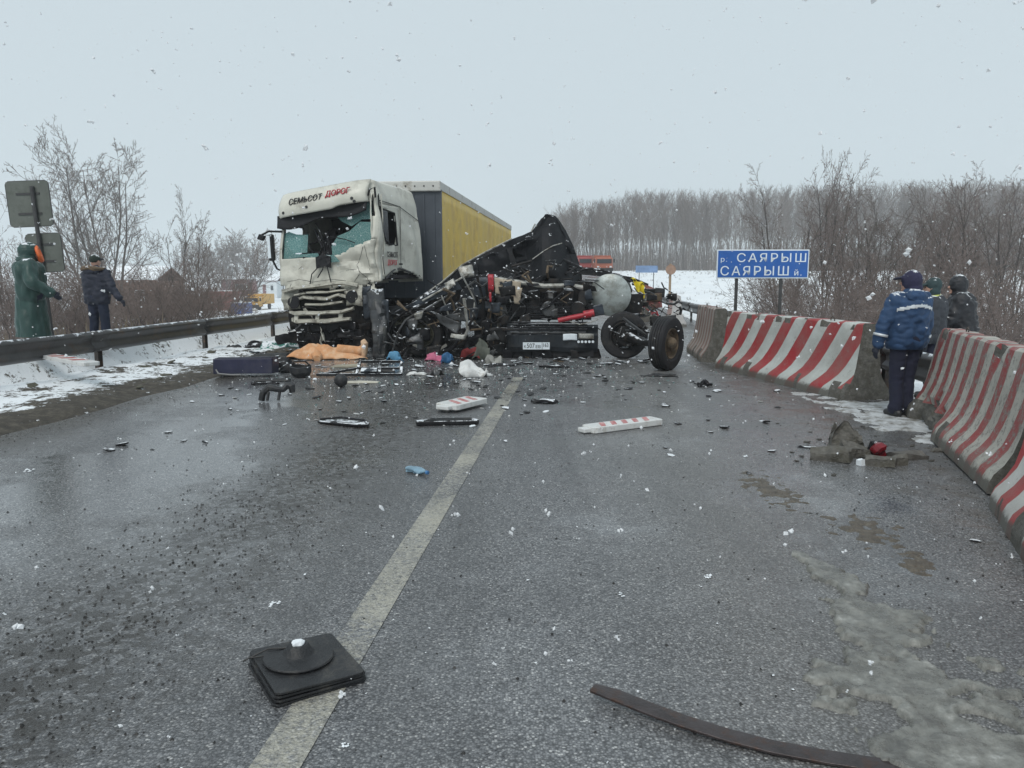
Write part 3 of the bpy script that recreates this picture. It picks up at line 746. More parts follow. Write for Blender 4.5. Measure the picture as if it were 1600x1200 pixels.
l = on_ground(392, 118); far_truck('yellow lorry parked far off between the pale hut and the red container', 391, 440, 118, 2.4, 1.8, M_ORANGEY)

# ------------------------------------------------------------------ signs
M_SBLUE = mat('blue sign face', (0.012, 0.095, 0.36), 0.4, 0, 0.12, 4, dirt=(0.03, 0.12, 0.36), damt=0.3, dscale=14)
M_SWHITE = mat('white reflective film', (0.68, 0.74, 0.78), 0.5, 0, 0.06, 10)
M_SGREY = mat('grey sign back', (0.115, 0.125, 0.11), 0.55, 0.3, 0.2, 2.0, dirt=(0.09, 0.10, 0.085), damt=0.4, dscale=5)
M_SPOST = mat('grey painted post', (0.055, 0.055, 0.055), 0.55, 0.4, 0.3, 6)
Ys = 17.5
a, b = at(1121, 390, Ys), at(1264, 391, Ys); low = at(1121, 435, Ys); W_ = b.x - a.x; H_ = a.z - low.z
sg = thing('river_sign', 'blue river name sign on two posts behind the striped concrete blocks', 'sign', ((a.x + b.x) / 2, Ys, ground_z((a.x + b.x) / 2, Ys)), math.radians(-1.5))
z0 = low.z - sg.location.z
mb = MB(); mb.box((0, 0, z0 + H_ / 2), (W_, 0.03, H_)); mb.build('panel_border', M_SWHITE, sg, bevel=0.008)
mb = MB(); mb.box((0, -0.012, z0 + H_ / 2), (W_ - 0.05, 0.02, H_ - 0.05)); face_ = mb.build('panel_face', M_SBLUE, sg)
for fx in (-0.27, 0.215):
    mb = MB(); mb.box((W_ * fx, 0.05, (z0 + H_ - .05) / 2 - .2), (0.06, 0.06, z0 + H_ - .05 + .4)); mb.build('post', M_SPOST, sg)
rotx = (PI / 2, 0, 0); yl = -0.0255
def sgn(body, px0, px1, y0, y1, bold=0.0):
    """letters placed by their share of the panel (pixels of the panel's own elevation)"""
    x0 = -W_ / 2 + (px0 - 1121) / 143.0 * W_; x1 = -W_ / 2 + (px1 - 1121) / 143.0 * W_
    zz = z0 + H_ * (435.0 - y1) / 45.0; hh = H_ * (y1 - y0) / 45.0
    put_text(body, 0.3, M_SWHITE, face_, (x0, yl, zz), rotx, fitw=x1 - x0, fith=hh, bold=bold, spacing=1.25)
sgn('р.', 1127, 1136.5, 403, 411, 0.0); sgn('САЯРЫШ', 1152, 1259, 395.5, 409.5); sgn('САЯРЫШ', 1127, 1233, 415.5, 430.5); sgn('й.', 1242, 1253, 421, 430.5, 0.0)

# square sign seen from its back, with a smaller plate below
Yb = 14.6
c_ = at(56, 315, Yb); s_, t_ = to_st(c_.x, Yb)
sb = thing('road_sign', 'grey square road sign seen from its back above the person in green', 'sign', (at(75, 437, Yb).x, Yb, ground_z(at(75, 437, Yb).x, Yb)), math.radians(6), ry=math.radians(-3.0))
zt, zb = at(56, 282, Yb).z - sb.location.z, at(56, 353, Yb).z - sb.location.z
w_ = 62 * Yb / FPX
def plate(w, h, x, z, name):
    mb = MB(); mb.prism([(-w / 2 + .05, -h / 2), (w / 2 - .05, -h / 2), (w / 2 - .012, -h / 2 + .012), (w / 2, -h / 2 + .05), (w / 2, h / 2 - .05), (w / 2 - .012, h / 2 - .012), (w / 2 - .05, h / 2), (-w / 2 + .05, h / 2), (-w / 2 + .012, h / 2 - .012), (-w / 2, h / 2 - .05), (-w / 2, -h / 2 + .05), (-w / 2 + .012, -h / 2 + .012)],
                        lambda p: Vector((p[0] + x, 0.035, p[1] + z)), lambda p: Vector((p[0] + x, 0.055, p[1] + z)))
    o = mb.build(name, M_SGREY, sb)
    rim = MB(); rim.tube([(x - w / 2, .045, z - h / 2 + .05), (x - w / 2, .045, z + h / 2 - .05), (x - w / 2 + .05, .045, z + h / 2), (x + w / 2 - .05, .045, z + h / 2), (x + w / 2, .045, z + h / 2 - .05), (x + w / 2, .045, z - h / 2 + .05), (x + w / 2 - .05, .045, z - h / 2), (x - w / 2 + .05, .045, z - h / 2), (x - w / 2, .045, z - h / 2 + .05)], 0.012, 6)
    rim.build('rim', M_SPOST, o, smooth=True)
    for k in (-.22, .22):
        br = MB(); br.box((x, .03, z + h * k), (w * .55, .02, .04)); br.build('bracket', M_SPOST, o)
plate(w_, zt - zb, -0.10, (zt + zb) / 2, 'square_panel')
zt2, zb2 = at(70, 365, Yb).z - sb.location.z, at(70, 425, Yb).z - sb.location.z
plate(0.62, zt2 - zb2, 0.06, (zt2 + zb2) / 2, 'lower_panel')
mb = MB(); mb.tube([(0, 0, -0.3), (0, 0, zt - 0.1)], 0.038, 12); mb.build('post', M_SPOST, sb, smooth=True)

# beyond the wreck: marker post, small blue board and two far striped blocks
p_ = on_ground(1047, 46); mk = thing('marker_post', 'orange marker post with a round plate beyond the crashed trucks', 'post', p_)
hh = at(1047, 412, 46).z - p_.z
mb = MB(); mb.tube([(0, 0, -.1), (0, 0, hh)], 0.075, 10); mb.build('pole', mat('dull orange paint', (0.33, 0.24, 0.16), 0.6), mk, smooth=True)
mb = MB(); mb.lathe([(0.30, -.02), (0.30, .02)], (0, -.12, hh - .35), 'Y', 20); mb.build('plate', mat('dull orange plate', (0.34, 0.22, 0.16), 0.6), mk)
p_ = on_ground(1010, 80); bs = thing('far_blue_sign', 'small pale blue board on thin posts in front of the far wood', 'sign', p_)
z1, z2 = at(1010, 426, 80).z - p_.z, at(1010, 415, 80).z - p_.z; ww = 34 * 80 / FPX
mb = MB(); mb.box((0, 0, (z1 + z2) / 2), (ww, .05, z2 - z1)); mb.build('panel', mat('pale blue film', (0.16, 0.25, 0.42), 0.5, 0, 0.3, 1.5), bs)  # muted, greyish blue
for x in (-.33, .33):
    mb = MB(); mb.box((x * ww, .06, z1 / 2), (.07, .06, z1 + .6)); mb.build('post', M_SPOST, bs)
for (px, Y, lab) in ((1070, 27.5, 'small far red and white concrete block standing end on beyond the tyres'), (1022, 30.5, 'far striped concrete block next to the yellow cloth')):
    x = at(px, 437, Y).x
    barrier((x, Y + 1.9, rise(Y)), (x - .25, Y, rise(Y)), lab, M_ST_B, seed=px, H=1.1, ends=stripe_mat('striped end', 0.35, 0.0, (0.25, 0.05, 0.05), (0.6, 0.6, 0.6), 0.3, 0.2) if px == 1070 else None)
# ------------------------------------------------------------------ crashed white truck (tractor)
M_CABWH = mat('dirty white cab paint', (0.56, 0.55, 0.48), 0.38, 0, 0.10, 2.5, 0.12, 12, dirt=(0.40, 0.385, 0.33), damt=0.30, dscale=2.2)
M_CABDIRT = mat('grimy scuffed white panel', (0.42, 0.41, 0.35), 0.5, 0, 0.2, 4, 0.2, 15, dirt=(0.14, 0.13, 0.11), damt=0.45, dscale=5)
M_BLACKP = mat('black plastic', (0.010, 0.010, 0.012), 0.55, 0, 0.4, 8, 0.3, 30, snow=0.10, spec=.3)
M_CHAS = mat('sooty chassis steel', (0.015, 0.0145, 0.015), 0.6, 0.2, 0.5, 6, 0.3, 25, dirt=(0.038, 0.030, 0.024), damt=0.35, dscale=6, snow=0.12, spec=.3)
M_STEELG = mat('torn grey steel', (0.10, 0.104, 0.108), 0.45, 0.5, 0.5, 5, 0.3, 20, dirt=(0.03, 0.028, 0.025), damt=0.55, dscale=5, snow=0.12)
M_STEELB = mat('torn blue grey steel', (0.026, 0.034, 0.045), 0.45, 0.3, 0.5, 4, 0.3, 20, dirt=(0.012, 0.012, 0.013), damt=0.4, dscale=6, snow=0.18)
M_LIGHTM = mat('bare light metal', (0.40, 0.40, 0.37), 0.5, 0.4, 0.35, 6, 0.2, 30, dirt=(0.14, 0.125, 0.10), damt=0.45, dscale=8)
M_BEIGE = mat('beige inner panel', (0.38, 0.32, 0.24), 0.6, 0, 0.25, 5, 0.2, 30, dirt=(0.15, 0.12, 0.09), damt=0.4, dscale=7)
M_REDP = mat('red paint', (0.36, 0.018, 0.03), 0.42, 0, 0.25, 6, dirt=(0.12, 0.02, 0.02), damt=0.3, dscale=8)
M_RUST = mat('rusty muddy steel', (0.13, 0.095, 0.06), 0.8, 0.1, 0.45, 9, 0.5, 40, dirt=(0.05, 0.04, 0.03), damt=0.4, dscale=7)
M_MUD = mat('caked mud', (0.075, 0.072, 0.05), 0.85, 0, 0.4, 5, 0.5, 25)
M_YELLOWC = mat('yellow curtain', (0.66, 0.45, 0.06), 0.5, 0, 0.14, 1.2, 0.1, 6, dirt=(0.52, 0.33, 0.05), damt=0.45, dscale=1.3)
M_GREYC = mat('slate curtain wall', (0.055, 0.066, 0.082), 0.5, 0, 0.2, 2, 0.1, 10)
M_ALU = mat('grimy white rail', (0.52, 0.52, 0.49), 0.5, 0, 0.12, 3, dirt=(0.3, 0.28, 0.24), damt=0.3)
M_INK = mat('black vinyl letters', (0.02, 0.02, 0.02), 0.5)
M_INKR = mat('red vinyl letters', (0.42, 0.035, 0.05), 0.5)
def glass_mat():
    m, nt, N, L, b = nodes_of('shattered teal glass')
    v = N.new('ShaderNodeTexVoronoi'); v.feature = 'DISTANCE_TO_EDGE'; v.inputs['Scale'].default_value = 22
    tc = N.new('ShaderNodeTexCoord'); L.new(tc.outputs['Object'], v.inputs['Vector'])
    k = ramp(nt, v.outputs['Distance'], [(0.01, 1.0), (0.05, 0.0)])
    L.new(mixc(nt, k.outputs[0], (0.16, 0.33, 0.32), (0.50, 0.62, 0.60)), b.inputs['Base Color'])
    b.inputs['Roughness'].default_value = 0.25; b.inputs['Transmission Weight'].default_value = 0.45; b.inputs['IOR'].default_value = 1.1
    return m
M_SHARD = glass_mat()
M_TEALF = mat('teal glass sheet', (0.06, 0.20, 0.17), 0.2, 0, 0.3, 5, snow=0.5)

CAB_YAW = -math.radians(14.7)
fc = at(516, 437, 17.6)
tk = thing('white_truck', 'crashed white cab over truck with smashed front and broken windscreen', 'truck', (fc.x, 17.6, 0), CAB_YAW, ry=math.radians(-2.2))
def tw(mb, name, mt, parent=None, **kw): return mb.build(name, mt, parent or tk, **kw)
def cab_ring(z):
    hw = 1.25 - 0.05 * sst(2.3, 3.4, z) - 0.10 * sst(3.4, 3.9, z)
    yf = 0.0 + 0.16 * sst(2.25, 3.45, z) + 0.16 * sst(3.45, 3.95, z) + 0.05 * sst(1.6, .8, z)
    yb = 2.72 - 0.03 * sst(2.4, 3.9, z); r = 0.17
    pts = []
    nF, nC, nS = 30, 5, 26
    for i in range(nF): pts.append((-hw + r + (2 * hw - 2 * r) * i / nF, yf, 'F'))
    for i in range(nC): a = -PI / 2 + PI / 2 * i / nC; pts.append((hw - r + r * math.cos(a), yf + r + r * math.sin(a), 'C'))
    for i in range(nS): pts.append((hw, yf + r + (yb - .1 - yf - r) * i / nS, 'R'))
    for i in range(3): a = PI / 2 * i / 3; pts.append((hw - .1 + .1 * math.cos(a), yb - .1 + .1 * math.sin(a), 'B'))
    for i in range(8): pts.append((hw - .1 - (2 * hw - .2) * i / 8, yb, 'B'))
    for i in range(3): a = PI / 2 + PI / 2 * i / 3; pts.append((-hw + .1 + .1 * math.cos(a), yb - .1 + .1 * math.sin(a), 'B'))
    for i in range(nS): pts.append((-hw, yb - .1 - (yb - .1 - yf - r) * i / nS, 'L'))
    for i in range(nC): a = PI + PI / 2 * i / nC; pts.append((-hw + r + r * math.cos(a), yf + r + r * math.sin(a), 'C'))
    return pts
def cab_dent(p):
    q = p.copy()
    side = sst(0.9, 1.2, p.x)
    fr = 1 - sst(0.05, 0.45, p.y)
    lowr = sst(-0.2, 1.2, p.x) * sst(3.2, 1.4, p.z)
    n = noise.noise_vector(Vector((p.x * 2.2, p.y * 2.2, p.z * 2.0)))
    n2 = noise.noise_vector(Vector((p.x * 6.1, p.y * 6.1, p.z * 5.2)))
    cr = facet(p.x + .3 * p.z, p.z, .42, .30, 3); cr2 = facet(p.x - .5 * p.z, p.z + .2 * p.x, .17, .14, 8)
    if p.z < 2.5: q.y += (0.15 * cr + 0.06 * cr2) * fr * (0.55 + lowr)
    q.y += 0.16 * fr * lowr * sst(2.45, 1.9, p.z)
    f = facet(p.y + .12 * p.z, p.z, .20, .9, 4); f2 = facet(p.y + .3 * p.z, p.z, .5, .7, 9)
    q.x += side * (0.10 * f + 0.10 * f2 - 0.02) * sst(3.7, 3.0, p.z)
    q.x += -side * 0.12 * math.exp(-((p.y - 1.35) ** 2 / 0.10 + (p.z - 2.2) ** 2 / 0.25))
    q.z += 0.012 * n.z * sst(3.2, 3.0, p.z)
    return q
def wb_z(x): return 2.27 + 0.24 * sst(0.25, 1.1, x) + 0.07 * facet(x, 0, .3, 1, 6)
Z_ = [0.80 + (3.80 - 0.80) * j / 60 for j in range(61)]
def snap(x, y, z, k):
    if k in 'FC' and abs(x) < 1.18 and y < .6:
        for zb in (wb_z(x), 3.40):
            if abs(z - zb) <= .0251: return zb
    return z
rings = [[(Vector((x, y, snap(x, y, z, k))), k) for x, y, k in cab_ring(z)] for z in Z_]
NRG = len(rings[0])
shell, front, door_r, door_l = MB(), MB(), MB(), MB()
allv = [cab_dent(p) for rg_ in rings for p, k in rg_]
for mb_ in (shell, front, door_r, door_l): mb_.v = list(allv)
for j in range(60):
    for i in range(NRG):
        i2 = (i + 1) % NRG; p, k = rings[j][i]; p2 = rings[j][i2][0]; c = (p + p2) / 2; z = (Z_[j] + Z_[j + 1]) / 2
        wn_ = 0.05 * noise.noise(Vector((c.x * 4, c.y * 4, z * 5)))
        if k in 'FC' and c.y < 0.6 and abs(c.x) < 1.12 and wb_z(c.x) < z < 3.40: continue       # windscreen
        if k in 'RL' and 0.36 < c.y < 1.22 and 2.44 + 0.25 * sst(.75, .42, c.y) < z < 3.28 - 0.1 * sst(.5, 1.1, c.y): continue                               # side windows
        if k in 'FC' and z < 1.50 + wn_ * 2 and c.y < 0.6: continue
        if k in 'RLB' and z < 1.62 + 0.22 * math.sin(max(0, min(1, (c.y - .2) / 2.45)) * PI) + wn_ * .4: continue
        if k == 'C' and z < 1.6: continue
        f = (j * NRG + i, j * NRG + i2, (j + 1) * NRG + i2, (j + 1) * NRG + i)
        tgt = shell
        if k in 'FC' and z < 2.55 and abs(c.x) < 1.2 and c.y < .5: tgt = front
        elif k == 'R' and 0.30 < c.y < 1.42 and 1.7 < z < 3.36: tgt = door_r
        elif k == 'L' and 0.30 < c.y < 1.42 and 1.7 < z < 3.36: tgt = door_l
        tgt.f.append(f); tgt.mi.append(0)
# roof
base_n = 60 * NRG
prev = list(range(base_n, base_n + NRG))
for q in range(1, 7):
    k = q / 6; cur = []
    for i in range(NRG):
        p = rings[60][i][0]; c = Vector((0, 1.5, p.z))
        v = c + (p - c) * math.cos(k * PI / 2) ** 0.55; v.z = 3.80 + 0.17 * math.sin(k * PI / 2) + 0.02 * noise.noise(v * 2)
        shell.v.append(v); cur.append(len(shell.v) - 1)
    for i in range(NRG):
        i2 = (i + 1) % NRG; shell.f.append((prev[i], prev[i2], cur[i2], cur[i])); shell.mi.append(0)
    prev = cur
def purge(mb):
    used = sorted({i for f in mb.f for i in f}); mp = {a: b for b, a in enumerate(used)}
    mb.v = [mb.v[i] for i in used]; mb.f = [[mp[i] for i in f] for f in mb.f]; return mb
for mb_ in (shell, front, door_r, door_l): purge(mb_)
tw(shell, 'cab_shell', M_CABWH, smooth=True, solid=0.03, ang=14)
tw(front, 'front_panel', M_CABWH, smooth=True, solid=0.012, ang=10)['label'] = 'crumpled white front panel'
for mb_, sx in ((door_r, 1), (door_l, -1)):
    for i in range(len(mb_.v)): mb_.v[i].x += 0.006 * sx
    d_ = tw(mb_, 'door', M_CABWH, smooth=True, solid=0.02, ang=14)
    h_ = MB(); h_.box((sx * 1.262, 1.30, 2.0), (0.03, 0.14, 0.04)); h_.build('handle', M_BLACKP, d_)
    fr_ = MB(); fr_.tube([(sx * 1.235, .37, 2.60), (sx * 1.215, .40, 3.24), (sx * 1.21, 1.20, 3.19), (sx * 1.23, 1.22, 2.44), (sx * 1.235, .75, 2.44), (sx * 1.235, .37, 2.60)], 0.022, 6); fr_.build('window_frame', M_BLACKP, d_, smooth=True)
    if sx > 0:
        g_ = MB(); g_.prism([(.45, 2.9), (.62, 2.55), (.78, 2.46), (.80, 3.2), (.48, 3.22)], lambda p: Vector((1.213, p[0], p[1])), lambda p: Vector((1.208, p[0], p[1]))); g_.build('pane', M_GLASSD, d_)
# door crack and panel seams
def seam(pts, name='panel_gap', r=0.010):
    mb = MB(); mb.tube(pts, r, 5); return tw(mb, name, M_INK)
seam([(1.262, .33, 3.36), (1.272, .335, 2.6), (1.24, .32, 2.1), (1.25, .35, 1.75)]); seam([(1.262, 1.43, 3.36), (1.235, 1.435, 2.6), (1.20, 1.44, 2.0), (1.235, 1.43, 1.8)], r=.007)
seam([(1.25, .3, 3.40), (1.25, 1.4, 3.36), (1.245, 2.66, 3.10)], r=.009)
seam([(1.25, .38, 1.66), (1.245, .9, 1.86), (1.25, 1.3, 1.90), (1.245, 2.66, 1.70)], 'wheel_arch_edge', 0.026)
# interior
M_INTER = mat('dark cab interior', (0.022, 0.02, 0.024), 0.8, 0, 0.5, 5)
mb = MB(); mb.box((0, 2.60, 2.6), (2.3, 0.06, 1.8)); mb.box((0, 1.45, 1.72), (2.3, 2.3, 0.08)); tw(mb, 'cab_back_wall', M_INTER)
mb = MB(); mb.box((0, 1.4, 3.52), (2.1, 2.1, 0.06)); tw(mb, 'headliner', M_INTER)
mb = MB(); mb.grid(lambda u, v: Vector((-1.1 + 2.2 * u, .30 + .35 * v + .05 * math.sin(9 * u), 2.22 + .16 * math.sin(v * PI) + .10 * noise.noise(Vector((u * 7, v * 4, 1))))), 24, 8)
tw(mb, 'dashboard', M_INTER, solid=.05, smooth=True)
for x in (-.62, .62):
    st_ = MB(); st_.box((x, 1.25, 2.05), (.52, .5, .16)); st_.box((x, 1.52, 2.5), (.52, .14, .8), (-.12, 0, 0)); st_.box((x, 1.58, 3.0), (.28, .12, .2)); tw(st_, 'seat', M_INTER, bevel=.05)
sw = MB(); sw.lathe([(.20, -.015), (.235, -.015), (.235, .015), (.20, .015)], (.55, .62, 2.42), 'Z', 20, rot=Euler((math.radians(60), 0, 0)).to_matrix(), close=True); tw(sw, 'steering_wheel', M_BLACKP, smooth=True)
for k in range(9):
    mb = MB(); x = rnd.uniform(-.75, .35); p0 = Vector((x, .2, 2.3)); mb.tube([p0, p0 + Vector((rnd.uniform(-.2, .2), -.05, rnd.uniform(.15, .5))), p0 + Vector((rnd.uniform(-.4, .4), .3, rnd.uniform(.3, .95)))], rnd.uniform(.008, .03), 5); tw(mb, 'hanging_trim', M_BLACKP, smooth=True)
# sun visor under the roof panel
mb = MB(); mb.grid(lambda u, v: Vector((-1.2 + 2.25 * u, .02 + .05 * v + .03 * noise.noise(Vector((u * 5, v, 7))), 3.10 + .30 * v - .08 * math.sin(u * 9) * (1 - v) + (.13 * sst(.55, 1, u)) * (1 - v))), 22, 6)
tw(mb, 'sun_visor', M_BLACKP, solid=.02, smooth=True)
# roof sign panel with lettering
def panel_pt(u, v):
    x = -1.14 + 2.22 * u; z = 3.33 + 0.55 * v
    z += 0.05 * sst(.62, .72, u) * (1 - v)
    y = -0.06 - 0.07 * math.sin(PI * min(1, max(0, v * .9 + .1))) + 0.20 * v * v + 0.16 * (2 * u - 1) ** 6
    return Vector((x, y, z))
mb = MB(); mb.grid(panel_pt, 36, 14); rp = tw(mb, 'roof_panel', M_CABWH, smooth=True, solid=.03)
ra = math.atan2(0.10, 0.5)
def on_panel(u, v): p = panel_pt(u, v); return (p.x, p.y - 0.028, p.z)
tilt = math.radians(90 - 6)
put_text('СЕМЬСОТ', .3, M_INK, rp, on_panel(.16, .44), (tilt, 0, 0), fitw=.84, fith=.135, shear=.25, bold=0, depth=.014)
put_text('ДОРОГ', .3, M_INKR, rp, on_panel(.57, .46), (tilt, 0, 0), fitw=.62, fith=.15, shear=.25, bold=0, depth=.014)
for u, v in ((.08, .18), (.36, .24), (.86, .2), (.88, .06)):
    mb = MB(); mb.lathe([(.035, -.01), (.035, .02)], Vector(on_panel(u, v)) + Vector((0, .012, 0)), 'Y', 10); tw(mb, 'lamp_hole', M_INK, rp)
put_text('СЕМЬСОТ', .3, M_INK, tk, (1.292, .46, 2.14), (PI / 2, 0, PI / 2), fitw=.62, fith=.13, bold=0, depth=.004)
put_text('ДОРОГ', .3, M_INKR, tk, (1.292, .48, 1.94), (PI / 2, 0, PI / 2), fitw=.55, fith=.15, bold=0, depth=.004)
# broken windscreen left in its frame
def shard(poly, name='windscreen_shard', y=0.08):
    mb = MB(); mb.prism(poly, lambda p: Vector((p[0], y + .13 * (p[1] - 2.3), p[1])), lambda p: Vector((p[0], y + .008 + .13 * (p[1] - 2.3), p[1]))); return tw(mb, name, M_SHARD)
shard([(.12, 3.40), (1.09, 3.40), (1.10, 3.0), (.85, 3.02), (.6, 2.9), (.35, 3.05), (.22, 3.2)])
shard([(1.10, 2.93), (1.11, 2.5), (.75, 2.42), (.5, 2.3), (.12, 2.22), (.10, 2.5), (.25, 2.72), (.55, 2.8), (.8, 2.98)])
shard([(-1.12, 2.28), (-.6, 2.3), (-.2, 2.22), (-.25, 2.36), (-.7, 2.38), (-1.0, 2.42)])
shard([(-1.12, 2.95), (-1.13, 2.3), (-.95, 2.35), (-.80, 2.42), (-.52, 2.4), (-.5, 2.85), (-.8, 2.9), (-1.0, 3.0)])
shard([(-.25, 2.10), (.35, 2.10), (.2, 2.27), (-.1, 2.3)], y=.0)
mb = MB(); mb.tube([(.12, .02, 2.72), (.5, .03, 2.6), (.72, .02, 2.5)], .012, 6); tw(mb, 'wiper', M_BLACKP, smooth=True)
for pts in ([(-.18, -.05, 2.2), (-.12, -.08, 2.05), (-.35, -.07, 1.85), (-.42, -.06, 1.6)], [(0, -.05, 2.2), (.05, -.08, 2.0), (.08, -.08, 1.85), (.14, -.07, 1.5)], [(-.05, -.02, 2.18), (-.05, -.1, 1.95), (-.2, -.09, 1.75)]):
    mb = MB(); mb.tube(pts, .014, 6); tw(mb, 'wiper_arm', M_BLACKP, smooth=True)
mb = MB(); mb.grid(lambda u, v: Vector((-.22 + .36 * u, -.07 + .03 * noise.noise(Vector((u * 4, v * 4, 2))), 2.02 + .28 * v - .1 * abs(u - .5))), 6, 4); tw(mb, 'wiper_housing', M_BLACKP, solid=.04)
# mirrors
mb = MB(); mb.tube([(-1.15, .12, 3.02), (-1.40, -.02, 3.06), (-1.56, -.08, 2.98)], .028, 8); mr = tw(mb, 'mirror_arm', M_BLACKP, smooth=True)
mb = MB(); mb.box((-1.56, -.08, 2.92), (.16, .1, .14), (0, .5, 0)); mb.build('mirror_bracket', M_BLACKP, mr, bevel=.02)
mb = MB(); mb.box((-1.36, -.02, 2.62), (.13, .12, .70)); mb.build('mirror_housing', M_BLACKP, mr, bevel=.03)
mb = MB(); mb.box((-1.385, -.085, 2.64), (.07, .012, .60)); mb.build('mirror_glass', M_SWHITE, mr)
mb = MB(); mb.tube([(-1.36, -.02, 2.3), (-1.30, .05, 2.05), (-1.24, .12, 2.0)], .024, 6); mb.build('lower_arm', M_BLACKP, mr, smooth=True)
for k in range(5):        # torn pillar trim between windscreen and door
    mb = MB(); x0 = 1.12 + .05 * k; mb.grid(lambda u, v, k=k: Vector((1.10 + .04 * k + .03 * u + .03 * noise.noise(Vector((v * 4, k, 0))), .10 + .06 * k, 2.25 + v * 1.25 + .05 * u)), 2, 12)
    tw(mb, 'pillar_trim', (M_CABWH if k % 2 == 0 else M_BLACKP), solid=.012)
mb = MB(); mb.tube([(1.10, .05, 3.5), (1.16, .0, 3.62), (1.24, .1, 3.66), (1.22, .16, 3.45)], .025, 6); tw(mb, 'torn_lamp_bracket', M_BLACKP, smooth=True)
# smashed grille and bumper
def slab(x0, x1, z0, z1, y, mt_, name, amp=.05, seed=0, sag=0.0, th=.014, dy=0.0):
    mb = MB()
    mb.grid(lambda u, v: Vector((x0 + (x1 - x0) * u, y + dy * u - .015 * math.sin(v * PI), z0 + (z1 - z0) * v + sag * math.sin(u * PI * 1.3) + .02 * abs(noise.noise(Vector((u * 6, seed, 0)))))), 40, 6)
    mb.ridge(amp, 3.4, seed); return tw(mb, name, mt_, solid=th, smooth=True, ang=9)
slab(-1.18, 1.05, .55, 1.55, .22, M_CHAS, 'radiator', .03, 3)
def kinked(pts, h, d, mt_, name, seed=0, amp=.03):
    """pressed steel bar bent at sharp corners: rectangular section following straight pieces"""
    P = []
    for (p, q) in zip(pts, pts[1:]):
        p, q = Vector(p), Vector(q)
        for k in range(4): P.append(p.lerp(q, k / 4) + Vector((0, facet(p.x + (q.x - p.x) * k / 4, seed, .16, 1, seed), facet(p.x + (q.x - p.x) * k / 4, seed + 3, .2, 1, seed + 1) * .8)) * amp)
    P.append(Vector(pts[-1])); mb = MB(); vs_ = []
    for i, p in enumerate(P):
        hh = h * (1 + .5 * facet(p.x, seed + 5, .25, 1, seed)); e = .25 * h
        for y, z in ((0, -hh / 2), (-d, -hh / 2 + e), (-d * .9, hh / 2 - e), (0, hh / 2), (.02, hh / 2), (.02, -hh / 2)): vs_.append(p + Vector((0, y, z)))
    n = len(P); mb.add(vs_, [(i * 6 + k, (i + 1) * 6 + k, (i + 1) * 6 + (k + 1) % 6, i * 6 + (k + 1) % 6) for i in range(n - 1) for k in range(6)] + [tuple(range(6)), tuple(range(n * 6 - 1, n * 6 - 7, -1))])
    return tw(mb, name, mt_)
kinked([(-1.12, .0, 1.46), (-.72, -.08, 1.54), (-.1, -.06, 1.57), (.42, -.10, 1.60), (.75, .0, 1.52)], .09, .07, M_CABDIRT, 'grille_slat', 2, .022)
kinked([(-.86, .0, 1.37), (-.5, -.05, 1.41), (.0, -.07, 1.40), (.5, .0, 1.45)], .06, .05, M_CABDIRT, 'grille_slat', 3, .022)
kinked([(-.80, .02, 1.26), (-.62, -.03, 1.30), (-.05, -.02, 1.25), (.28, -.06, 1.33), (.50, .02, 1.28)], .08, .06, M_CABDIRT, 'grille_slat', 5, .022)
kinked([(-.62, .04, 1.13), (-.2, -.02, 1.12), (.35, .0, 1.17)], .07, .05, M_CABDIRT, 'grille_slat', 7, .022)
kinked([(-1.02, .02, 1.02), (-.90, -.05, 1.30)], .10, .06, M_CABDIRT, 'headlight_surround', 8, .05)
slab(-1.24, -.80, 1.0, 1.50, .04, M_CABDIRT, 'headlight_surround', .08, 9); slab(.40, .84, 1.05, 1.52, .0, M_CABDIRT, 'headlight_surround', .08, 10)
kinked([(-1.05, .08, .98), (-.86, -.08, .94), (-.3, -.12, .93), (.35, -.12, .95), (.62, -.02, 1.02)], .10, .08, M_CABDIRT, 'bumper', 11, .022)
kinked([(-1.0, .10, .80), (-.80, -.06, .76), (.0, -.10, .75), (.55, -.06, .78)], .10, .09, M_CABDIRT, 'bumper', 12, .022)
for x in (-.82, -.28, .30):
    mb = MB(); mb.bar((x, -.09, .74), (x + .03, -.09, .96), .09, .05, up=(0, 1, 0)); tw(mb, 'bumper_web', M_CABWH)
slab(-.9, .6, .52, .70, .02, M_BLACKP, 'lower_bumper', .06, 12, 0, .03); slab(-.95, .7, .30, .50, .14, M_BLACKP, 'underrun_bar', .06, 13, 0, .03)
for (x, z) in ((-.86, 1.2), (.62, 1.28)):
    mb = MB(); mb.lathe([(.01, .09), (.10, .05), (.14, 0), (.15, -.05)], (x, -.03, z), 'Y', 16); mb.crumple(.03, 6, 3); tw(mb, 'headlight', M_BLACKP, smooth=True)
for k in range(26):
    mb = MB(); p = Vector((rnd.uniform(-1.1, 1.1), rnd.uniform(-.12, .2), rnd.uniform(.35, 1.5))); q_ = p + Vector((rnd.uniform(-.4, .4), rnd.uniform(-.12, .1), rnd.uniform(-.25, .2)))
    if k % 3: mb.tube([p, (p + q_) / 2 + Vector((0, -.06, rnd.uniform(-.1, .1))), q_], rnd.uniform(.008, .022), 5); tw(mb, 'torn_bracket', M_CHAS if k % 2 else M_STEELG, smooth=True)
    else:
        mb.grid(lambda u, v, p=p, q_=q_: p.lerp(q_, u) + Vector((.02 * math.sin(u * 9), -.05 * v, .14 * v)), 6, 3); mb.crumple(.04, 6, k); tw(mb, 'torn_plate', M_CABWH if k % 2 else M_CHAS, solid=.008)
mb = MB(); mb.grid(lambda u, v: Vector((.95 + .22 * u, .05, 1.02 + .55 * v - .1 * u)), 6, 8); mb.crumple(.05, 5, 4); tw(mb, 'torn_fender', M_CABWH, solid=.01)
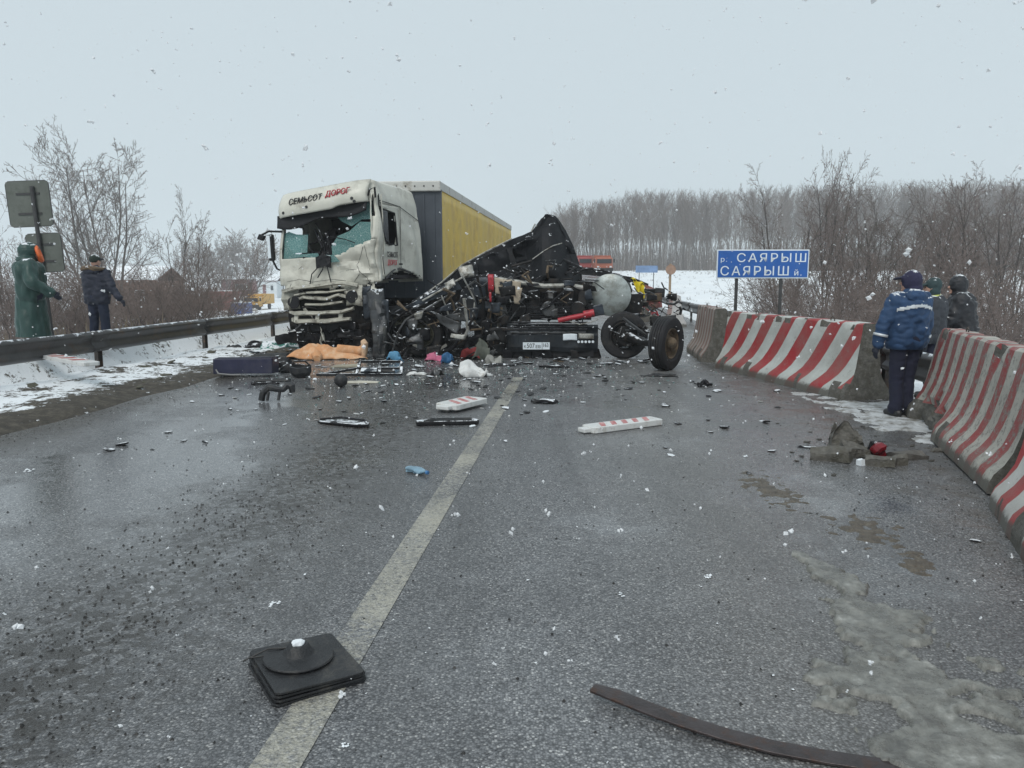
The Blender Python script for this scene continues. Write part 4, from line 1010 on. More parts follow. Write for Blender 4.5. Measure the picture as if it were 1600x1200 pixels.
def wheel(parent, c, axis, R=.5, w=.30, rim=M_RUST, name='wheel', detail=True, tilt=None):
    """truck wheel: tyre with grooved tread and shoulders, dished rim, hub and nuts; axis = outward direction of the hub"""
    ax = Vector(axis).normalized(); rot = ax.to_track_quat('Z', 'Y').to_matrix(); c = Vector(c)
    prof = [(.29, -w * .36), (.33, -w * .46), (.42, -w * .50), (.47, -w * .47), (.495, -w * .40)]
    for g in (-.24, -.08, .08, .24):
        prof += [(.502, w * (g - .045)), (.502, w * (g - .022)), (.482, w * (g - .018)), (.482, w * (g + .018)), (.502, w * (g + .022))]
    prof += [(.502, w * .37), (.495, w * .40), (.47, w * .47), (.42, w * .50), (.33, w * .46), (.29, w * .36)]
    prof = [(r_ * R / .5, h_) for r_, h_ in prof]
    mb = MB(); mb.lathe(prof, c, 'Z', 48, rot=rot, close=True)
    ty = mb.build('tyre' if parent.get('category') else 'tyre', M_TYRE, parent, smooth=True, world=True, ang=28)
    k = R / .5
    mb = MB(); mb.lathe([(.29 * k, -w * .36), (.295 * k, w * .36), (.275 * k, w * .40), (.262 * k, w * .30), (.245 * k, w * .10), (.18 * k, w * .02), (.16 * k, w * .05), (.155 * k, w * .16), (.0, w * .16)][:-1], c, 'Z', 40, rot=rot)
    rm = mb.build('rim', rim, parent, smooth=True, world=True, ang=30)
    mb = MB(); mb.lathe([(.12 * k, 0), (.12 * k, w * .34), (.09 * k, w * .44), (.03 * k, w * .46)], c, 'Z', 20, rot=rot); mb.build('hub', rim, rm, smooth=True, world=True, ang=30)
    for i in range(8):
        a = 2 * PI * i / 8; mb = MB(); mb.lathe([(.020 * k, w * .04), (.018 * k, w * .15)], c + rot @ Vector((.205 * k * math.cos(a), .205 * k * math.sin(a), 0)), 'Z', 6, rot=rot); mb.build('nut', rim, rm, world=True)
    return ty
TKM = wmat(tk)
for x, y in ((-1.02, 1.35), (1.02, 1.35)):
    s__ = 1 if x > 0 else -1
    wheel(tk, TKM @ Vector((x, y, .5)), TKM.to_3x3() @ Vector((s__, -.3 * (s__ > 0), 0)), rim=M_MUD)
mb = MB(); mb.bar((-.42, .4, .85), (-.42, 5.8, .85), .08, .26); tw(mb, 'chassis_rail', M_CHAS); mb = MB(); mb.bar((.42, .4, .85), (.42, 5.8, .85), .08, .26); tw(mb, 'chassis_rail', M_CHAS)
mb = MB(); mb.box((0, 1.0, 1.05), (1.1, 1.5, .9)); mb.crumple(.08, 3, 5); tw(mb, 'engine', M_CHAS)
mb = MB(); mb.tube([(-.95, 1.35, .5), (.95, 1.35, .5)], .07, 10); tw(mb, 'front_axle', M_CHAS, smooth=True)
for x, y in ((-1.0, 5.0), (1.0, 5.0)): wheel(tk, TKM @ Vector((x, y, .5)), TKM.to_3x3() @ Vector((1 if x > 0 else -1, 0, 0)), rim=M_MUD, w=.55)
mb = MB(); mb.box((0, 5.0, 1.08), (.9, 1.0, .14)); tw(mb, 'fifth_wheel', M_CHAS)

# split seams and black tears across the front panel
for pts in ([(.62, 1.62), (.78, 1.80), (.70, 2.0), (.86, 2.22), (.95, 2.44)], [(.25, 1.86), (.52, 1.90), (.74, 1.88)], [(.74, 1.88), (.90, 1.70), (.98, 1.55)], [(-1.02, 1.70), (-.70, 1.74), (-.40, 1.66), (.1, 1.70), (.5, 1.64)], [(.98, 2.42), (1.02, 2.1), (1.0, 1.8)], [(-.72, 2.0), (-.6, 2.08)], [(-.95, 1.55), (-.9, 1.66)]):
    P_ = []
    for (a0, b0), (a1, b1) in zip(pts, pts[1:]):
        for q in range(5): x = a0 + (a1 - a0) * q / 5; z = b0 + (b1 - b0) * q / 5; y = 0.0 + 0.05 * sst(1.6, .8, z); v = cab_dent(Vector((x, y, z))); P_.append(v + Vector((.01 * noise.noise(Vector((x * 9, z * 9, 0))), -.006, .01 * noise.noise(Vector((z * 9, x * 9, 4))))))
    mb = MB(); mb.tube(P_, [.004 + .009 * abs(noise.noise(Vector((i * .6, 3, 1)))) for i in range(len(P_))], 5); tw(mb, 'split_seam', M_INK)
# extra crushed dark structure hanging to the road under the nose
for k in range(22):
    mb = MB(); p = Vector((rnd.uniform(-1.1, 1.0), rnd.uniform(.0, .5), rnd.uniform(.05, .45))); q_ = p + Vector((rnd.uniform(-.5, .5), rnd.uniform(-.2, .2), 0))
    mb.grid(lambda u, v, p=p, q_=q_: p.lerp(q_, u) + Vector((0, -.06 * v, .22 * v)), 6, 4); mb.ridge(.06, 4, k); tw(mb, 'crushed_plate', M_CHAS if k % 3 else M_BLACKP, solid=.012)
mb = MB(); mb.box((0, .75, .42), (2.0, .5, .62)); mb.crumple(.08, 3, 9); tw(mb, 'crushed_radiator', M_CHAS)
# the impact skewed the cab: its left side has sunk
def skew(o):
    for ch in ALL_CHILDREN.get(o.name, []):
        if ch.location.length > 0 or any(ch.rotation_euler):
            ch.data.transform(Matrix.LocRotScale(ch.location, ch.rotation_euler, None)); ch.location = (0, 0, 0); ch.rotation_euler = (0, 0, 0)
        for v in ch.data.vertices:
            z = v.co.z; v.co.z = z - 0.24 * sst(1.2, 3.6, z) * (1.25 - v.co.x) / 2.5
        skew(ch)
skew(tk)

# ------------------------------------------------------------------ semi-trailer
TY = -math.radians(6.2)
p_ = at(690, 437, 20.6); tr_o = Vector((p_.x, 20.6, 0)) - Matrix.Rotation(TY, 3, 'Z') @ Vector((1.275, 0, 0))
tr = thing('curtain_trailer', 'long yellow curtain sided trailer behind the white truck', 'trailer', tr_o, TY)
TL, TB, TT = 17.0, 1.18, 4.2
def tb(mb, name, mt_, **kw): return mb.build(name, mt_, tr, **kw)
mb = MB(); mb.box((0, .04, (TB + TT) / 2), (2.46, .08, TT - TB)); fw = tb(mb, 'front_wall', M_GREYC)
for k in range(9):
    mb = MB(); mb.box((-1.1 + 2.2 * k / 8, -.012, (TB + TT) / 2 - .1), (.05, .024, TT - TB - .4)); mb.build('rib', M_GREYC, fw)
mb = MB(); mb.box((0, TL / 2, TT - .0), (2.52, TL, .06)); tb(mb, 'roof', M_ALU)
mb = MB(); mb.box((0, -.02, TT - .10), (2.58, .14, .27)); hd = tb(mb, 'front_header', M_ALU, bevel=.03)
for k in range(10):
    mb = MB(); mb.lathe([(.022, 0), (.022, .02)], (-1.1 + 2.2 * k / 9, -.10, TT - .10), 'Y', 8); mb.build('rivet', M_INK, hd)
for sx in (-1, 1):
    mb = MB(); mb.box((sx * 1.25, .05, (TB + TT) / 2 - .08), (.08, .12, TT - TB - .2)); tb(mb, 'corner_post', M_ALU if sx < 0 else M_GREYC)
    mb = MB(); mb.box((sx * 1.262, TL / 2, TT - .10), (.05, TL, .20)); tb(mb, 'top_rail', M_ALU)
    mb = MB(); mb.grid(lambda u, v, sx=sx: Vector((sx * (1.265 + .022 * math.sin(u * 90) * math.sin(v * PI) + .012 * noise.noise(Vector((u * 20, v * 5, 3)))), .12 + (TL - .2) * u, TB + .02 + (TT - .20 - TB) * v)), 120, 10)
    cu = tb(mb, 'side_curtain', M_YELLOWC, smooth=True, solid=.006)
    for k in range(22):
        y = .4 + k * .75; mb = MB(); mb.box((sx * 1.30, y, TB + .12), (.008, .05, .42)); mb.build('strap', M_BLACKP, cu)
    mb = MB(); mb.box((sx * 1.24, TL / 2, TB - .06), (.08, TL, .14)); tb(mb, 'side_rail', M_CHAS)
    mb = MB(); mb.bar((sx * .5, .5, TB - .3), (sx * .5, TL - .3, TB - .3), .12, .4); tb(mb, 'chassis_beam', M_CHAS)
    mb = MB(); mb.box((sx * .9, 2.6, .6), (.12, .14, 1.0)); tb(mb, 'landing_leg', M_CHAS)
    for y in (11.2, 12.5, 13.8):
        RM = wmat(tr); wheel(tr, RM @ Vector((sx * 1.05, y, .5)), RM.to_3x3() @ Vector((sx, 0, 0)), w=.36, rim=M_MUD)
mb = MB(); mb.box((0, TL, (TB + TT) / 2), (2.5, .06, TT - TB)); tb(mb, 'rear_door', M_ALU)
mb = MB(); mb.box((0, TL / 2, TB - .02), (2.46, TL, .08)); tb(mb, 'floor', M_CHAS)
# ------------------------------------------------------------------ wreck of the dark truck in the middle of the road
WK = random.Random(11)
wk = thing('wrecked_truck', 'torn open wreck of a black truck with exposed engine and number plate', 'truck', (0.6, 16.9, 0))
def ww(mb, name, mt_, parent=None, **kw): return mb.build(name, mt_, parent or wk, world=True, **kw)
M_BLKSH = mat('black torn sheet', (0.007, 0.008, 0.010), 0.6, 0.0, 0.5, 3, 0.25, 14, dirt=(0.014, 0.015, 0.018), damt=0.4, dscale=3.5, snow=0.08, spec=.2)
M_STEELD = mat('dull dark steel', (0.040, 0.043, 0.047), 0.5, 0.3, 0.45, 5, 0.3, 20, dirt=(0.085, 0.085, 0.08), damt=0.4, dscale=4, snow=0.05)
# bent up cab floor: a tent of black sheet metal, front slope and back slope
TOPS = [(640, 472), (690, 443), (722, 416), (760, 395), (800, 375), (832, 361), (846, 342), (857, 335), (868, 338), (884, 362), (896, 386), (909, 428)]
def lerp_pts(pts, x):
    for (a_, b_), (c_, d_) in zip(pts, pts[1:]):
        if x <= c_: return b_ + (d_ - b_) * (x - a_) / (c_ - a_)
    return pts[-1][1]
def tent(u, v):
    px = 644 + (908 - 644) * u; ridge = at(px, lerp_pts(TOPS, px), 17.9)
    if v <= 0.5:
        k = v / 0.5; foot = at(px + 6 * (1 - u), min(500, lerp_pts(TOPS, px) + 95), 16.95); foot.z = max(0.75, min(foot.z, ridge.z - .12))
        p = foot.lerp(ridge, k ** 0.85)
        fold = .46 * facet(u * 3.5 + v * 1.2, v, .42, .5, 5) * math.sin(k * PI * .85)
        p.y += fold * 1.6; p.z += fold * .3
    else:
        k = (v - .5) / .5; foot = Vector((ridge.x + .15, 19.3, max(0.6, ridge.z * .45)))
        p = ridge.lerp(foot, k); p.z += .05 * noise.noise(Vector((u * 6, k * 3, 5)))
    return p
mb = MB(); mb.grid(tent, 64, 26); mb.crumple(.010, 3.5, 3); ww(mb, 'buckled_cab_floor', M_BLKSH, smooth=True, solid=.03, ang=12)
def along(pts, Y, r, name, mt_, sides=6, jit=.0):
    """bent tube through picture points at given distances"""
    P = [at(q[0], q[1], (q[2] if len(q) > 2 else Y)) for q in pts]
    mb = MB(); mb.tube(P, r, sides); return ww(mb, name, mt_, smooth=True)
def sheet(corners, Y, mt_, name, th=.012, amp=.04, n=8, seed=0, parent=None):
    c = [at(q[0], q[1], (q[2] if len(q) > 2 else Y)) for q in corners]
    mb = MB(); mb.grid(lambda u, v: (c[0].lerp(c[1], u)).lerp(c[3].lerp(c[2], u), v), n, n); mb.ridge(amp, 3.0, seed)
    return ww(mb, name, mt_, parent, solid=th, smooth=True, ang=22)
along([(655, 466), (690, 441), (722, 414), (760, 393), (800, 373)], 17.86, .018, 'torn_edge', M_LIGHTM)
along([(832, 405, 17.2), (850, 392, 17.3), (864, 384, 17.3), (878, 380, 17.4)], 17.3, .012, 'torn_edge', M_LIGHTM)
along([(830, 362), (836, 350), (842, 358), (834, 372)], 17.8, .02, 'torn_edge', M_LIGHTM)
for k, cs in enumerate(([(833, 362), (850, 338), (869, 341), (858, 388)], [(866, 340), (884, 366), (898, 398), (872, 400)], [(800, 384), (842, 366), (852, 400), (806, 412)], [(742, 408), (792, 386), (798, 424), (748, 430)], [(850, 398), (892, 402), (904, 428), (846, 430)], [(704, 436), (744, 412), (752, 440), (716, 456)])):
    sheet(cs, 17.42 + .05 * k % .2 + (.25 if k < 2 else 0), M_BLKSH, 'torn_floor_sheet', amp=.11, n=16, seed=500 + k)
# engine, radiator, crossmember
p0, p1 = at(772, 500, 16.9), at(925, 440, 16.9)
mb = MB(); mb.box(((p0.x + p1.x) / 2, 17.35, (p0.z + p1.z) / 2), (p1.x - p0.x, .8, p1.z - p0.z)); en = ww(mb, 'engine_bay', M_CHAS)
for k in range(6):
    mb = MB(); x = p0.x + (p1.x - p0.x) * (k + .5) / 6; mb.box((x, 16.86, p0.z + .45 + .05 * WK.random()), (.22, .3, .34), (WK.uniform(-.2, .2), WK.uniform(-.2, .2), WK.uniform(-.3, .3))); mb.crumple(.03, 6, k); ww(mb, 'cylinder_head', M_CHAS, en, bevel=.02)
for k in range(3):
    mb = MB(); x = p0.x + (p1.x - p0.x) * (.25 + .3 * k); mb.lathe([(.04, -.10), (.15, -.10), (.16, -.04), (.13, -.03), (.13, .03), (.16, .04), (.15, .10), (.05, .10)], (x, 16.75, p0.z + .25), 'Y', 20); ww(mb, 'pulley', M_STEELG if k == 1 else M_CHAS, en, smooth=True)
for k in range(7):
    z = p0.z + .08 + k * .045; mb = MB(); mb.bar((p0.x + .25, 16.72 + .03 * WK.random(), z), (p1.x - .35, 16.72, z + WK.uniform(-.03, .03)), .02, .025); ww(mb, 'radiator_fin', M_BLACKP, en)
along([(775, 436, 16.7), (805, 440, 16.7), (850, 447, 16.65), (890, 446, 16.7), (925, 452, 16.8)], 16.7, .05, 'crossmember', M_LIGHTM, 8)
sheet([(772, 433), (814, 441), (812, 466), (774, 458)], 16.5, M_BEIGE, 'inner_panel', amp=.015)
for (x, y) in ((783, 442), (790, 441)):
    mb = MB(); mb.lathe([(.03, 0), (.03, .03)], at(x, y, 16.46), 'Y', 12); ww(mb, 'panel_hole', M_INK)
sheet([(802, 455), (816, 450), (812, 476), (803, 474)], 16.45, M_BEIGE, 'panel_flap', amp=.02)
sheet([(762, 428), (771, 428), (772, 456), (763, 455)], 16.5, M_REDP, 'red_trim', amp=.01, n=4, th=.03)
sheet([(764, 455), (768, 455), (768, 472), (765, 472)], 16.5, M_REDP, 'red_trim', amp=.01, n=4, th=.02)
along([(872, 501, 16.3), (890, 497, 16.3), (905, 494, 16.3), (926, 490, 16.3)], 16.3, .055, 'red_strut', M_REDP, 10)
along([(912, 492, 16.27), (928, 489, 16.27)], 16.3, .085, 'strut_boot', M_REDP, 12)
sheet([(926, 479), (941, 475), (945, 492), (930, 495)], 16.35, M_STEELB, 'torn_flap', amp=.02)
along([(890, 502, 16.25), (905, 507, 16.2), (925, 503, 16.25), (936, 498, 16.3)], 16.3, .012, 'cable', M_LIGHTM)
# bumper with plate and lamps
bl, br_ = at(792, 557, 16.55), at(934, 557, 16.55); bt = at(792, 505, 16.55)
bx_, bw, bz0, bz1 = (bl.x + br_.x) / 2, br_.x - bl.x, max(.16, bl.z), bt.z
mb = MB(); sec = [(0, bz0), (-.06, bz0 + .10), (-.08, bz0 + .36), (-.03, bz0 + .42), (-.05, bz1 - .05), (0, bz1), (.35, bz1), (.35, bz0)]; NB = 26; vs_ = []
for i in range(NB + 1):
    u = i / NB; x = bl.x + (br_.x - bl.x) * u
    for (y, z) in sec: vs_.append(Vector((x, 16.5 + y + .07 * facet(x, z, .32, .2, 3) * (y < .2) + .10 * sst(.85, 1.0, u) + .06 * sst(.12, 0, u), z + .035 * facet(x, 0, .4, 1, 6) - .03 * u)))
ns_ = len(sec); mb.add(vs_, [(i * ns_ + k, i * ns_ + (k + 1) % ns_, (i + 1) * ns_ + (k + 1) % ns_, (i + 1) * ns_ + k) for i in range(NB) for k in range(ns_)] + [tuple(range(ns_ - 1, -1, -1)), tuple(range(NB * ns_, (NB + 1) * ns_))])
bp_ = ww(mb, 'bumper', mat('dark bumper paint', (0.014, 0.018, 0.023), 0.4, 0, 0.35, 4, 0.15, 20, dirt=(0.03, 0.03, 0.03), damt=0.35, dscale=5, snow=0.08))
mb = MB(); mb.box((bx_ - .1, 16.43, bz0 + .40), (bw * .82, .05, .03)); ww(mb, 'bumper_trim', M_STEELG, bp_)
for k in range(4):
    mb = MB(); mb.box((bx_ - .05, 16.44, bz0 + .47 + .05 * k), (bw * .8, .05, .022)); ww(mb, 'grille_bar', M_BLACKP, bp_)
pl = at(817, 546, 16.37); pr = at(859, 535, 16.37)
mb = MB(); mb.box(((pl.x + pr.x) / 2, 16.385, (pl.z + pr.z) / 2), (pr.x - pl.x, .02, pr.z - pl.z)); plt_ = ww(mb, 'number_plate', M_SWHITE, bp_)
inv = wmat(wk).inverted()
def ptxt(body, fx0, fx1, fy0, fy1):
    w, h = pr.x - pl.x, pr.z - pl.z
    put_text(body, .1, M_INK, plt_, inv @ Vector((pl.x + w * fx0, 16.372, pl.z + h * fy0)), (PI / 2, 0, 0), fitw=w * (fx1 - fx0), fith=h * (fy1 - fy0))
ptxt('К', .05, .12, .2, .62); ptxt('507', .15, .44, .2, .85); ptxt('ЕВ', .48, .66, .2, .62); ptxt('163', .76, .95, .35, .88)
mb = MB(); mb.box((pl.x + (pr.x - pl.x) * .715, 16.372, (pl.z + pr.z) / 2), (.008, .006, pr.z - pl.z)); ww(mb, 'plate_divider', M_INK, plt_)
sheet([(880, 522), (902, 522), (902, 532), (880, 532)], 16.38, M_SWHITE, 'lamp_glass', amp=.02, n=5, parent=bp_); sheet([(904, 521), (928, 522), (928, 530), (904, 529)], 16.38, M_LIGHTM, 'lamp_glass', amp=.01, n=5, parent=bp_)
for k in range(5):
    mb = MB(); mb.lathe([(.028, -.01), (.028, .02)], at(904 + 5.6 * k, 534, 16.38), 'Y', 10); ww(mb, 'marker_lamp', M_SWHITE, bp_)
mb = MB(); mb.box((bx_ - .05, 16.75, .16), (bw * .95, .4, .26)); mb.crumple(.05, 4, 2); ww(mb, 'dark_underfill', M_BLACKP, bp_)  # dark bulk added to fill the shadowed gap under the bumper
for k in range(10):
    px = 785 + 15 * k; sheet([(px, 545), (px + WK.uniform(10, 22), 546), (px + WK.uniform(8, 20), 561), (px + 2, 562)], WK.uniform(16.45, 16.7), WK.choice((M_BLACKP, M_CHAS)), 'torn_underfill', amp=.04, n=4, seed=40 + k)  # dark sheets added along the same shadowed gap
for k in range(16):
    px = WK.uniform(735, 792); py = WK.uniform(470, 545); a_ = WK.uniform(14, 30); b_ = WK.uniform(12, 26)
    sheet([(px, py), (px + a_, py + WK.uniform(-9, 9)), (px + a_ * .9, min(560, py + b_)), (px, min(560, py + b_))], WK.uniform(16.6, 17.2), WK.choice((M_CHAS, M_BLACKP, M_CHAS, M_STEELB)), 'torn_plate', amp=.06, n=5, seed=70 + k)
# hoses, wires and bent rods hanging in the engine bay
for k in range(46):
    px, py = WK.uniform(745, 930), WK.uniform(425, 500); Y = WK.uniform(16.45, 17.2)
    pts = [(px, py, Y)]
    for _ in range(3): pts.append((pts[-1][0] + WK.uniform(-22, 22), pts[-1][1] + WK.uniform(-14, 18), Y + WK.uniform(-.15, .15)))
    along(pts, Y, WK.choice((.010, .014, .02, .03)), WK.choice(('hose', 'cable', 'bent_rod')), WK.choice((M_BLACKP, M_BLACKP, M_CHAS, M_STEELG, M_RUST)))
for k in range(20):
    px, py = WK.uniform(770, 925), WK.uniform(432, 500); Y = WK.uniform(16.4, 16.9); a_ = WK.uniform(8, 20); b_ = WK.uniform(6, 14)
    sheet([(px, py), (px + a_, py + WK.uniform(-5, 5)), (px + a_ + WK.uniform(-5, 5), py + b_), (px + WK.uniform(-5, 5), py + b_)], Y, WK.choice((M_CHAS, M_STEELG, M_BLACKP, M_BLACKP, M_STEELB)), 'torn_plate', amp=.05, n=5, seed=k)
for k in range(12):        # crumpled sheet and pipes lying on top, in front of the tent
    px = WK.uniform(795, 915); py = WK.uniform(405, 432)
    along([(px, py, 17.0), (px + WK.uniform(-20, 20), py + WK.uniform(-8, 4), 16.9), (px + WK.uniform(-36, 36), py + WK.uniform(0, 14), 16.8)], 17, WK.choice((.012, .02, .03)), 'bent_rod', WK.choice((M_BLACKP, M_CHAS, M_STEELG)))
along([(895, 430, 16.9), (915, 420, 16.9), (940, 422, 17.0), (965, 432, 17.2), (985, 440, 17.4)], 17, .03, 'bent_rod', M_CHAS)
# left half: torn side with bent sills, arch and door frame
def column():
    mb = MB(); a_, b_ = at(587, 452, 16.7), at(592, 553, 16.2); b_.z = 0.02
    mb.grid(lambda u, v: b_.lerp(a_, v) + Vector((.14 * (2 * u - 1) * (1.0 + .35 * v) + .06 * math.sin(v * 4), .10 * abs(2 * u - 1) - .12 * math.sin(v * 3), 0)), 8, 20); mb.ridge(.06, 5, 4)
    c = ww(mb, 'upright_step_panel', M_STEELD, solid=.02, smooth=True, ang=22)
    for i in range(3):
        for j in range(5):
            h = MB(); h.lathe([(.022, -.012), (.022, .012)], b_.lerp(a_, .10 + .065 * j) + Vector((-.07 + .07 * i + .06 * math.sin((.10 + .065 * j) * 4), -.075, 0)), 'Y', 8); ww(h, 'hole_ring', M_INK, c)
column()
sheet([(566, 448), (580, 446), (578, 500), (568, 500)], 16.75, M_STEELB, 'torn_panel', amp=.05)
sheet([(596, 470), (606, 470), (613, 545), (604, 548)], 16.5, M_STEELB, 'torn_panel', amp=.05)
sheet([(608, 492), (668, 461), (712, 437), (722, 452)], 16.8, M_STEELB, 'sill_panel', amp=.04, n=12)
sheet([(606, 505), (670, 470), (722, 448), (716, 470)], 16.9, M_CHAS, 'sill_panel', amp=.05, n=12)
along([(660, 470, 16.75), (690, 453, 16.72), (718, 436, 16.75), (740, 424, 16.9)], 16.8, .022, 'sill_edge', M_LIGHTM)
along([(610, 560, 16.1), (616, 540, 16.05), (624, 515, 16.0), (634, 500, 16.0), (648, 491, 16.0), (664, 484, 16.05), (690, 468, 16.15), (712, 455, 16.3)], 16, .024, 'arch_rim', M_STEELG, 6)
sheet([(648, 490), (662, 484), (660, 496), (650, 500)], 15.97, M_LIGHTM, 'bent_bracket', amp=.05, n=6)
mb = MB(); c_ = at(655, 528, 16.6); mb.grid(lambda u, v: Vector((c_.x + .62 * math.cos(PI * (1.05 - 1.1 * u)), 16.35 + .45 * v, .45 + .62 * math.sin(PI * (1.05 - 1.1 * u)))), 18, 4); mb.ridge(.03, 3, 8); ww(mb, 'wheel_arch', M_BLACKP, solid=.015, smooth=True)
wheel(wk, (at(662, 530, 16.75).x, 16.75, .48), (-.25, -1, .08), rim=M_MUD, R=.47)
sheet([(680, 488), (722, 505), (714, 522), (688, 505)], 16.0, M_STEELG, 'torn_panel', amp=.04, n=10)
sheet([(705, 520), (730, 523), (726, 530), (703, 526)], 15.9, M_LIGHTM, 'bent_bracket', amp=.05, n=6)
for pts, r, m_ in (([(725, 466), (728, 490), (731, 515), (726, 526)], .035, M_LIGHTM), ([(700, 455), (708, 475), (714, 500), (718, 512)], .022, M_RUST), ([(690, 462), (697, 480), (702, 496)], .016, M_LIGHTM), ([(735, 440), (741, 465), (744, 490)], .02, M_STEELG),
                   ([(722, 430), (735, 455), (742, 470), (738, 500), (750, 512), (768, 508)], .018, M_LIGHTM), ([(735, 516), (752, 514), (768, 506)], .025, M_RUST), ([(745, 430), (755, 470), (752, 540)], .03, M_CHAS), ([(770, 470), (765, 500), (772, 540)], .02, M_RUST), ([(758, 440), (764, 480), (760, 520)], .025, M_CHAS)):
    along([(x, y, 16.1 + .01 * (x - 690)) for x, y in pts], 16.2, r, 'bent_rod', m_, 7)
sheet([(715, 418), (738, 414), (742, 432), (722, 436)], 16.9, M_LIGHTM, 'bent_bracket', amp=.06, n=8); sheet([(694, 444), (708, 436), (712, 446), (700, 455)], 16.6, M_LIGHTM, 'bent_bracket', amp=.05, n=6)
sheet([(738, 436), (776, 432), (778, 530), (742, 540)], 17.0, M_STEELB, 'inner_bulkhead', amp=.05, n=12)
sheet([(600, 540), (740, 530), (750, 560), (600, 562)], 16.9, M_CHAS, 'crushed_floor', amp=.08, n=12)
for k in range(64):
    px, py = WK.uniform(605, 790), 0; py = WK.uniform(max(440, 505 - (px - 600) * .5), 556); Y = WK.uniform(16.0, 17.2)
    pts = [(px, py, Y)]
    for _ in range(3): pts.append((pts[-1][0] + WK.uniform(-20, 20), min(560, pts[-1][1] + WK.uniform(-16, 18)), Y + WK.uniform(-.2, .2)))
    along(pts, Y, WK.choice((.010, .015, .02, .035)), WK.choice(('bent_rod', 'hose', 'cable')), WK.choice((M_BLACKP, M_CHAS, M_CHAS, M_STEELG, M_CHAS, M_BLACKP, M_LIGHTM, M_RUST)))
for k in range(46):
    px, py = WK.uniform(605, 785), 0; py = WK.uniform(max(445, 508 - (px - 600) * .5), 550); Y = WK.uniform(16.0, 17.0); a_ = WK.uniform(8, 30); b_ = WK.uniform(6, 20)
    sheet([(px, py), (px + a_, py + WK.uniform(-9, 9)), (px + a_ + WK.uniform(-8, 8), min(561, py + b_)), (px + WK.uniform(-8, 8), min(561, py + b_))], Y, WK.choice((M_CHAS, M_BLACKP, M_STEELG, M_STEELB, M_BLACKP, M_CHAS)), 'torn_plate', amp=.06, n=5, seed=100 + k)
# fuel tank, frame rails and running gear to the right
c_ = at(953, 461, 17.0); ax = Vector((.18, 1, .03)).normalized(); rot = ax.to_track_quat('Z', 'Y').to_matrix()
mb = MB(); mb.lathe([(.05, -.075), (.30, -.055), (.41, -.02), (.44, .0), (.46, .01), (.46, .05), (.445, .06), (.445, 1.25), (.40, 1.3), (.05, 1.33)], c_, 'Z', 44, rot=rot)
ft = ww(mb, 'fuel_tank', mat('frosted aluminium', (0.36, 0.40, 0.39), 0.45, 0.35, 0.25, 4, 0.15, 18, dirt=(0.22, 0.23, 0.21), damt=0.5, dscale=3.5, snow=0.2), smooth=True, ang=30)
for y in (.3, .9):
    mb = MB(); mb.lathe([(.447, y), (.462, y), (.462, y + .06), (.447, y + .06)], c_, 'Z', 40, rot=rot, close=True); ww(mb, 'tank_strap', M_CHAS, ft, smooth=True)
mb = MB(); mb.tube([c_ + Vector((-.44, -.1, .25)), c_ + Vector((-.47, -.12, 0)), c_ + Vector((-.40, -.12, -.28)), c_ + Vector((-.25, -.1, -.42))], .03, 8); ww(mb, 'tank_bracket', M_STEELG, ft, smooth=True)
along([(880, 424, 17.8), (930, 427, 18.1), (985, 436, 18.8), (1010, 446, 20.5)], 18, .07, 'frame_rail', M_CHAS, 4)
along([(905, 440, 17.6), (960, 448, 18.6), (1000, 462, 20.0)], 18, .06, 'frame_rail', M_CHAS, 4)
mb = MB(); c2 = at(985, 472, 17.9); mb.box((c2.x, 17.9, c2.z), (.5, .6, .5)); mb.crumple(.10, 3, 6); ww(mb, 'battery_box', M_CHAS, bevel=.02)
for k in range(40):
    px, py, Y = WK.uniform(955, 1068), 0, WK.uniform(17.3, 20.5); py = WK.uniform(440 + (px - 955) * .25, 505)
    pts = [(px, py, Y)]
    for _ in range(3): pts.append((pts[-1][0] + WK.uniform(-14, 14), pts[-1][1] + WK.uniform(-9, 10), Y + WK.uniform(-.2, .2)))
    along(pts, Y, WK.choice((.012, .018, .03)), WK.choice(('bent_rod', 'hose')), WK.choice((M_CHAS, M_STEELG, M_RUST, M_BLACKP, M_REDP if px > 1005 and px < 1040 else M_CHAS)))
for k in range(16):
    px, Y = WK.uniform(960, 1060), WK.uniform(17.4, 20); py = WK.uniform(450, 502); a_ = WK.uniform(8, 22); b_ = WK.uniform(6, 14)
    sheet([(px, py), (px + a_, py + WK.uniform(-5, 5)), (px + a_, py + b_), (px, py + b_)], Y, WK.choice((M_CHAS, M_STEELG, M_BLACKP, M_RUST)), 'torn_plate', amp=.06, n=5, seed=300 + k)
sheet([(1008, 446), (1032, 452), (1034, 482), (1010, 478)], 19.6, mat('torn red brown sheet', (0.20, 0.07, 0.06), 0.7, 0, 0.5, 7, dirt=(0.06, 0.04, 0.035), damt=.5, dscale=9), 'torn_panel', amp=.09, n=10)
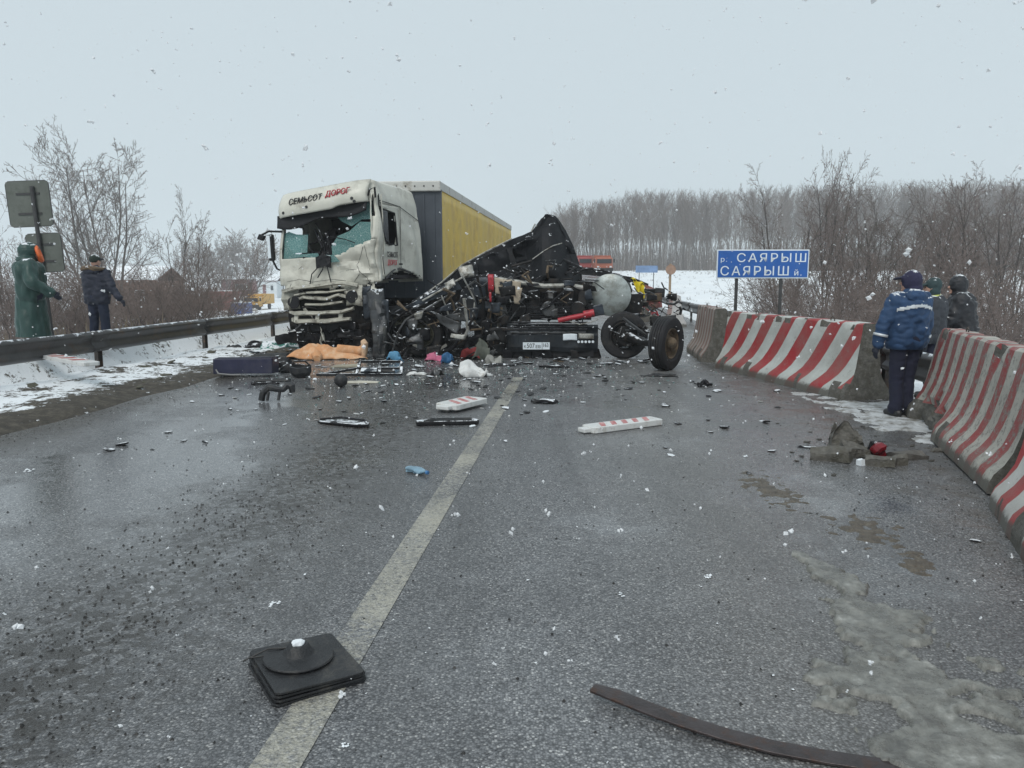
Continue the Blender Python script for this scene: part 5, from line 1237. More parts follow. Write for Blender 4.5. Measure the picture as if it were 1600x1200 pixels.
# the wheel still under the wreck, hub towards the viewer, and the axle
w1 = Vector((at(975, 528, 16.5).x, 16.5, .5))
wheel(wk, w1, (-.12, -1, .03), rim=M_CHAS)
mb = MB(); mb.lathe([(.03, -.02), (.20, -.02), (.21, .10), (.08, .12), (.07, .2)], w1 + Vector((0.02, -.16, 0)), 'Y', 24, rot=Matrix.Rotation(PI, 3, 'Z')); ww(mb, 'brake_drum', M_CHAS, smooth=True)
w2 = Vector((at(1041, 540, 14.35).x, 14.35, .505))
mb = MB(); mb.tube([w1 + Vector((.05, -.15, 0)), w1.lerp(w2, .5) + Vector((-.04, 0, -.08)), w2 + Vector((-.14, .12, 0))], [.10, .06, .09], 10); ww(mb, 'axle', M_CHAS, smooth=True)
for k in range(14):
    mb = MB(); p = w1 + Vector((WK.uniform(-.1, .35), WK.uniform(-.45, -.15), WK.uniform(-.2, .3))); mb.tube([p, p + Vector((WK.uniform(-.2, .25), WK.uniform(-.1, .1), WK.uniform(-.2, .2))), p + Vector((WK.uniform(-.3, .4), WK.uniform(-.1, .1), WK.uniform(-.35, .1)))], WK.choice((.012, .02, .03)), 6); ww(mb, WK.choice(('brake_hose', 'bent_rod')), WK.choice((M_CHAS, M_STEELG)), smooth=True)
lw = thing('loose_wheel', 'upright truck wheel with rusty hub torn off beside the faded block', 'wheel', (w2.x, w2.y, 0))
wheel(lw, w2, (.80, -.60, -.02))
mb = MB(); mb.lathe([(.06, .0), (.11, .02), (.115, .14), (.07, .19), (.03, .2)], w2, 'Z', 20, rot=Vector((.80, -.60, -.02)).normalized().to_track_quat('Z', 'Y').to_matrix()); mb.build('axle_stub', M_RUST, lw, smooth=True, world=True)
# yellow cloth hanging over the wreckage
c_ = [at(989, 437, 18.0), at(1007, 446, 18.0), at(1006, 466, 17.95), at(996, 466, 17.95)]
mb = MB(); mb.grid(lambda u, v: (c_[0].lerp(c_[1], u)).lerp(c_[3].lerp(c_[2], u), v) + Vector((0, .07 * math.sin(u * 11 + v * 2) - .06 * v, 0)), 14, 18); mb.crumple(.03, 6, 2)
mb.grid(lambda u, v: c_[0].lerp(c_[1], u) + Vector((0, .45 * v, .03 * math.sin(v * 3) + .04 * math.sin(u * 9))), 14, 6)
tag(mb.build('yellow_cloth', mat('bright yellow cloth', (0.62, 0.50, 0.02), 0.7, 0, 0.2, 5), smooth=True, solid=.01), 'bright yellow cloth draped over the wreckage behind the fuel tank', 'cloth')
# ------------------------------------------------------------------ people
def capsule(mb, a, b, ra, rb=None, sides=14):
    rb = ra if rb is None else rb
    a, b = Vector(a), Vector(b); d = b - a
    if d.length < 1e-5: d = Vector((0, 0, 1e-4)); b = a + d
    u = d.normalized(); P, R = [], []
    for k in range(5): t = PI / 2 * (1 - k / 4.0); P.append(a - u * ra * math.sin(t)); R.append(max(ra * math.cos(t), ra * .04))
    for k in range(5): t = PI / 2 * k / 4.0; P.append(b + u * rb * math.sin(t)); R.append(max(rb * math.cos(t), rb * .04))
    mb.tube(P, R, sides)
def ellip(mb, c, r, rot=None):
    m2 = MB(); capsule(m2, (0, 0, 0), (0, 0, 1e-4), 1.0, sides=18)
    R = Euler(rot).to_matrix() if rot else Matrix.Identity(3)
    mb.add([R @ Vector((v.x * r[0], v.y * r[1], v.z * r[2])) + Vector(c) for v in m2.v], m2.f)
def blend(mb, name, mt_, parent, voxel=.013, smooth=4, wr=0.0, wsc=9.0, seed=0, hem=None, zk=1.5):
    """one continuous surface grown over overlapping volumes"""
    me = bpy.data.meshes.new(name); me.from_pydata([tuple(v) for v in mb.v], [], mb.f); me.update()
    t = bpy.data.objects.new(name, me); COL.objects.link(t)
    md = t.modifiers.new('r', 'REMESH'); md.mode = 'VOXEL'; md.voxel_size = voxel
    sm = t.modifiers.new('s', 'SMOOTH'); sm.factor = .5; sm.iterations = smooth
    out = bpy.data.meshes.new_from_object(t.evaluated_get(bpy.context.evaluated_depsgraph_get()))
    bpy.data.objects.remove(t); bpy.data.meshes.remove(me); out.name = name
    if wr:
        nv = [v.normal.copy() for v in out.vertices]
        for v, n in zip(out.vertices, nv):
            q = Vector((v.co.x * wsc, v.co.y * wsc, v.co.z * wsc * zk)) + Vector((seed * 9, seed * 4, 0))
            v.co += n * wr * (1.6 * (abs(noise.noise(q)) - .25) + .6 * noise.noise(q * 2.1))
    if hem is not None:
        for v in out.vertices:
            if v.co.z < hem: v.co.z = hem + (v.co.z - hem) * .1
    out.materials.clear(); out.materials.append(mt_)
    out.polygons.foreach_set('use_smooth', [True] * len(out.polygons)); out.polygons.foreach_set('material_index', [0] * len(out.polygons))
    o = bpy.data.objects.new(name, out); COL.objects.link(o); o.parent = parent
    ALL_CHILDREN.setdefault(parent.name, []).append(o)
    return o
M_SKIN = mat('skin', (0.42, 0.25, 0.19), 0.55, 0, 0.1, 20)
M_EYE = mat('eye', (0.03, 0.03, 0.03), 0.3)
def cloth(name, col, rough=.8, snow=0.0, var=.2, bump=.25):
    return mat(name, col, rough, 0, var, 7, bump, 45, snow=snow)
def person(label, loc, rz, J, Pt, jacket, trousers, boots, hands, head_turn=0.0, lean=0.0, armL=None, armR=None, legs=((-.10, 0), (.10, 0)), coat=False, bulk=1.0, hgt=1.0, seed=0, category='person', group=None):
    """facing +Y; armL/armR: (elbow offset from shoulder, hand offset from elbow). Returns the root and the head frame"""
    r = thing('person', label, 'person', loc, rz); r.scale = (hgt, hgt, hgt)
    L_ = lambda z: lean * max(0, z - .9)
    V = lambda x, y, z: Vector((x, y + L_(z), z))
    shL, shR = V(-.195, 0, 1.42), V(.195, 0, 1.42)
    armL = armL or ((-.06, -.02, -.29), (-.01, .06, -.26)); armR = armR or ((.06, -.02, -.29), (.01, .06, -.26))
    eL, eR = shL + Vector(armL[0]), shR + Vector(armR[0]); hL, hR = eL + Vector(armL[1]), eR + Vector(armR[1])
    hip = [Vector((-.095, 0, .92)), Vector((.095, 0, .92))]
    feet = [Vector((legs[0][0], legs[0][1], .07)), Vector((legs[1][0], legs[1][1], .07))]
    knee = [hip[i].lerp(feet[i], .52) + Vector((0, .025, 0)) for i in (0, 1)]
    b = MB()
    hc = V(0, .02, 1.63); ht = Matrix.Rotation(head_turn, 3, 'Z'); H = lambda x, y, z: hc + ht @ Vector((x, y, z))
    ellip(b, hc, (.078, .097, .115), (0, 0, head_turn)); ellip(b, H(0, .02, -.055), (.058, .07, .065), (0, 0, head_turn))
    capsule(b, H(0, .088, .012), H(0, .108, -.022), .011, .016); capsule(b, H(-.03, .082, .028), H(.03, .082, .028), .013)
    capsule(b, H(-.022, .082, -.06), H(.022, .082, -.06), .011); ellip(b, H(0, .075, -.098), (.025, .022, .02))
    for sx in (-1, 1): ellip(b, H(sx * .08, -.008, -.005), (.014, .028, .034))
    capsule(b, V(0, 0, 1.42), hc - Vector((0, .02, .06)), .058, .055)
    for sx in (-1, 1):
        capsule(b, V(sx * .075, 0, 1.02), V(sx * .09, 0, 1.32), .10, .115); capsule(b, V(0, 0, 1.40), V(sx * .18, 0, 1.40), .075, .06)
    capsule(b, (-.07, 0, .96), (.07, 0, .96), .125)
    for i in (0, 1):
        capsule(b, hip[i], knee[i], .085, .06); capsule(b, knee[i], feet[i] + Vector((0, -.01, .02)), .058, .04); capsule(b, feet[i] + Vector((0, -.04, -.025)), feet[i] + Vector((0, .15, -.03)), .038, .034)
    for s, e, h, sx in ((shL, eL, hL, -1), (shR, eR, hR, 1)):
        capsule(b, s, e, .052, .042); capsule(b, e, h, .042, .030)
        d = (h - e).normalized(); x = Vector((sx, 0, 0)); x = (x - d * x.dot(d)).normalized(); f = d.cross(x).normalized()
        if f.y < 0: f = -f
        pal = h + d * .05; capsule(b, h, h + d * .085, .030, .034)
        for q, (o_, ln) in enumerate(((-.030, .062), (-.010, .074), (.010, .070), (.029, .056))):
            k0 = h + d * .10 + f * o_; k1 = k0 + d * ln * .55 - x * .006; k2 = k1 + d * ln * .40 - x * .022; capsule(b, h + d * .07 + f * o_ * .8, k0, .0115, .0115, 8); capsule(b, k0, k1, .0112, .0105, 8); capsule(b, k1, k2, .0105, .009, 8)
        t0 = h + d * .035 + f * .03; capsule(b, t0, t0 + d * .035 + f * .028, .013, .012, 8); capsule(b, t0 + d * .035 + f * .028, t0 + d * .068 + f * .030 - x * .008, .012, .010, 8)
    body = blend(b, 'body', hands, r, .0105, 2)
    # face in skin over the gloved/clothed figure's head
    fm = body.data; fm.materials.append(M_SKIN)
    for p in fm.polygons:
        if p.center.z > 1.49: p.material_index = 1
    for sx in (-1, 1):
        e_ = MB(); ellip(e_, H(sx * .03, .089, .010), (.012, .008, .008)); e_.build('eye', M_EYE, r, smooth=True)
    # trousers
    t = MB(); capsule(t, (-.075, 0, .96), (.075, 0, .96), .135 * bulk)
    for i in (0, 1): capsule(t, hip[i], knee[i], .105, .085); capsule(t, knee[i], feet[i] + Vector((0, -.01, .06)), .085, .078); capsule(t, feet[i] + Vector((0, 0, .10)), feet[i] + Vector((0, .015, .03)), .082, .085)
    blend(t, 'trousers', trousers, r, .015, 3, .007, 8, seed, hem=.035)
    for i in (0, 1):
        bo = MB(); f = feet[i]; capsule(bo, f + Vector((0, -.05, -.02)), f + Vector((0, .15, -.028)), .048, .042); capsule(bo, f + Vector((0, -.02, .0)), f + Vector((0, -.01, .12)), .055, .055)
        o = blend(bo, 'boot', boots, r, .012, 2)
        for v in o.data.vertices: v.co.z = max(v.co.z, 0.0)
    # jacket
    j = MB(); k = bulk
    for sx in (-1, 1):
        capsule(j, V(sx * .085, -.005, .96), V(sx * .10, 0, 1.33), .140 * k, .145 * k); capsule(j, V(0, 0, 1.415), V(sx * .185, 0, 1.41), .095 * k, .085 * k)
    capsule(j, V(0, .0, 1.2), V(0, -.02, 1.36), .15 * k, .15 * k); capsule(j, V(0, 0, 1.44), V(0, .01, 1.51), .085, .08)
    if not coat: capsule(j, V(-.1, 0, .93), V(.1, 0, .93), .135 * k)
    for s, e, h in ((shL, eL, hL), (shR, eR, hR)): capsule(j, s, e, .086 * k, .072 * k); capsule(j, e, h + (e - h).normalized() * .01, .070 * k, .058 * k)
    if coat:
        N_ = 18; rings_ = []
        for q in range(9):
            z = .22 + (1.15 - .22) * q / 8; w = 1.0 + .36 * (1 - q / 8.0); rings_.append([Vector((.19 * w * math.cos(2 * PI * i / N_), .165 * w * math.sin(2 * PI * i / N_) - .02, z)) for i in range(N_)])
        vs_ = [p for rg_ in rings_ for p in rg_]; fs_ = [(q * N_ + i, q * N_ + (i + 1) % N_, (q + 1) * N_ + (i + 1) % N_, (q + 1) * N_ + i) for q in range(8) for i in range(N_)]
        fs_ += [tuple(range(N_ - 1, -1, -1)), tuple(range(8 * N_, 9 * N_))]; j.add(vs_, fs_)
    jk = blend(j, 'coat' if coat else 'jacket', jacket, r, .014, 3, .022 if coat else .018, 7.0, seed + 3, hem=(.26 if coat else .83), zk=(.35 if coat else 1.5))
    return r, H, V, jk, (shL, eL, hL, shR, eR, hR)
def band(parent, pts, r_, mt_, w, name='reflective_band', seg=20):
    """ring of tape round a limb or the trunk: centre, axis, two radii"""
    c, ax, ra, rb = pts; ax = Vector(ax).normalized(); x = Vector((1, 0, 0)); x = (x - ax * x.dot(ax)).normalized(); y = ax.cross(x)
    mb = MB(); vs_ = []
    for q in (-w / 2, w / 2):
        for i in range(seg): a_ = 2 * PI * i / seg; vs_.append(Vector(c) + ax * q + x * ra * math.cos(a_) + y * rb * math.sin(a_))
    mb.add(vs_, [(i, (i + 1) % seg, seg + (i + 1) % seg, seg + i) for i in range(seg)]); return mb.build(name, mt_, parent, smooth=True, solid=.004)
def wrap(parent, target, z0, z1, mt_, name, off=.006, test=None):
    """strip of tape lying on the garment: the garment's own faces between two heights, set proud"""
    mb = MB(); me = target.data; idx = {}
    for p in me.polygons:
        c = p.center
        if z0(c) < c.z < z1(c) and (test is None or test(c)):
            f = []
            for i in p.vertices:
                if i not in idx: idx[i] = len(mb.v); v = me.vertices[i]; mb.v.append(v.co + v.normal * off)
                f.append(idx[i])
            mb.f.append(f); mb.mi.append(0)
    return mb.build(name, mt_, parent, smooth=True) if mb.f else None
M_TAPE = mat('grey reflective tape', (0.55, 0.58, 0.60), 0.35, 0.2, 0.1, 10)
# 1: blue work jacket, back to the road
l = gp(1408, 651); 
C_BLUE = cloth('blue work jacket cloth', (0.016, 0.048, 0.115), .75, .2); C_NAVY = cloth('navy trousers cloth', (0.010, 0.012, 0.030), .85); C_BOOT = cloth('black boot leather', (0.015, 0.015, 0.016), .5)
C_BLK = cloth('black padded cloth', (0.012, 0.013, 0.017), .55, .3); C_GRN = cloth('dark green raincoat', (0.012, 0.044, 0.037), .45, .08); C_NJ = cloth('dark navy padded jacket', (0.016, 0.020, 0.036), .7, .30)
C_GLOVE = cloth('dark glove', (0.015, 0.018, 0.03), .8); C_HATG = cloth('dark green cap cloth', (0.022, 0.045, 0.048), .8, .1); C_ORG = cloth('orange lining', (0.65, 0.13, 0.03), .6); C_FUR = cloth('brown fur trim', (0.12, 0.085, 0.055), .95, .3); C_PEAK = cloth('dark peak cloth', (0.02, 0.022, 0.04), .8); C_HATP = cloth('dark purple knit hat', (0.022, 0.022, 0.055), .9, .15)
r1, H, V, jk, A = person('person in a blue work jacket with reflective bands standing by the guardrail', l, math.radians(14), None, None, C_BLUE, C_NAVY, C_BOOT, C_GLOVE, head_turn=.7, lean=-.02, armL=((-.13, .02, -.28), (-.05, .02, -.25)), armR=((.08, .02, -.29), (.0, .05, -.26)), legs=((-.085, 0), (.075, .03)), bulk=1.16, hgt=1.02, seed=1)
h = MB(); ellip(h, H(0, -.02, .015), (.108, .118, .130), (0, 0, .7)); ellip(h, H(0, -.045, -.07), (.10, .09, .08)); capsule(h, H(-.06, .06, .045), H(.06, .06, .045), .035, .035); blend(h, 'hat', C_HATP, r1, .012, 2, .004, 30)
pk = MB(); ellip(pk, H(0, .115, .045), (.08, .075, .02), (-.2, 0, .7)); pk.build('hat_peak', C_PEAK, r1, smooth=True)
hd = MB(); ellip(hd, V(0, -.10, 1.46), (.15, .085, .085)); ellip(hd, V(0, -.03, 1.50), (.12, .12, .06)); blend(hd, 'hood', C_BLUE, r1, .014, 2, .012, 12, 5)
wrap(r1, jk, lambda c: 1.335 - .35 * abs(c.x) ** 1.4, lambda c: 1.372 - .35 * abs(c.x) ** 1.4, M_TAPE, 'reflective_band', test=lambda c: abs(c.x) < .25 and c.y < .05)
for s_, e_, h_ in ((A[0], A[1], A[2]), (A[3], A[4], A[5])):
    c_ = e_.lerp(h_, .55); band(r1, (c_, h_ - e_, .081, .081), 0, M_TAPE, .032)
# 2: black hooded jacket, turned towards the others
l = at(1512, 437, 11.3); l = Vector((l.x, 11.3, ground_z(l.x, 11.3)))
r2, H, V, jk, A = person('person in a black hooded jacket bending towards the one in the green cap', l, math.radians(68), None, None, C_BLK, C_NAVY, C_BOOT, C_GLOVE, head_turn=.25, lean=.16, armL=((-.05, .12, -.26), (.02, .20, -.10)), armR=((.06, .10, -.26), (-.02, .20, -.12)), bulk=1.36, hgt=(at(1512, 430, 11.3).z - l.z) / 1.79, seed=4)
h = MB(); ellip(h, H(0, -.03, .02), (.125, .135, .155), (0, 0, .25)); ellip(h, H(0, -.05, -.12), (.13, .12, .09)); 
ho = blend(h, 'hood', C_BLK, r2, .012, 3, .008, 14, 2)
dl = [p.index for p in ho.data.polygons if (ho.data.vertices[p.vertices[0]].co - H(0, .16, -.03)).length < .072]
bmx = bmesh.new(); bmx.from_mesh(ho.data); bmx.faces.ensure_lookup_table(); bmesh.ops.delete(bmx, geom=[bmx.faces[i] for i in dl], context='FACES'); bmx.to_mesh(ho.data); bmx.free()
# 3: green cap, between the two
l = at(1464, 437, 10.9); l = Vector((l.x, 10.9, ground_z(l.x, 10.9)))
C_OLV = cloth('dark slate jacket', (0.030, 0.034, 0.042), .8, .2)
r3, H, V, jk, A = person('person in a dark green cap and yellow collar, half hidden by the blue jacket', l, math.radians(60), None, None, C_OLV, C_NAVY, C_BOOT, C_GLOVE, head_turn=.15, lean=.05, bulk=1.25, hgt=(at(1464, 432, 10.9).z - l.z) / 1.80, seed=7)
h = MB(); ellip(h, H(0, -.02, .045), (.104, .118, .10)); ellip(h, H(0, -.035, -.045), (.108, .085, .10)); ellip(h, H(0, -.03, .10), (.07, .09, .06)); blend(h, 'cap', C_HATG, r3, .012, 3, .004, 18)
pk = MB(); ellip(pk, H(0, .11, .045), (.085, .09, .022), (-.22, 0, .15)); pk.build('cap_peak', cloth('dark green peak', (0.018, 0.036, 0.038), .8), r3, smooth=True)
band(r3, (V(0, 0, 1.50), (0, .1, 1), .105, .10), 0, mat('yellow reflective collar', (0.45, 0.50, 0.12), .6), .06, 'collar')
# 4: long green raincoat behind the left rail
Yp = 13.6; x_ = at(48, 437, Yp).x; z_ = ground_z(x_, Yp)
r4, H, V, jk, A = person('person in a long dark green hooded raincoat under the square sign', (x_, Yp, z_), math.radians(-60), None, None, C_GRN, C_NAVY, C_BOOT, C_GLOVE, head_turn=-.1, lean=.0, armL=((-.14, -.02, -.27), (.03, .20, -.16)), armR=((.15, .02, -.27), (-.02, .20, -.17)), coat=True, bulk=1.30, hgt=(at(48, 378, Yp).z - z_) / 1.80, seed=9)
r4.scale = (r4.scale[0] * 1.20, r4.scale[1] * 1.20, r4.scale[2])
h = MB(); ellip(h, H(0, -.02, .02), (.12, .135, .150)); ellip(h, H(0, -.05, -.12), (.15, .13, .09)); ho = blend(h, 'hood', C_GRN, r4, .012, 3, .008, 14, 3)
fm = [p.index for p in ho.data.polygons if (ho.data.vertices[p.vertices[0]].co - H(0, .14, -.02)).length < .095]
bmx = bmesh.new(); bmx.from_mesh(ho.data); bmx.faces.ensure_lookup_table(); bmesh.ops.delete(bmx, geom=[bmx.faces[i] for i in fm], context='FACES'); bmx.to_mesh(ho.data); bmx.free()
lin = MB(); lin.tube([H(.092 * math.sin(a_), .105 - .03 * math.cos(a_), -.02 + .115 * math.cos(a_)) for a_ in [2 * PI * i / 20 for i in range(21)]], .024, 8); ellip(lin, H(.0, .115, -.10), (.06, .035, .075)); lin.build('hood_lining', C_ORG, r4, smooth=True)
# 5: dark navy padded jacket with a fur hood
Yp = 14.9; x_ = at(150, 437, Yp).x; z_ = ground_z(x_, Yp)
r5, H, V, jk, A = person('person in a dark padded jacket with fur trimmed hood facing the bushes', (x_, Yp, z_), math.radians(-8), None, None, C_NJ, cloth('dark blue jeans', (0.014, 0.020, 0.042), .85), C_BOOT, C_GLOVE, head_turn=-.15, lean=.0, armL=((-.06, .08, -.28), (.05, .18, -.12)), armR=((.12, -.02, -.28), (.14, .03, -.20)), legs=((-.13, 0), (.12, .02)), bulk=1.14, hgt=(at(150, 395, Yp).z - z_) / 1.79, seed=12)
h = MB(); ellip(h, H(0, -.01, .04), (.095, .112, .095)); blend(h, 'hat', cloth('dark green beanie', (0.018, 0.028, 0.022), .9, .3), r5, .012, 2, .004, 30)
pk = MB(); ellip(pk, H(0, .11, .045), (.07, .07, .02)); pk.build('hat_peak', C_PEAK, r5, smooth=True)
hd = MB(); ellip(hd, V(0, -.12, 1.45), (.17, .09, .08)); blend(hd, 'hood', C_NJ, r5, .014, 2, .012, 12, 6)
fu = MB(); fu.tube([V(.20 * math.sin(a_), -.06 + .13 * -math.cos(a_), 1.50 + .01 * math.cos(a_ * 3)) for a_ in [PI * (-.75 + 1.5 * i / 16) for i in range(17)]], [.02 + .022 * math.sin(PI * i / 16) for i in range(17)], 10); fu.crumple(.018, 30, 3); fu.build('fur_trim', C_FUR, r5)
# ------------------------------------------------------------------ debris on the road
DR = random.Random(31)
M_RUB = mat('black rubber', (0.016, 0.017, 0.019), 0.5, 0, 0.35, 9, 0.4, 60, dirt=(0.05, 0.048, 0.044), damt=0.3, dscale=8)
M_SNOWB = mat('wet snow lump', (0.78, 0.82, 0.85), 0.7, 0, 0.06, 20, 0.4, 60)
M_WPLA = mat('white plastic', (0.62, 0.63, 0.62), 0.4, 0, 0.08, 5, dirt=(0.42, 0.40, 0.36), damt=0.25, dscale=9)
def solo(mb, name, mt_, label, cat, group=None, **kw):
    return tag(mb.build(name, mt_, **kw), label, cat, group)
# rubber mudguard pads with a flanged boss, lying on the line
A, B, D = gp(428, 1110), gp(576, 1066), gp(402, 1034)
ux = (B - A); uy = (D - A); uy = uy - ux * uy.dot(ux) / ux.length_squared; W0, D0 = ux.length, uy.length * 1.0; ang = math.atan2(ux.y, ux.x)
cen = A + ux / 2 + uy / 2
rp_ = thing('rubber_pad', 'stack of black rubber pads with a round flanged disc on the centre line', 'rubber pad', (cen.x, cen.y, 0.004), ang)
for k in range(4):
    mb = MB(); w, d = W0 / 2 - .006 * (k % 2) - .002 * k, D0 / 2 - .005 * ((k + 1) % 2); r_ = .018
    poly = [(-w + r_, -d), (w - r_, -d), (w, -d + r_), (w, d - r_), (w - r_, d), (-w + r_, d), (-w, d - r_), (-w, -d + r_)]
    z = .0 + .0125 * k; mb.prism(poly, lambda p: Vector((p[0], p[1], z + .0105 + .016 * (p[0] < 0) * k / 4)), lambda p: Vector((p[0], p[1], z + .004 * (p[0] < 0) * k)))
    mb.build('layer', M_RUB, rp_, bevel=.002)
mb = MB(); dz = .060
mb.lathe([(.01, dz), (.148, dz), (.150, dz + .006), (.146, dz + .012), (.085, dz + .016), (.068, dz + .024), (.055, dz + .040), (.046, dz + .058), (.040, dz + .064), (.02, dz + .062)], (-.02, .035, 0), 'Z', 48)
for i, v in enumerate(mb.v): v.z += -.06 * (v.x + .02) * .5
dk = mb.build('disc', M_RUB, rp_, smooth=True, ang=25)
mb = MB(); mb.tube([(-.10, .035, dz + .015), (-.14, .10, dz + .012), (-.20, .125, dz + .008)], .0035, 6); mb.tube([(-.02, .09, dz + .02), (-.12, .14, dz + .022), (-.23, .15, dz - .01)], .004, 6); mb.build('wire_loop', M_INK, rp_, smooth=True)
mb = MB(); ellip(mb, (-.02, .035, dz + .068), (.030, .026, .012)); mb.crumple(.008, 40, 3); mb.build('snow_lump', M_SNOWB, dk)
# leaf spring
LS = [(926, 1073, .055), (960, 1084, .050), (1010, 1104, .042), (1070, 1126, .034), (1140, 1148, .026), (1210, 1166, .020), (1290, 1181, .016), (1370, 1193, .012), (1460, 1204, .012)]
P = [gp(x, y, z) for x, y, z in LS]; mb = MB(); n = len(P); vs_ = []
for i, p in enumerate(P):
    d = (P[min(i + 1, n - 1)] - P[max(i - 1, 0)]).normalized(); sd = Vector((-d.y, d.x, 0)).normalized(); w = (.030 if i == 0 else .040)
    for q, zz in ((-w, 0), (-w * .3, .003), (w * .3, .003), (w, 0), (w, -.011), (-w, -.011)): vs_.append(p + sd * q + Vector((0, 0, zz)))
fs_ = [(i * 6 + k, i * 6 + (k + 1) % 6, (i + 1) * 6 + (k + 1) % 6, (i + 1) * 6 + k) for i in range(n - 1) for k in range(6)] + [(5, 4, 3, 2, 1, 0), tuple(range((n - 1) * 6, n * 6))]
mb.add(vs_, fs_)
solo(mb, 'leaf_spring', mat('brown spring steel', (0.060, 0.050, 0.050), 0.38, 0.5, 0.35, 12, 0.25, 50, dirt=(0.075, 0.045, 0.035), damt=.35, dscale=14), 'long curved brown steel leaf spring lying on the wet asphalt', 'leaf spring', smooth=True, bevel=.002, ang=30)
# red and white marker boards
def board(label, a, b, w, th, z, red, nstr, lift=0.0, dirty=.25):
    a, b = Vector(a), Vector(b); d = b - a; L_ = d.length; an = math.atan2(d.y, d.x)
    o = thing('marker_board', label, 'board', (a.x, a.y, z), an, rx=0, ry=-math.atan2(lift, L_))
    mb = MB(); mb.prism([(0, -w / 2 + .02), (.05, -w / 2), (L_ - .02, -w / 2), (L_, -w / 2 + .03), (L_, w / 2 - .03), (L_ - .02, w / 2), (.05, w / 2), (0, w / 2 - .02)], lambda p: Vector((p[0], p[1], th)), lambda p: Vector((p[0], p[1], 0)))
    mb.build('panel', M_WPLA, o, bevel=.008)
    mb = MB(); mb.box((-.04, 0, th * .45), (.10, w * .55, th * .7)); mb.build('tenon', M_WPLA, o, bevel=.01)
    for k in range(nstr):
        x = L_ * (.12 + .78 * k / nstr); sl = w * .42
        mb = MB(); mb.prism([(x, -w * .36), (x + L_ * .34 / nstr, -w * .36), (x + L_ * .34 / nstr + sl, w * .36), (x + sl, w * .36)], lambda p: Vector((min(p[0], L_ - .02), p[1], th + .004)), lambda p: Vector((min(p[0], L_ - .02), p[1], th + .0005))); mb.build('stripe', red, o)
    return o
M_FRED = mat('faded red film', (0.44, 0.13, 0.13), 0.5, 0, 0.25, 10, dirt=(0.55, 0.42, 0.40), damt=.45, dscale=14)
M_RRED = mat('red film', (0.36, 0.05, 0.045), 0.5, 0, 0.25, 10, dirt=(0.35, 0.2, 0.17), damt=.4, dscale=10)
board('white board with faded red stripes lying flat, long one near the rubble', gp(918, 676), gp(1026, 662), .24, .07, .004, M_FRED, 5)
board('short white board with red stripes beside the centre line', gp(697, 644), gp(745, 632), .36, .07, .035, M_FRED, 3)
pa, pb = gp(64, 592), gp(146, 612); za = ground_z(pa.x, pa.y) + .13
board('weathered red and white board lying on the snowy verge by the guardrail', pa, pb, .26, .06, za, M_RRED, 4, lift=0)
# generic crushed pieces
def junk(name, label, cat, px, py, w, d, h, mt_, rz=0.0, amp=.3, seed=0, z=0.0, rx=0.0, ry=0.0, group=None, n=10, smooth=True):
    """crumpled hollow shell of the given size resting on the road"""
    p = gp(px, py); mb = MB()
    mb.grid(lambda u, v: Vector(((u - .5) * w, (v - .5) * d, h * (.35 + .65 * math.sin(PI * u) ** .5 * math.sin(PI * v) ** .5) * (1 if 0 < u < 1 and 0 < v < 1 else .02))), n, n)
    m_ = min(w, d, max(h, .1))
    for i, v in enumerate(mb.v):
        q = v * (3.0 / max(w, d)); mb.v[i] = v + Vector((noise.noise(q + Vector((seed, 0, 0))) * w * .25, noise.noise(q + Vector((0, seed, 7))) * d * .25, facet(v.x, v.y, w / 4, d / 4, seed) * h * amp * 2))
        mb.v[i].z = max(.004, mb.v[i].z)
    o = mb.build(name, mt_, smooth=smooth, solid=.008, ang=25); o.location = (p.x, p.y, z); o.rotation_euler = (rx, ry, rz)
    return tag(o, label, cat, group)
# tan fur lined garment
TAN = [(455, 556), (470, 550), (486, 541), (505, 539), (528, 546), (545, 545), (549, 537), (556, 540), (557, 552), (548, 560), (530, 560), (515, 562), (505, 572), (497, 572), (490, 560), (472, 562)]
c0 = gp(506, 562)
mb = MB()
def tan_z(x, y):
    return max(.02, .30 * math.exp(-((x + .05) / .55) ** 2 - ((y - .1) / .35) ** 2) + .06 * facet(x + .4 * y, y, .25, .22, 2) + .05 * noise.noise(Vector((x * 4, y * 4, 1))))
T2 = [gp(x, max(y, 552) if False else y) for x, y in TAN]
def tanfn(u, v):
    # a draped cloth: outline radii by angle, domed, with folds running along it
    a_ = 2 * PI * u; rx_ = .72 * (1 + .22 * math.cos(3 * a_ + 1) + .14 * math.cos(5 * a_)); ry_ = .34 * (1 + .18 * math.sin(2 * a_) + .12 * math.cos(4 * a_ + 2))
    x, y = rx_ * math.cos(a_) * v, ry_ * math.sin(a_) * v
    z = .30 * (1 - v ** 1.6) * (1 - .35 * math.cos(a_) * v) + .13 * facet(x + .5 * y, y - .3 * x, .20, .13, 3) * (1 - v * .4) + .02
    return Vector((x, y, max(.006, z)))
mb.grid(tanfn, 60, 14); mb.crumple(.014, 9, 2)
tanm = mat('tan suede cloth', (0.56, 0.28, 0.13), 0.8, 0, 0.2, 6, 0.2, 30, dirt=(0.64, 0.42, 0.26), damt=.45, dscale=4)
coat = thing('tan_garment', 'crumpled tan suede garment with a pale cuff lying before the white truck', 'garment', (c0.x, c0.y + .25, 0), math.radians(-6))
mb.build('cloth', tanm, coat, smooth=True, solid=.02, ang=40)
sl = MB(); sl.tube([(.25, .0, .18), (.50, .03, .17), (.70, .06, .16), (.80, .05, .22), (.84, .02, .32)], [.14, .115, .10, .085, .07], 14); sl.ridge(.02, 6, 3); sl.build('sleeve', tanm, coat, smooth=True, ang=30)
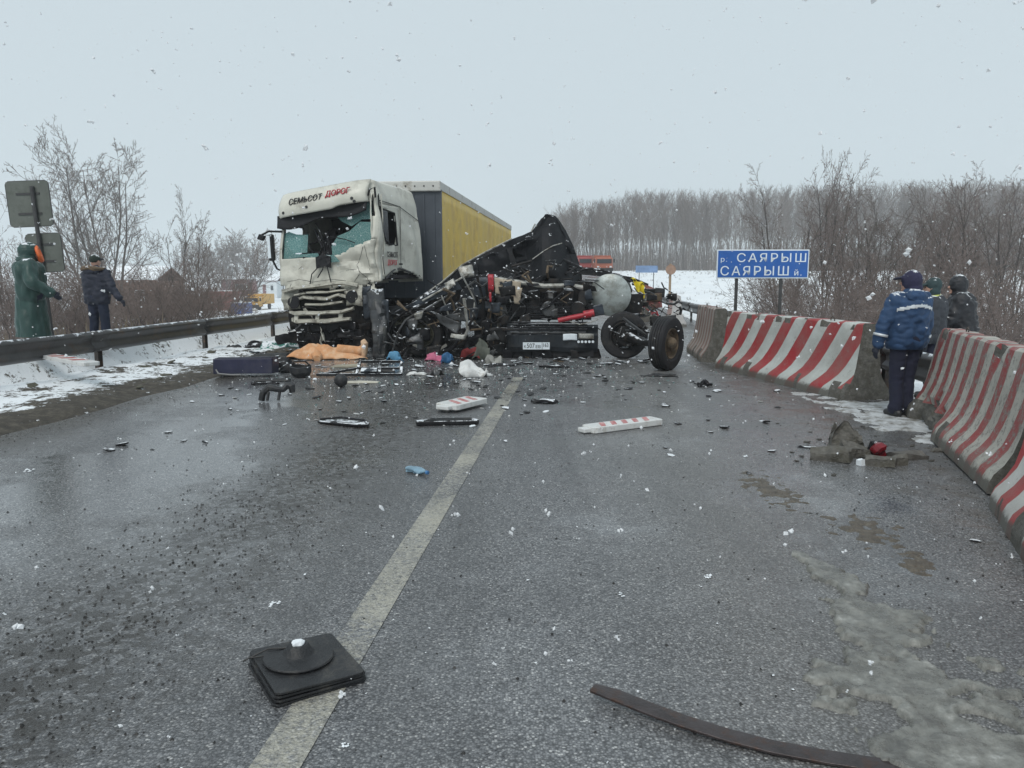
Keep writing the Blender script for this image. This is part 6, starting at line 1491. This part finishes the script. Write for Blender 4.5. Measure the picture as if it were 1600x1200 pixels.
cf = MB(); cf.tube([(.79, .06, .05), (.835, .02, .18), (.85, .0, .34), (.80, .02, .40)], [.06, .075, .075, .05], 12); cf.crumple(.02, 12, 5); cf.build('cuff', mat('pale fleece', (0.60, 0.42, 0.28), 0.95, 0, 0.15, 20, .5, 60), coat, smooth=True)
cl = MB(); cl.tube([(-.15, -.2, .10), (-.05, -.42, .06), (-.02, -.52, .05)], [.13, .10, .07], 12); cl.ridge(.02, 6, 5); cl.build('sleeve', tanm, coat, smooth=True)
# navy slatted crate / heater block
p = gp(378, 590); cr = thing('slatted_crate', 'overturned navy blue slatted crate at the edge of the verge', 'crate', (p.x, p.y + .25, .02), math.radians(4), rx=math.radians(-4))
M_NVY = mat('navy plastic', (0.012, 0.014, 0.045), 0.45, 0, 0.3, 6, dirt=(0.03, 0.03, 0.05), damt=.3)
for (c_, s_) in (((0, -.24, .16), (1.0, .03, .26)), ((0, .24, .16), (1.0, .03, .26)), ((-.49, 0, .16), (.03, .46, .26)), ((.49, 0, .16), (.03, .46, .26))):
    mb = MB(); mb.box(c_, s_); mb.build('side_panel', M_NVY, cr, bevel=.008)
for k in range(7):
    mb = MB(); mb.box((0, -.20 + .066 * k, .30), (.96, .035, .02), (0, DR.uniform(-.02, .02), 0)); mb.build('slat', mat('navy slat plastic', (0.035, 0.038, 0.06), 0.4), cr)
mb = MB(); mb.tube([(-.45, -.25, .1), (-.38, -.36, .04), (-.15, -.42, .02), (.0, -.40, .02)], .015, 8); mb.build('handle', mat('grey plastic rim', (0.2, 0.2, 0.2), .5), cr, smooth=True)
# dark grille frame
p = gp(560, 590); fr = thing('grille_frame', 'dark broken grille frame lying in front of the wreck', 'grille', (p.x, p.y + .2, .01), math.radians(2))
for (a_, b_) in (((-.75, -.1, .03), (.72, -.12, .03)), ((-.05, .25, .22), (.70, .25, .22)), ((-.05, .25, .22), (-.05, -.1, .03)), ((.70, .25, .22), (.72, -.12, .03)), ((.32, .25, .22), (.34, -.11, .03)), ((-.75, -.1, .03), (-.4, .08, .06)), ((-.4, .08, .06), (-.05, .1, .12)), ((-.05, .08, .12), (.70, .07, .12))):
    mb = MB(); mb.bar(a_, b_, .045, .04); mb.build('bar', M_BLACKP, fr)
mb = MB(); mb.box((.15, .0, .08), (.28, .12, .06), (.4, 0, 0)); mb.build('plate', M_STEELB, fr)
# flat black panel with grey inside, and black part beside the short board
p = gp(538, 664); bp2 = thing('door_trim', 'flat black trim panel with a grey inner face on the left lane', 'panel', (p.x, p.y, .005), math.radians(-22))
mb = MB(); mb.prism([(-.33, -.07), (.26, -.11), (.36, -.05), (.30, .07), (-.10, .13), (-.36, .08)], lambda q: Vector((q[0], q[1], .035 + .02 * q[0])), lambda q: Vector((q[0], q[1], .004))); mb.build('tray', M_BLACKP, bp2, bevel=.01)
mb = MB(); mb.prism([(-.24, -.04), (.18, -.07), (.20, .03), (-.08, .08), (-.25, .05)], lambda q: Vector((q[0], q[1], .043 + .02 * q[0])), lambda q: Vector((q[0], q[1], .034 + .02 * q[0]))); mb.build('inner_face', M_STEELG, bp2)
mb = MB(); mb.tube([(-.34, .0, .04), (-.12, .10, .06), (.25, .05, .06), (.34, -.05, .04)], .014, 6); mb.build('rim', M_BLACKP, bp2, smooth=True)
p = gp(700, 663); fp = thing('flat_step', 'flat black ribbed step lying under the short striped board', 'step', (p.x, p.y, .004), math.radians(4))
mb = MB(); mb.prism([(-.36, -.10), (.34, -.07), (.37, .02), (.30, .10), (-.30, .08), (-.38, 0)], lambda q: Vector((q[0], q[1], .05)), lambda q: Vector((q[0], q[1], 0))); mb.build('tread', M_BLACKP, fp, bevel=.012)
for k in range(5):
    mb = MB(); mb.bar((-.28 + .02 * k, -.07 + .035 * k, .055), (.28, -.05 + .03 * k, .055), .012, .012); mb.build('rib', M_RUB, fp)
# crumpled blue bottle
p = gp(651, 740); bt_ = thing('plastic_bottle', 'crushed pale blue plastic bottle on the asphalt left of the line', 'bottle', (p.x, p.y, .03), math.radians(-38))
mb = MB(); mb.lathe([(.01, -.10), (.040, -.098), (.045, -.08), (.042, -.03), (.046, .0), (.044, .05), (.036, .08), (.016, .105), (.014, .12)], (0, 0, 0), 'X', 16); mb.ridge(.02, 12, 2)
for v in mb.v: v.z *= .6
M_BTL = mat('pale blue plastic', (0.22, 0.36, 0.46), 0.2, 0, 0.3, 20, trans=.25); mb.build('body', M_BTL, bt_, smooth=True, ang=25)
mb = MB(); mb.lathe([(.017, .118), (.017, .14), (.004, .142)], (0, 0, 0), 'X', 12); mb.build('cap', mat('blue cap', (0.05, 0.16, 0.35), .4), bt_)
# arched black bracket
p = gp(433, 628); ab = thing('arched_bracket', 'black arched bracket standing on the wet left lane', 'bracket', (p.x, p.y + .05, 0), math.radians(8))
mb = MB(); mb.tube([(-.22, 0, .02), (-.20, 0, .12), (-.12, .02, .20), (.0, .0, .17), (.07, 0, .16), (.13, .03, .22), (.19, .02, .20), (.20, 0, .12)], [.045, .05, .055, .045, .04, .05, .055, .04], 9); mb.ridge(.015, 8, 2); mb.build('arch', M_RUB, ab, smooth=True, ang=30)
for x, s_ in ((-.12, .06), (.03, .05)):
    mb = MB(); mb.tube([(x, -.02, .14), (x - .02, -.05, .02)], .022, 7); mb.build('foot', M_RUB, ab, smooth=True)
# round items
p = gp(533, 605); mb = MB(); capsule(mb, (0, 0, .105), (0, .01, .11), .105, sides=24); mb.crumple(.006, 12, 1); o = solo(mb, 'air_spring', M_RUB, 'round black rubber air spring ball on the road', 'ball', smooth=True); o.location = (p.x, p.y, 0)
p = gp(469, 590); hl_ = thing('dark_pot', 'dark open rounded housing standing beside the tan garment', 'housing', (p.x, p.y + .05, 0), .4)
mb = MB(); mb.lathe([(.08, .0), (.15, .03), (.19, .10), (.185, .19), (.165, .20), (.165, .12), (.10, .05)], (0, 0, 0), 'Z', 22); mb.ridge(.03, 6, 7); mb.build('shell', M_RUB, hl_, smooth=True, ang=30)
mb = MB(); mb.tube([(-.18, 0, .18), (-.10, .02, .28), (.08, .03, .28), (.18, 0, .18)], .016, 8); mb.build('handle', M_CHAS, hl_, smooth=True)
junk('flat_board', 'pale cream flat sheet beside the black ball', 'sheet', 567, 598, .62, .22, .03, mat('cream board', (0.45, 0.43, 0.36), .7), .05, .2, 3)
junk('plastic_sack', 'crumpled white plastic sack in front of the number plate', 'sack', 741, 588, .55, .26, .20, M_WPLA, .1, .7, 5)
junk('white_scrap', 'small white plastic scrap near the pink cloth', 'scrap', 652, 586, .33, .12, .05, M_WPLA, .1, .6, 6)
junk('grey_scrap', 'bent grey metal dish lying by the white scrap', 'scrap', 683, 586, .2, .16, .10, M_STEELG, .8, .6, 7)
junk('blue_cloth', 'light blue cloth bundle at the foot of the wreck', 'cloth', 617, 565, .30, .2, .16, mat('light blue cloth', (0.10, 0.28, 0.45), .7), 0, .7, 8)
junk('pink_cloth', 'pink cloth bundle at the foot of the wreck', 'cloth', 679, 564, .34, .18, .13, mat('pink cloth', (0.50, 0.13, 0.22), .7), 0, .7, 9)
junk('blue_bag', 'darker blue bag beside the pink cloth', 'bag', 698, 567, .24, .18, .17, mat('mid blue cloth', (0.03, 0.12, 0.26), .6), 0, .6, 10)
junk('red_cloth', 'dark red cloth under the torn side of the wreck', 'cloth', 737, 562, .42, .25, .22, mat('dark red cloth', (0.20, 0.02, 0.02), .7), 0, .7, 11)
junk('grey_sack', 'pale grey bag slumped below the engine of the wreck', 'bag', 772, 570, .34, .3, .20, mat('pale grey sack', (0.25, 0.25, 0.23), .7), 0, .7, 12)
junk('olive_tarp', 'grey green tarpaulin corner under the wreck', 'tarpaulin', 752, 562, .36, .3, .32, mat('olive tarp', (0.10, 0.11, 0.09), .7), 0, .6, 13)
junk('beige_sheet', 'flat beige sheet lying beneath the cuff of the tan garment', 'sheet', 542, 574, .60, .22, .06, mat('beige board', (0.28, 0.26, 0.20), .7), 0, .3, 14)
junk('red_bag', 'white and red plastic bag behind the person in blue', 'bag', 1370, 592, .26, .2, .26, mat('white bag with red print', (0.66, 0.64, 0.64), .5, 0, .1, 4, dirt=(0.55, 0.03, 0.06), damt=.45, dscale=7), 0, .5, 15)
q = gp(436, 545); junk('glass_sheet', 'crumpled green windscreen sheet lying beside the guardrail', 'windscreen', 436, 546, 1.05, .75, .16, M_TEALF, .2, .8, 16, z=ground_z(q.x, q.y) + .02, n=14)
for (px, py, w, d, h, rz_, lab) in ((430, 560, .9, .35, .10, .1, 'long black torn strip between the crate and the tan garment'), (398, 545, .5, .3, .12, .5, 'black curved shell lying on the snow by the rail'), (365, 545, .4, .2, .08, -.4, 'black shard beside the guardrail post'), (430, 596, .62, .12, .04, .12, 'long flat dark strip in front of the navy crate'), (410, 601, .45, .08, .03, .1, 'thin dark strip nearest the navy crate on the road'), (848, 630, .32, .14, .05, -.1, 'black wedge shaped fragment right of the centre line'), (460, 582, .5, .2, .1, .3, 'dark crumpled lump beside the open housing'), (440, 574, .5, .2, .14, -.2, 'black crumpled lump left of the tan garment'), (600, 582, .5, .1, .05, .05, 'dark strip behind the grille frame'), (790, 572, .6, .14, .04, .0, 'thin dark strip below the number plate'), (865, 574, .5, .2, .05, .0, 'dark flat scrap beneath the lamp cluster'), (1035, 588, .5, .18, .03, .1, 'dark puddled rubber scrap under the loose wheel'), (1100, 604, .22, .12, .08, .6, 'small dark scrap near the faded block'), (1325, 700, .0, .0, .0, 0, '')):
    if w:
        q = gp(px, py); junk('torn_shell', lab, 'fragment', px, py, w, d, h, M_BLACKP if DR.random() < .6 else M_RUB, rz_, .7, int(px), z=max(0, ground_z(q.x, q.y)) + .004)
# small shards: individuals that only their place tells apart
shapes = []
for k in range(6):
    mb = MB(); n = 5 + k % 3; poly = [(math.cos(2 * PI * i / n) * DR.uniform(.5, 1), math.sin(2 * PI * i / n) * DR.uniform(.25, .7)) for i in range(n)]
    tw_ = DR.uniform(-.3, .3); mb.prism(poly, lambda p: Vector((p[0], p[1], .22 + tw_ * p[0])), lambda p: Vector((p[0], p[1], max(0.0, tw_ * p[0] + .05)))); shapes.append(mb)
sh_me = {}
def shard_at(px, py, size, k, mt_, name, label, cat, group, z=None):
    key = (k, mt_.name)
    q = gp(px, py)
    if key not in sh_me:
        o = shapes[k].build(name, mt_); sh_me[key] = o.data
    else:
        o = bpy.data.objects.new(name, sh_me[key]); COL.objects.link(o)
    s_, t_ = to_st(q.x, q.y); zz = .003 if s_ > ROAD_L else ground_z(q.x, q.y) + .05
    o.location = (q.x, q.y, zz); o.scale = (size, size, size * DR.uniform(.5, 1.3)); o.rotation_euler = (0, 0, DR.uniform(0, 6.3))
    tag(o, label, cat, group)
fixed = [(172, 704, .09), (190, 696, .10), (263, 676, .07), (288, 689, .06), (321, 692, .05), (237, 703, .03), (820, 626, .06), (1060, 663, .08), (1132, 669, .10), (1110, 676, .05), (1196, 661, .09), (1090, 601, .10), (1120, 612, .12), (905, 603, .07), (945, 592, .06), (575, 612, .08), (600, 628, .08), (545, 622, .05), (566, 646, .04), (760, 603, .07), (880, 588, .08), (795, 592, .07), (1150, 592, .05), (1205, 585, .08), (1215, 612, .09), (1523, 846, .05), (1170, 740, .04), (815, 648, .04), (790, 690, .04), (1205, 706, .06), (1040, 700, .04), (500, 640, .05), (360, 640, .05), (400, 640, .04), (345, 618, .06), (300, 628, .06), (372, 610, .07)]
for px, py, s_ in fixed: shard_at(px, py, s_, DR.randrange(6), M_BLACKP, 'black_fragment', 'small black plastic fragment scattered on the road before the wreck', 'fragment', 'black fragments on the road')
for i in range(135):
    px = DR.gauss(720, 230); py = 572 + abs(DR.gauss(0, 34)) + (12 if px > 1000 else 0)
    if not (340 < px < 1260) or py > 720: continue
    shard_at(px, py, DR.choice((.03, .04, .05, .07, .10)), DR.randrange(6), DR.choice((M_BLACKP, M_RUB)), 'black_fragment', 'small black plastic fragment scattered on the road before the wreck', 'fragment', 'black fragments on the road')
for i in range(60):
    px = DR.gauss(760, 260); py = 574 + abs(DR.gauss(0, 40))
    if not (360 < px < 1300) or py > 760: continue
    shard_at(px, py, DR.choice((.02, .03, .04, .06)), DR.randrange(6), DR.choice((M_WPLA, M_SNOWB, M_LIGHTM)), 'pale_fragment', 'small pale scrap of plastic or glass on the road before the wreck', 'fragment', 'pale fragments on the road')
for i in range(95):
    px = DR.uniform(395, 1010); py = 556 + abs(DR.gauss(0, 11)) - (6 if px < 600 else 0)
    shard_at(px, py, DR.choice((.06, .09, .12, .18)), DR.randrange(6), DR.choice((M_CHAS, M_CHAS, M_STEELG, M_RUST, M_STEELB)), 'metal_scrap', 'torn scrap of dark metal lying along the foot of the wreck', 'scrap', 'metal scraps at the foot of the wreck')
for i in range(34):      # dark clods and scraps on the snowy verge
    s_, t_ = DR.uniform(-8.5, -6.6), DR.uniform(9.5, 20); p = RW(s_, t_)
    mb_o = shapes[DR.randrange(6)]
    o = mb_o.build('dirt_clod', M_MUD); o.location = (p.x, p.y, ground_z(p.x, p.y) + .04); k = DR.choice((.05, .07, .10, .16)); o.scale = (k, k, k * .8); o.rotation_euler = (DR.uniform(-.3, .3), DR.uniform(-.3, .3), DR.uniform(0, 6.3))
    tag(o, 'dark clod or scrap lying on the dirty snow of the verge', 'clod', 'dark clods on the verge')
# broken concrete and a smashed red lamp by the scuffed block
def chunk(label, px, py, w, d, h, rz, seed, mt_=None, name='concrete_chunk', cat='rubble', tilt=(0, 0)):
    p = gp(px, py); mb = MB(); mb.box((0, 0, h / 2), (w, d, h))
    bm = bmesh.new(); vv = [bm.verts.new(v) for v in mb.v]; [bm.faces.new([vv[i] for i in f]) for f in mb.f]
    bmesh.ops.subdivide_edges(bm, edges=bm.edges[:], cuts=4, use_grid_fill=True)
    for v in bm.verts:
        n = noise.noise_vector(v.co * 7 + Vector((seed, 0, 0))); k = min(w, d, h)
        v.co += n * k * .34 + Vector((0, 0, facet(v.co.x, v.co.y, w / 2, d / 2, seed) * h * .9 * (v.co.z > h * .5))); v.co.x *= 1 - .25 * (v.co.z / h) * (seed % 3 == 0)
        v.co.z = max(v.co.z, 0.0)
    me = bpy.data.meshes.new(name); bm.to_mesh(me); bm.free(); me.materials.append(mt_ or M_CONC2)
    o = bpy.data.objects.new(name, me); COL.objects.link(o); o.location = (p.x, p.y, 0.0); o.rotation_euler = (tilt[0], tilt[1], rz)
    return tag(o, label, cat)
chunk('largest squared concrete chunk of the rubble by the striped block', 1320, 699, .30, .22, .20, -.3, 3)
chunk('flat slanting concrete slab before the largest chunk', 1298, 719, .36, .16, .10, -.5, 4)
chunk('long broken concrete piece between the slab and the red lamp', 1345, 713, .34, .12, .10, .2, 5)
chunk('low concrete piece under the smashed red lamp', 1375, 728, .26, .12, .07, -.4, 7)
chunk('dark flat concrete flake beyond the red lamp', 1418, 716, .34, .14, .05, .1, 8, M_CONC)
chunk('thin pale concrete splinter touching the scuffed block', 1474, 706, .26, .05, .03, .0, 9)
chunk('small pale stone among the rubble', 1346, 727, .07, .06, .05, .3, 10, M_SNOWB)
chunk('round grey stone at the edge of the rubble', 1400, 726, .16, .10, .07, .1, 11)
chunk('black splinter in front of the slanting slab', 1262, 700, .20, .04, .02, -.5, 12, M_BLACKP)
p = gp(1372, 715); lp = thing('red_lamp', 'smashed dark red tail lamp lying on the concrete rubble', 'lamp', (p.x, p.y, .05), .4, rx=.3)
mb = MB(); mb.lathe([(.01, .05), (.05, .045), (.065, .02), (.07, -.03), (.04, -.05)], (0, 0, .03), 'Y', 18); mb.ridge(.03, 12, 2); mb.build('lens', mat('dark red plastic', (0.15, 0.006, 0.012), .3, 0, .3, 20), lp, smooth=True, ang=20)
mb = MB(); mb.box((.02, .06, .03), (.16, .05, .10)); mb.ridge(.03, 10, 3); mb.build('housing', M_BLACKP, lp)
tg = DR
for i in range(40):
    shard_at(tg.gauss(1350, 60), 700 + tg.gauss(0, 16), tg.choice((.015, .025, .04)), tg.randrange(6), M_CONC2, 'concrete_crumb', 'small crumb of broken concrete around the rubble', 'crumb', 'crumbs of broken concrete')

# ------------------------------------------------------------------ slush ridge with footprints at the right edge of the lane
SL = [(1248, 868), (1300, 905), (1345, 945), (1390, 1005), (1450, 1075), (1520, 1140), (1600, 1215), (1700, 1290)]
SLP = [gp(x, y) for x, y in SL]; SW = [.05, .10, .16, .26, .36, .42, .46, .5]
FP = [(gp(1452, 1028), .075, .125, .4), (gp(1545, 1135), .07, .12, .8)]
def slush_h(x, y):
    best, wd = 9, .2
    for i in range(len(SLP) - 1):
        a, b = SLP[i], SLP[i + 1]; d = b - a; t = max(0, min(1, ((x - a.x) * d.x + (y - a.y) * d.y) / d.length_squared)); q = a + d * t
        e = math.hypot(x - q.x, y - q.y); w = SW[i] + (SW[i + 1] - SW[i]) * t
        if e / w < best: best, wd = e / w, w
    edge = .70 - .8 * best + .95 * nz(x, y, 2, 3.4, 6) + .3 * nz(x, y, 8, 16, 3)
    h = .030 * sst(0, .35, edge) * (.75 + .5 * nz(x, y, 4, 7, 4)) + .016 * sst(.0, .12, edge) * (1 - sst(.12, .40, edge)) + .006 * nz(x, y, 1, 28, 3)
    h *= .85
    if edge < 0: return -.02
    for c, rw, rl, a_ in FP:
        dx, dy = x - c.x, y - c.y; u = (dx * math.cos(a_) + dy * math.sin(a_)) / rw; v = (-dx * math.sin(a_) + dy * math.cos(a_)) / rl; r_ = math.sqrt(u * u + v * v)
        h = -.03 if r_ < .86 else h * sst(.86, 1.0, r_) + .011 * math.exp(-((r_ - 1.10) / .12) ** 2)
    return h
x0, x1, y0, y1 = 1.2, 3.0, 1.6, 5.2; mb = MB(); nx_, ny_ = 150, 290; hs = {}
def slf(u, v):
    x, y = x0 + (x1 - x0) * u, y0 + (y1 - y0) * v; return Vector((x, y, slush_h(x, y)))
mb.grid(slf, nx_, ny_)
keep = [i for i, f in enumerate(mb.f) if max(mb.v[k].z for k in f) > .001]
mb.f = [mb.f[i] for i in keep]; mb.mi = [0] * len(keep); purge(mb)
m_sl, nt, N, L, b = nodes_of('grey slush')
g = N.new('ShaderNodeNewGeometry'); sp = N.new('ShaderNodeSeparateXYZ'); L.new(g.outputs['Position'], sp.inputs[0])
n1 = tex_noise(nt, 9, 6, .7, None, g.outputs['Position']); n2 = tex_noise(nt, 60, 4, .7, None, g.outputs['Position'])
c = ramp(nt, n1.outputs[0], [(.32, (.085, .084, .076)), (.48, (.15, .149, .135)), (.60, (.23, .23, .21)), (.74, (.42, .42, .40))]).outputs[0]
c = mixc(nt, ramp(nt, sp.outputs[2], [(.022, 0.0), (.040, .45)]).outputs[0], c, (.40, .40, .375))
L.new(c, b.inputs['Base Color']); L.new(ramp(nt, n1.outputs[0], [(.35, .14), (.6, .45)]).outputs[0], b.inputs['Roughness'])
bp = N.new('ShaderNodeBump'); bp.inputs['Strength'].default_value = .6; bp.inputs['Distance'].default_value = .01; L.new(n2.outputs[0], bp.inputs['Height']); L.new(bp.outputs[0], b.inputs['Normal'])
tag(mb.build('slush', m_sl, smooth=True, ang=180), 'grey wet slush with two footprints along the lane edge', 'slush', kind='stuff')
# trampled snow and mud in the gap between the striped blocks, and thin brown mud smears on the lane
def smear(name, px0, px1, py0, py1, mt_, hgt, label, thr=.0, seed=0, sc=3.0):
    a, b = gp((px0 + px1) / 2, py1), gp((px0 + px1) / 2, py0); c = (a + b) / 2; rx_ = (gp(px1, (py0 + py1) / 2).x - gp(px0, (py0 + py1) / 2).x) / 2; ry_ = (b - a).length / 2
    mb = MB()
    def f(u, v):
        x, y = (2 * u - 1), (2 * v - 1); e = 1 - math.sqrt(x * x + y * y) + .9 * nz(x * rx_, y * ry_, seed, sc, 5) + thr
        return Vector((c.x + x * rx_, c.y + y * ry_, hgt * sst(0, .5, e) * (1 + .6 * nz(x * rx_, y * ry_, seed + 3, sc * 4, 3)) if e > 0 else -.01))
    mb.grid(f, 90, 90); keep = [i for i, q in enumerate(mb.f) if max(mb.v[k].z for k in q) > .0008]
    mb.f = [mb.f[i] for i in keep]; mb.mi = [0] * len(keep); purge(mb)
    return tag(mb.build(name, mt_, smooth=True, ang=180), label, 'slush' if 'snow' in name else 'mud', kind='stuff')
M_DSN = mat('trampled snow', (0.48, 0.50, 0.51), 0.5, 0, 0.3, 7, 0.5, 30, dirt=(0.16, 0.15, 0.13), damt=.45, dscale=5)
M_MUDR = mat('brown road mud', (0.085, 0.070, 0.052), 0.5, 0, 0.4, 14, 0.7, 50, dirt=(0.14, 0.12, 0.09), damt=.35, dscale=20)
smear('trampled_snow', 1310, 1480, 612, 705, M_DSN, .012, 'trampled wet snow around the feet of the person in blue', -.1, 1)
smear('road_mud', 1160, 1250, 735, 800, M_MUDR, .008, 'brown mud clods smeared across the right lane', -.40, 2, 9)
smear('road_mud', 1290, 1420, 800, 865, M_MUDR, .007, 'thin brown mud near the slush', -.45, 3, 9)
smear('road_mud', 1380, 1480, 860, 900, M_MUDR, .007, 'brown mud beside the brighter block', -.42, 4, 9)
# loose grit on the asphalt
gm = MB(); GR = random.Random(5)
def stone(x, y, s):
    a = GR.uniform(0, 6.3); p = [Vector((math.cos(a + k * 2.1) * s * GR.uniform(.6, 1), math.sin(a + k * 2.1) * s * GR.uniform(.6, 1), 0)) for k in range(3)]
    gm.add([Vector((x, y, .001)) + q for q in p] + [Vector((x, y, .001 + s * GR.uniform(.4, .9)))], [(0, 1, 3), (1, 2, 3), (2, 0, 3)])
for i in range(11000):
    t_ = 1.6 + 14 * GR.random() ** 1.7; s_ = GR.choice((GR.gauss(-2.35, .42), GR.gauss(-2.35, .42), GR.uniform(-6, 4.3), GR.gauss(-6.1, .2), GR.gauss(3.2, .6)))
    p = RW(s_, t_); stone(p.x, p.y, GR.choice((.004, .005, .007, .009, .013)))
tag(gm.build('road_grit', mat('dark grit', (0.020, 0.019, 0.018), 0.5, 0, 0.5, 30)), 'loose dark grit scattered over the asphalt', 'grit', kind='stuff')
gl = MB()
for i in range(3200):        # crumbs of safety glass and plastic in front of the wreck
    q = gp(GR.gauss(720, 210), 562 + abs(GR.gauss(0, 30)))
    if not (ROAD_L + .1 < to_st(q.x, q.y)[0] < 4.2): continue
    n0 = len(gm.v); k = GR.choice((.006, .009, .013, .02)); a = GR.uniform(0, 6.3); gl.cm = GR.choice((0, 0, 1, 2))
    gl.add([q + Vector((math.cos(a) * k, math.sin(a) * k, .002)), q + Vector((math.cos(a + 2) * k, math.sin(a + 2) * k * .7, .002)), q + Vector((math.cos(a + 4) * k, math.sin(a + 4) * k, .002)), q + Vector((0, 0, k * GR.uniform(.3, .9)))], [(0, 1, 3), (1, 2, 3), (2, 0, 3)])
tag(gl.build('glass_crumbs', [M_BLACKP, M_SHARD, M_WPLA]), 'crumbs of glass and plastic strewn before the wreck', 'crumbs', kind='stuff')
# fallen flakes lying on the road
fm_ = MB()
def flake(mb, c, s, flat=1.0):
    n = GR.choice((1, 1, 2, 3))
    for _ in range(n):
        o = Vector((GR.gauss(0, s * .5), GR.gauss(0, s * .5), GR.gauss(0, s * .5) * flat)); k = s * GR.uniform(.5, 1)
        v = [Vector((k, 0, 0)), Vector((-k, 0, 0)), Vector((0, k, 0)), Vector((0, -k, 0)), Vector((0, 0, k * flat)), Vector((0, 0, -k * flat))]
        R_ = Euler((GR.uniform(0, 6), GR.uniform(0, 6), GR.uniform(0, 6))).to_matrix() if flat == 1.0 else Matrix.Rotation(GR.uniform(0, 6), 3, 'Z')
        mb.add([R_ @ (q * GR.uniform(.6, 1.2)) + o + Vector(c) for q in v], [(0, 2, 4), (2, 1, 4), (1, 3, 4), (3, 0, 4), (2, 0, 5), (1, 2, 5), (3, 1, 5), (0, 3, 5)])
for i in range(420):
    t_ = 1.8 + 13 * GR.random() ** 1.5; p = RW(GR.uniform(-6, 4.2), t_); flake(fm_, (p.x, p.y, .004), GR.choice((.004, .005, .007, .010)), .5)
for px, py, s_ in ((432, 945, .022), (1105, 902, .025), (1165, 713, .03), (972, 930, .02), (1307, 962, .028), (540, 1165, .014), (47, 735, .04), (825, 908, .014), (1332, 920, .03)):
    q = gp(px, py); [flake(fm_, (q.x + GR.gauss(0, s_ * .5), q.y + GR.gauss(0, s_ * .5), .006), s_ * .6, .5) for _ in range(4)]
tag(fm_.build('fallen_snow', M_SNOWB), 'wet snowflakes lying on the asphalt', 'snow', kind='stuff')

# ------------------------------------------------------------------ falling snow
sf = MB()
for i in range(6500):
    y = 1.1 + 27 * GR.random() ** .8; x = GR.uniform(-1, 1) * (1.5 + y * .85); z = GR.uniform(.05, 2.4 + y * .45)
    flake(sf, (x, y, z), GR.choice((.004, .006, .008, .010, .013, .017)) * (.8 if y < 3 else 1.0))
M_FLK = mat('falling flakes', (0.88, 0.90, 0.92), 0.9, 0, 0.03, 5); M_FLK.node_tree.nodes['Principled BSDF'].inputs['Alpha'].default_value = 0.62
tag(sf.build('falling_snow', M_FLK), 'large wet snowflakes falling through the air', 'snowfall', kind='stuff')
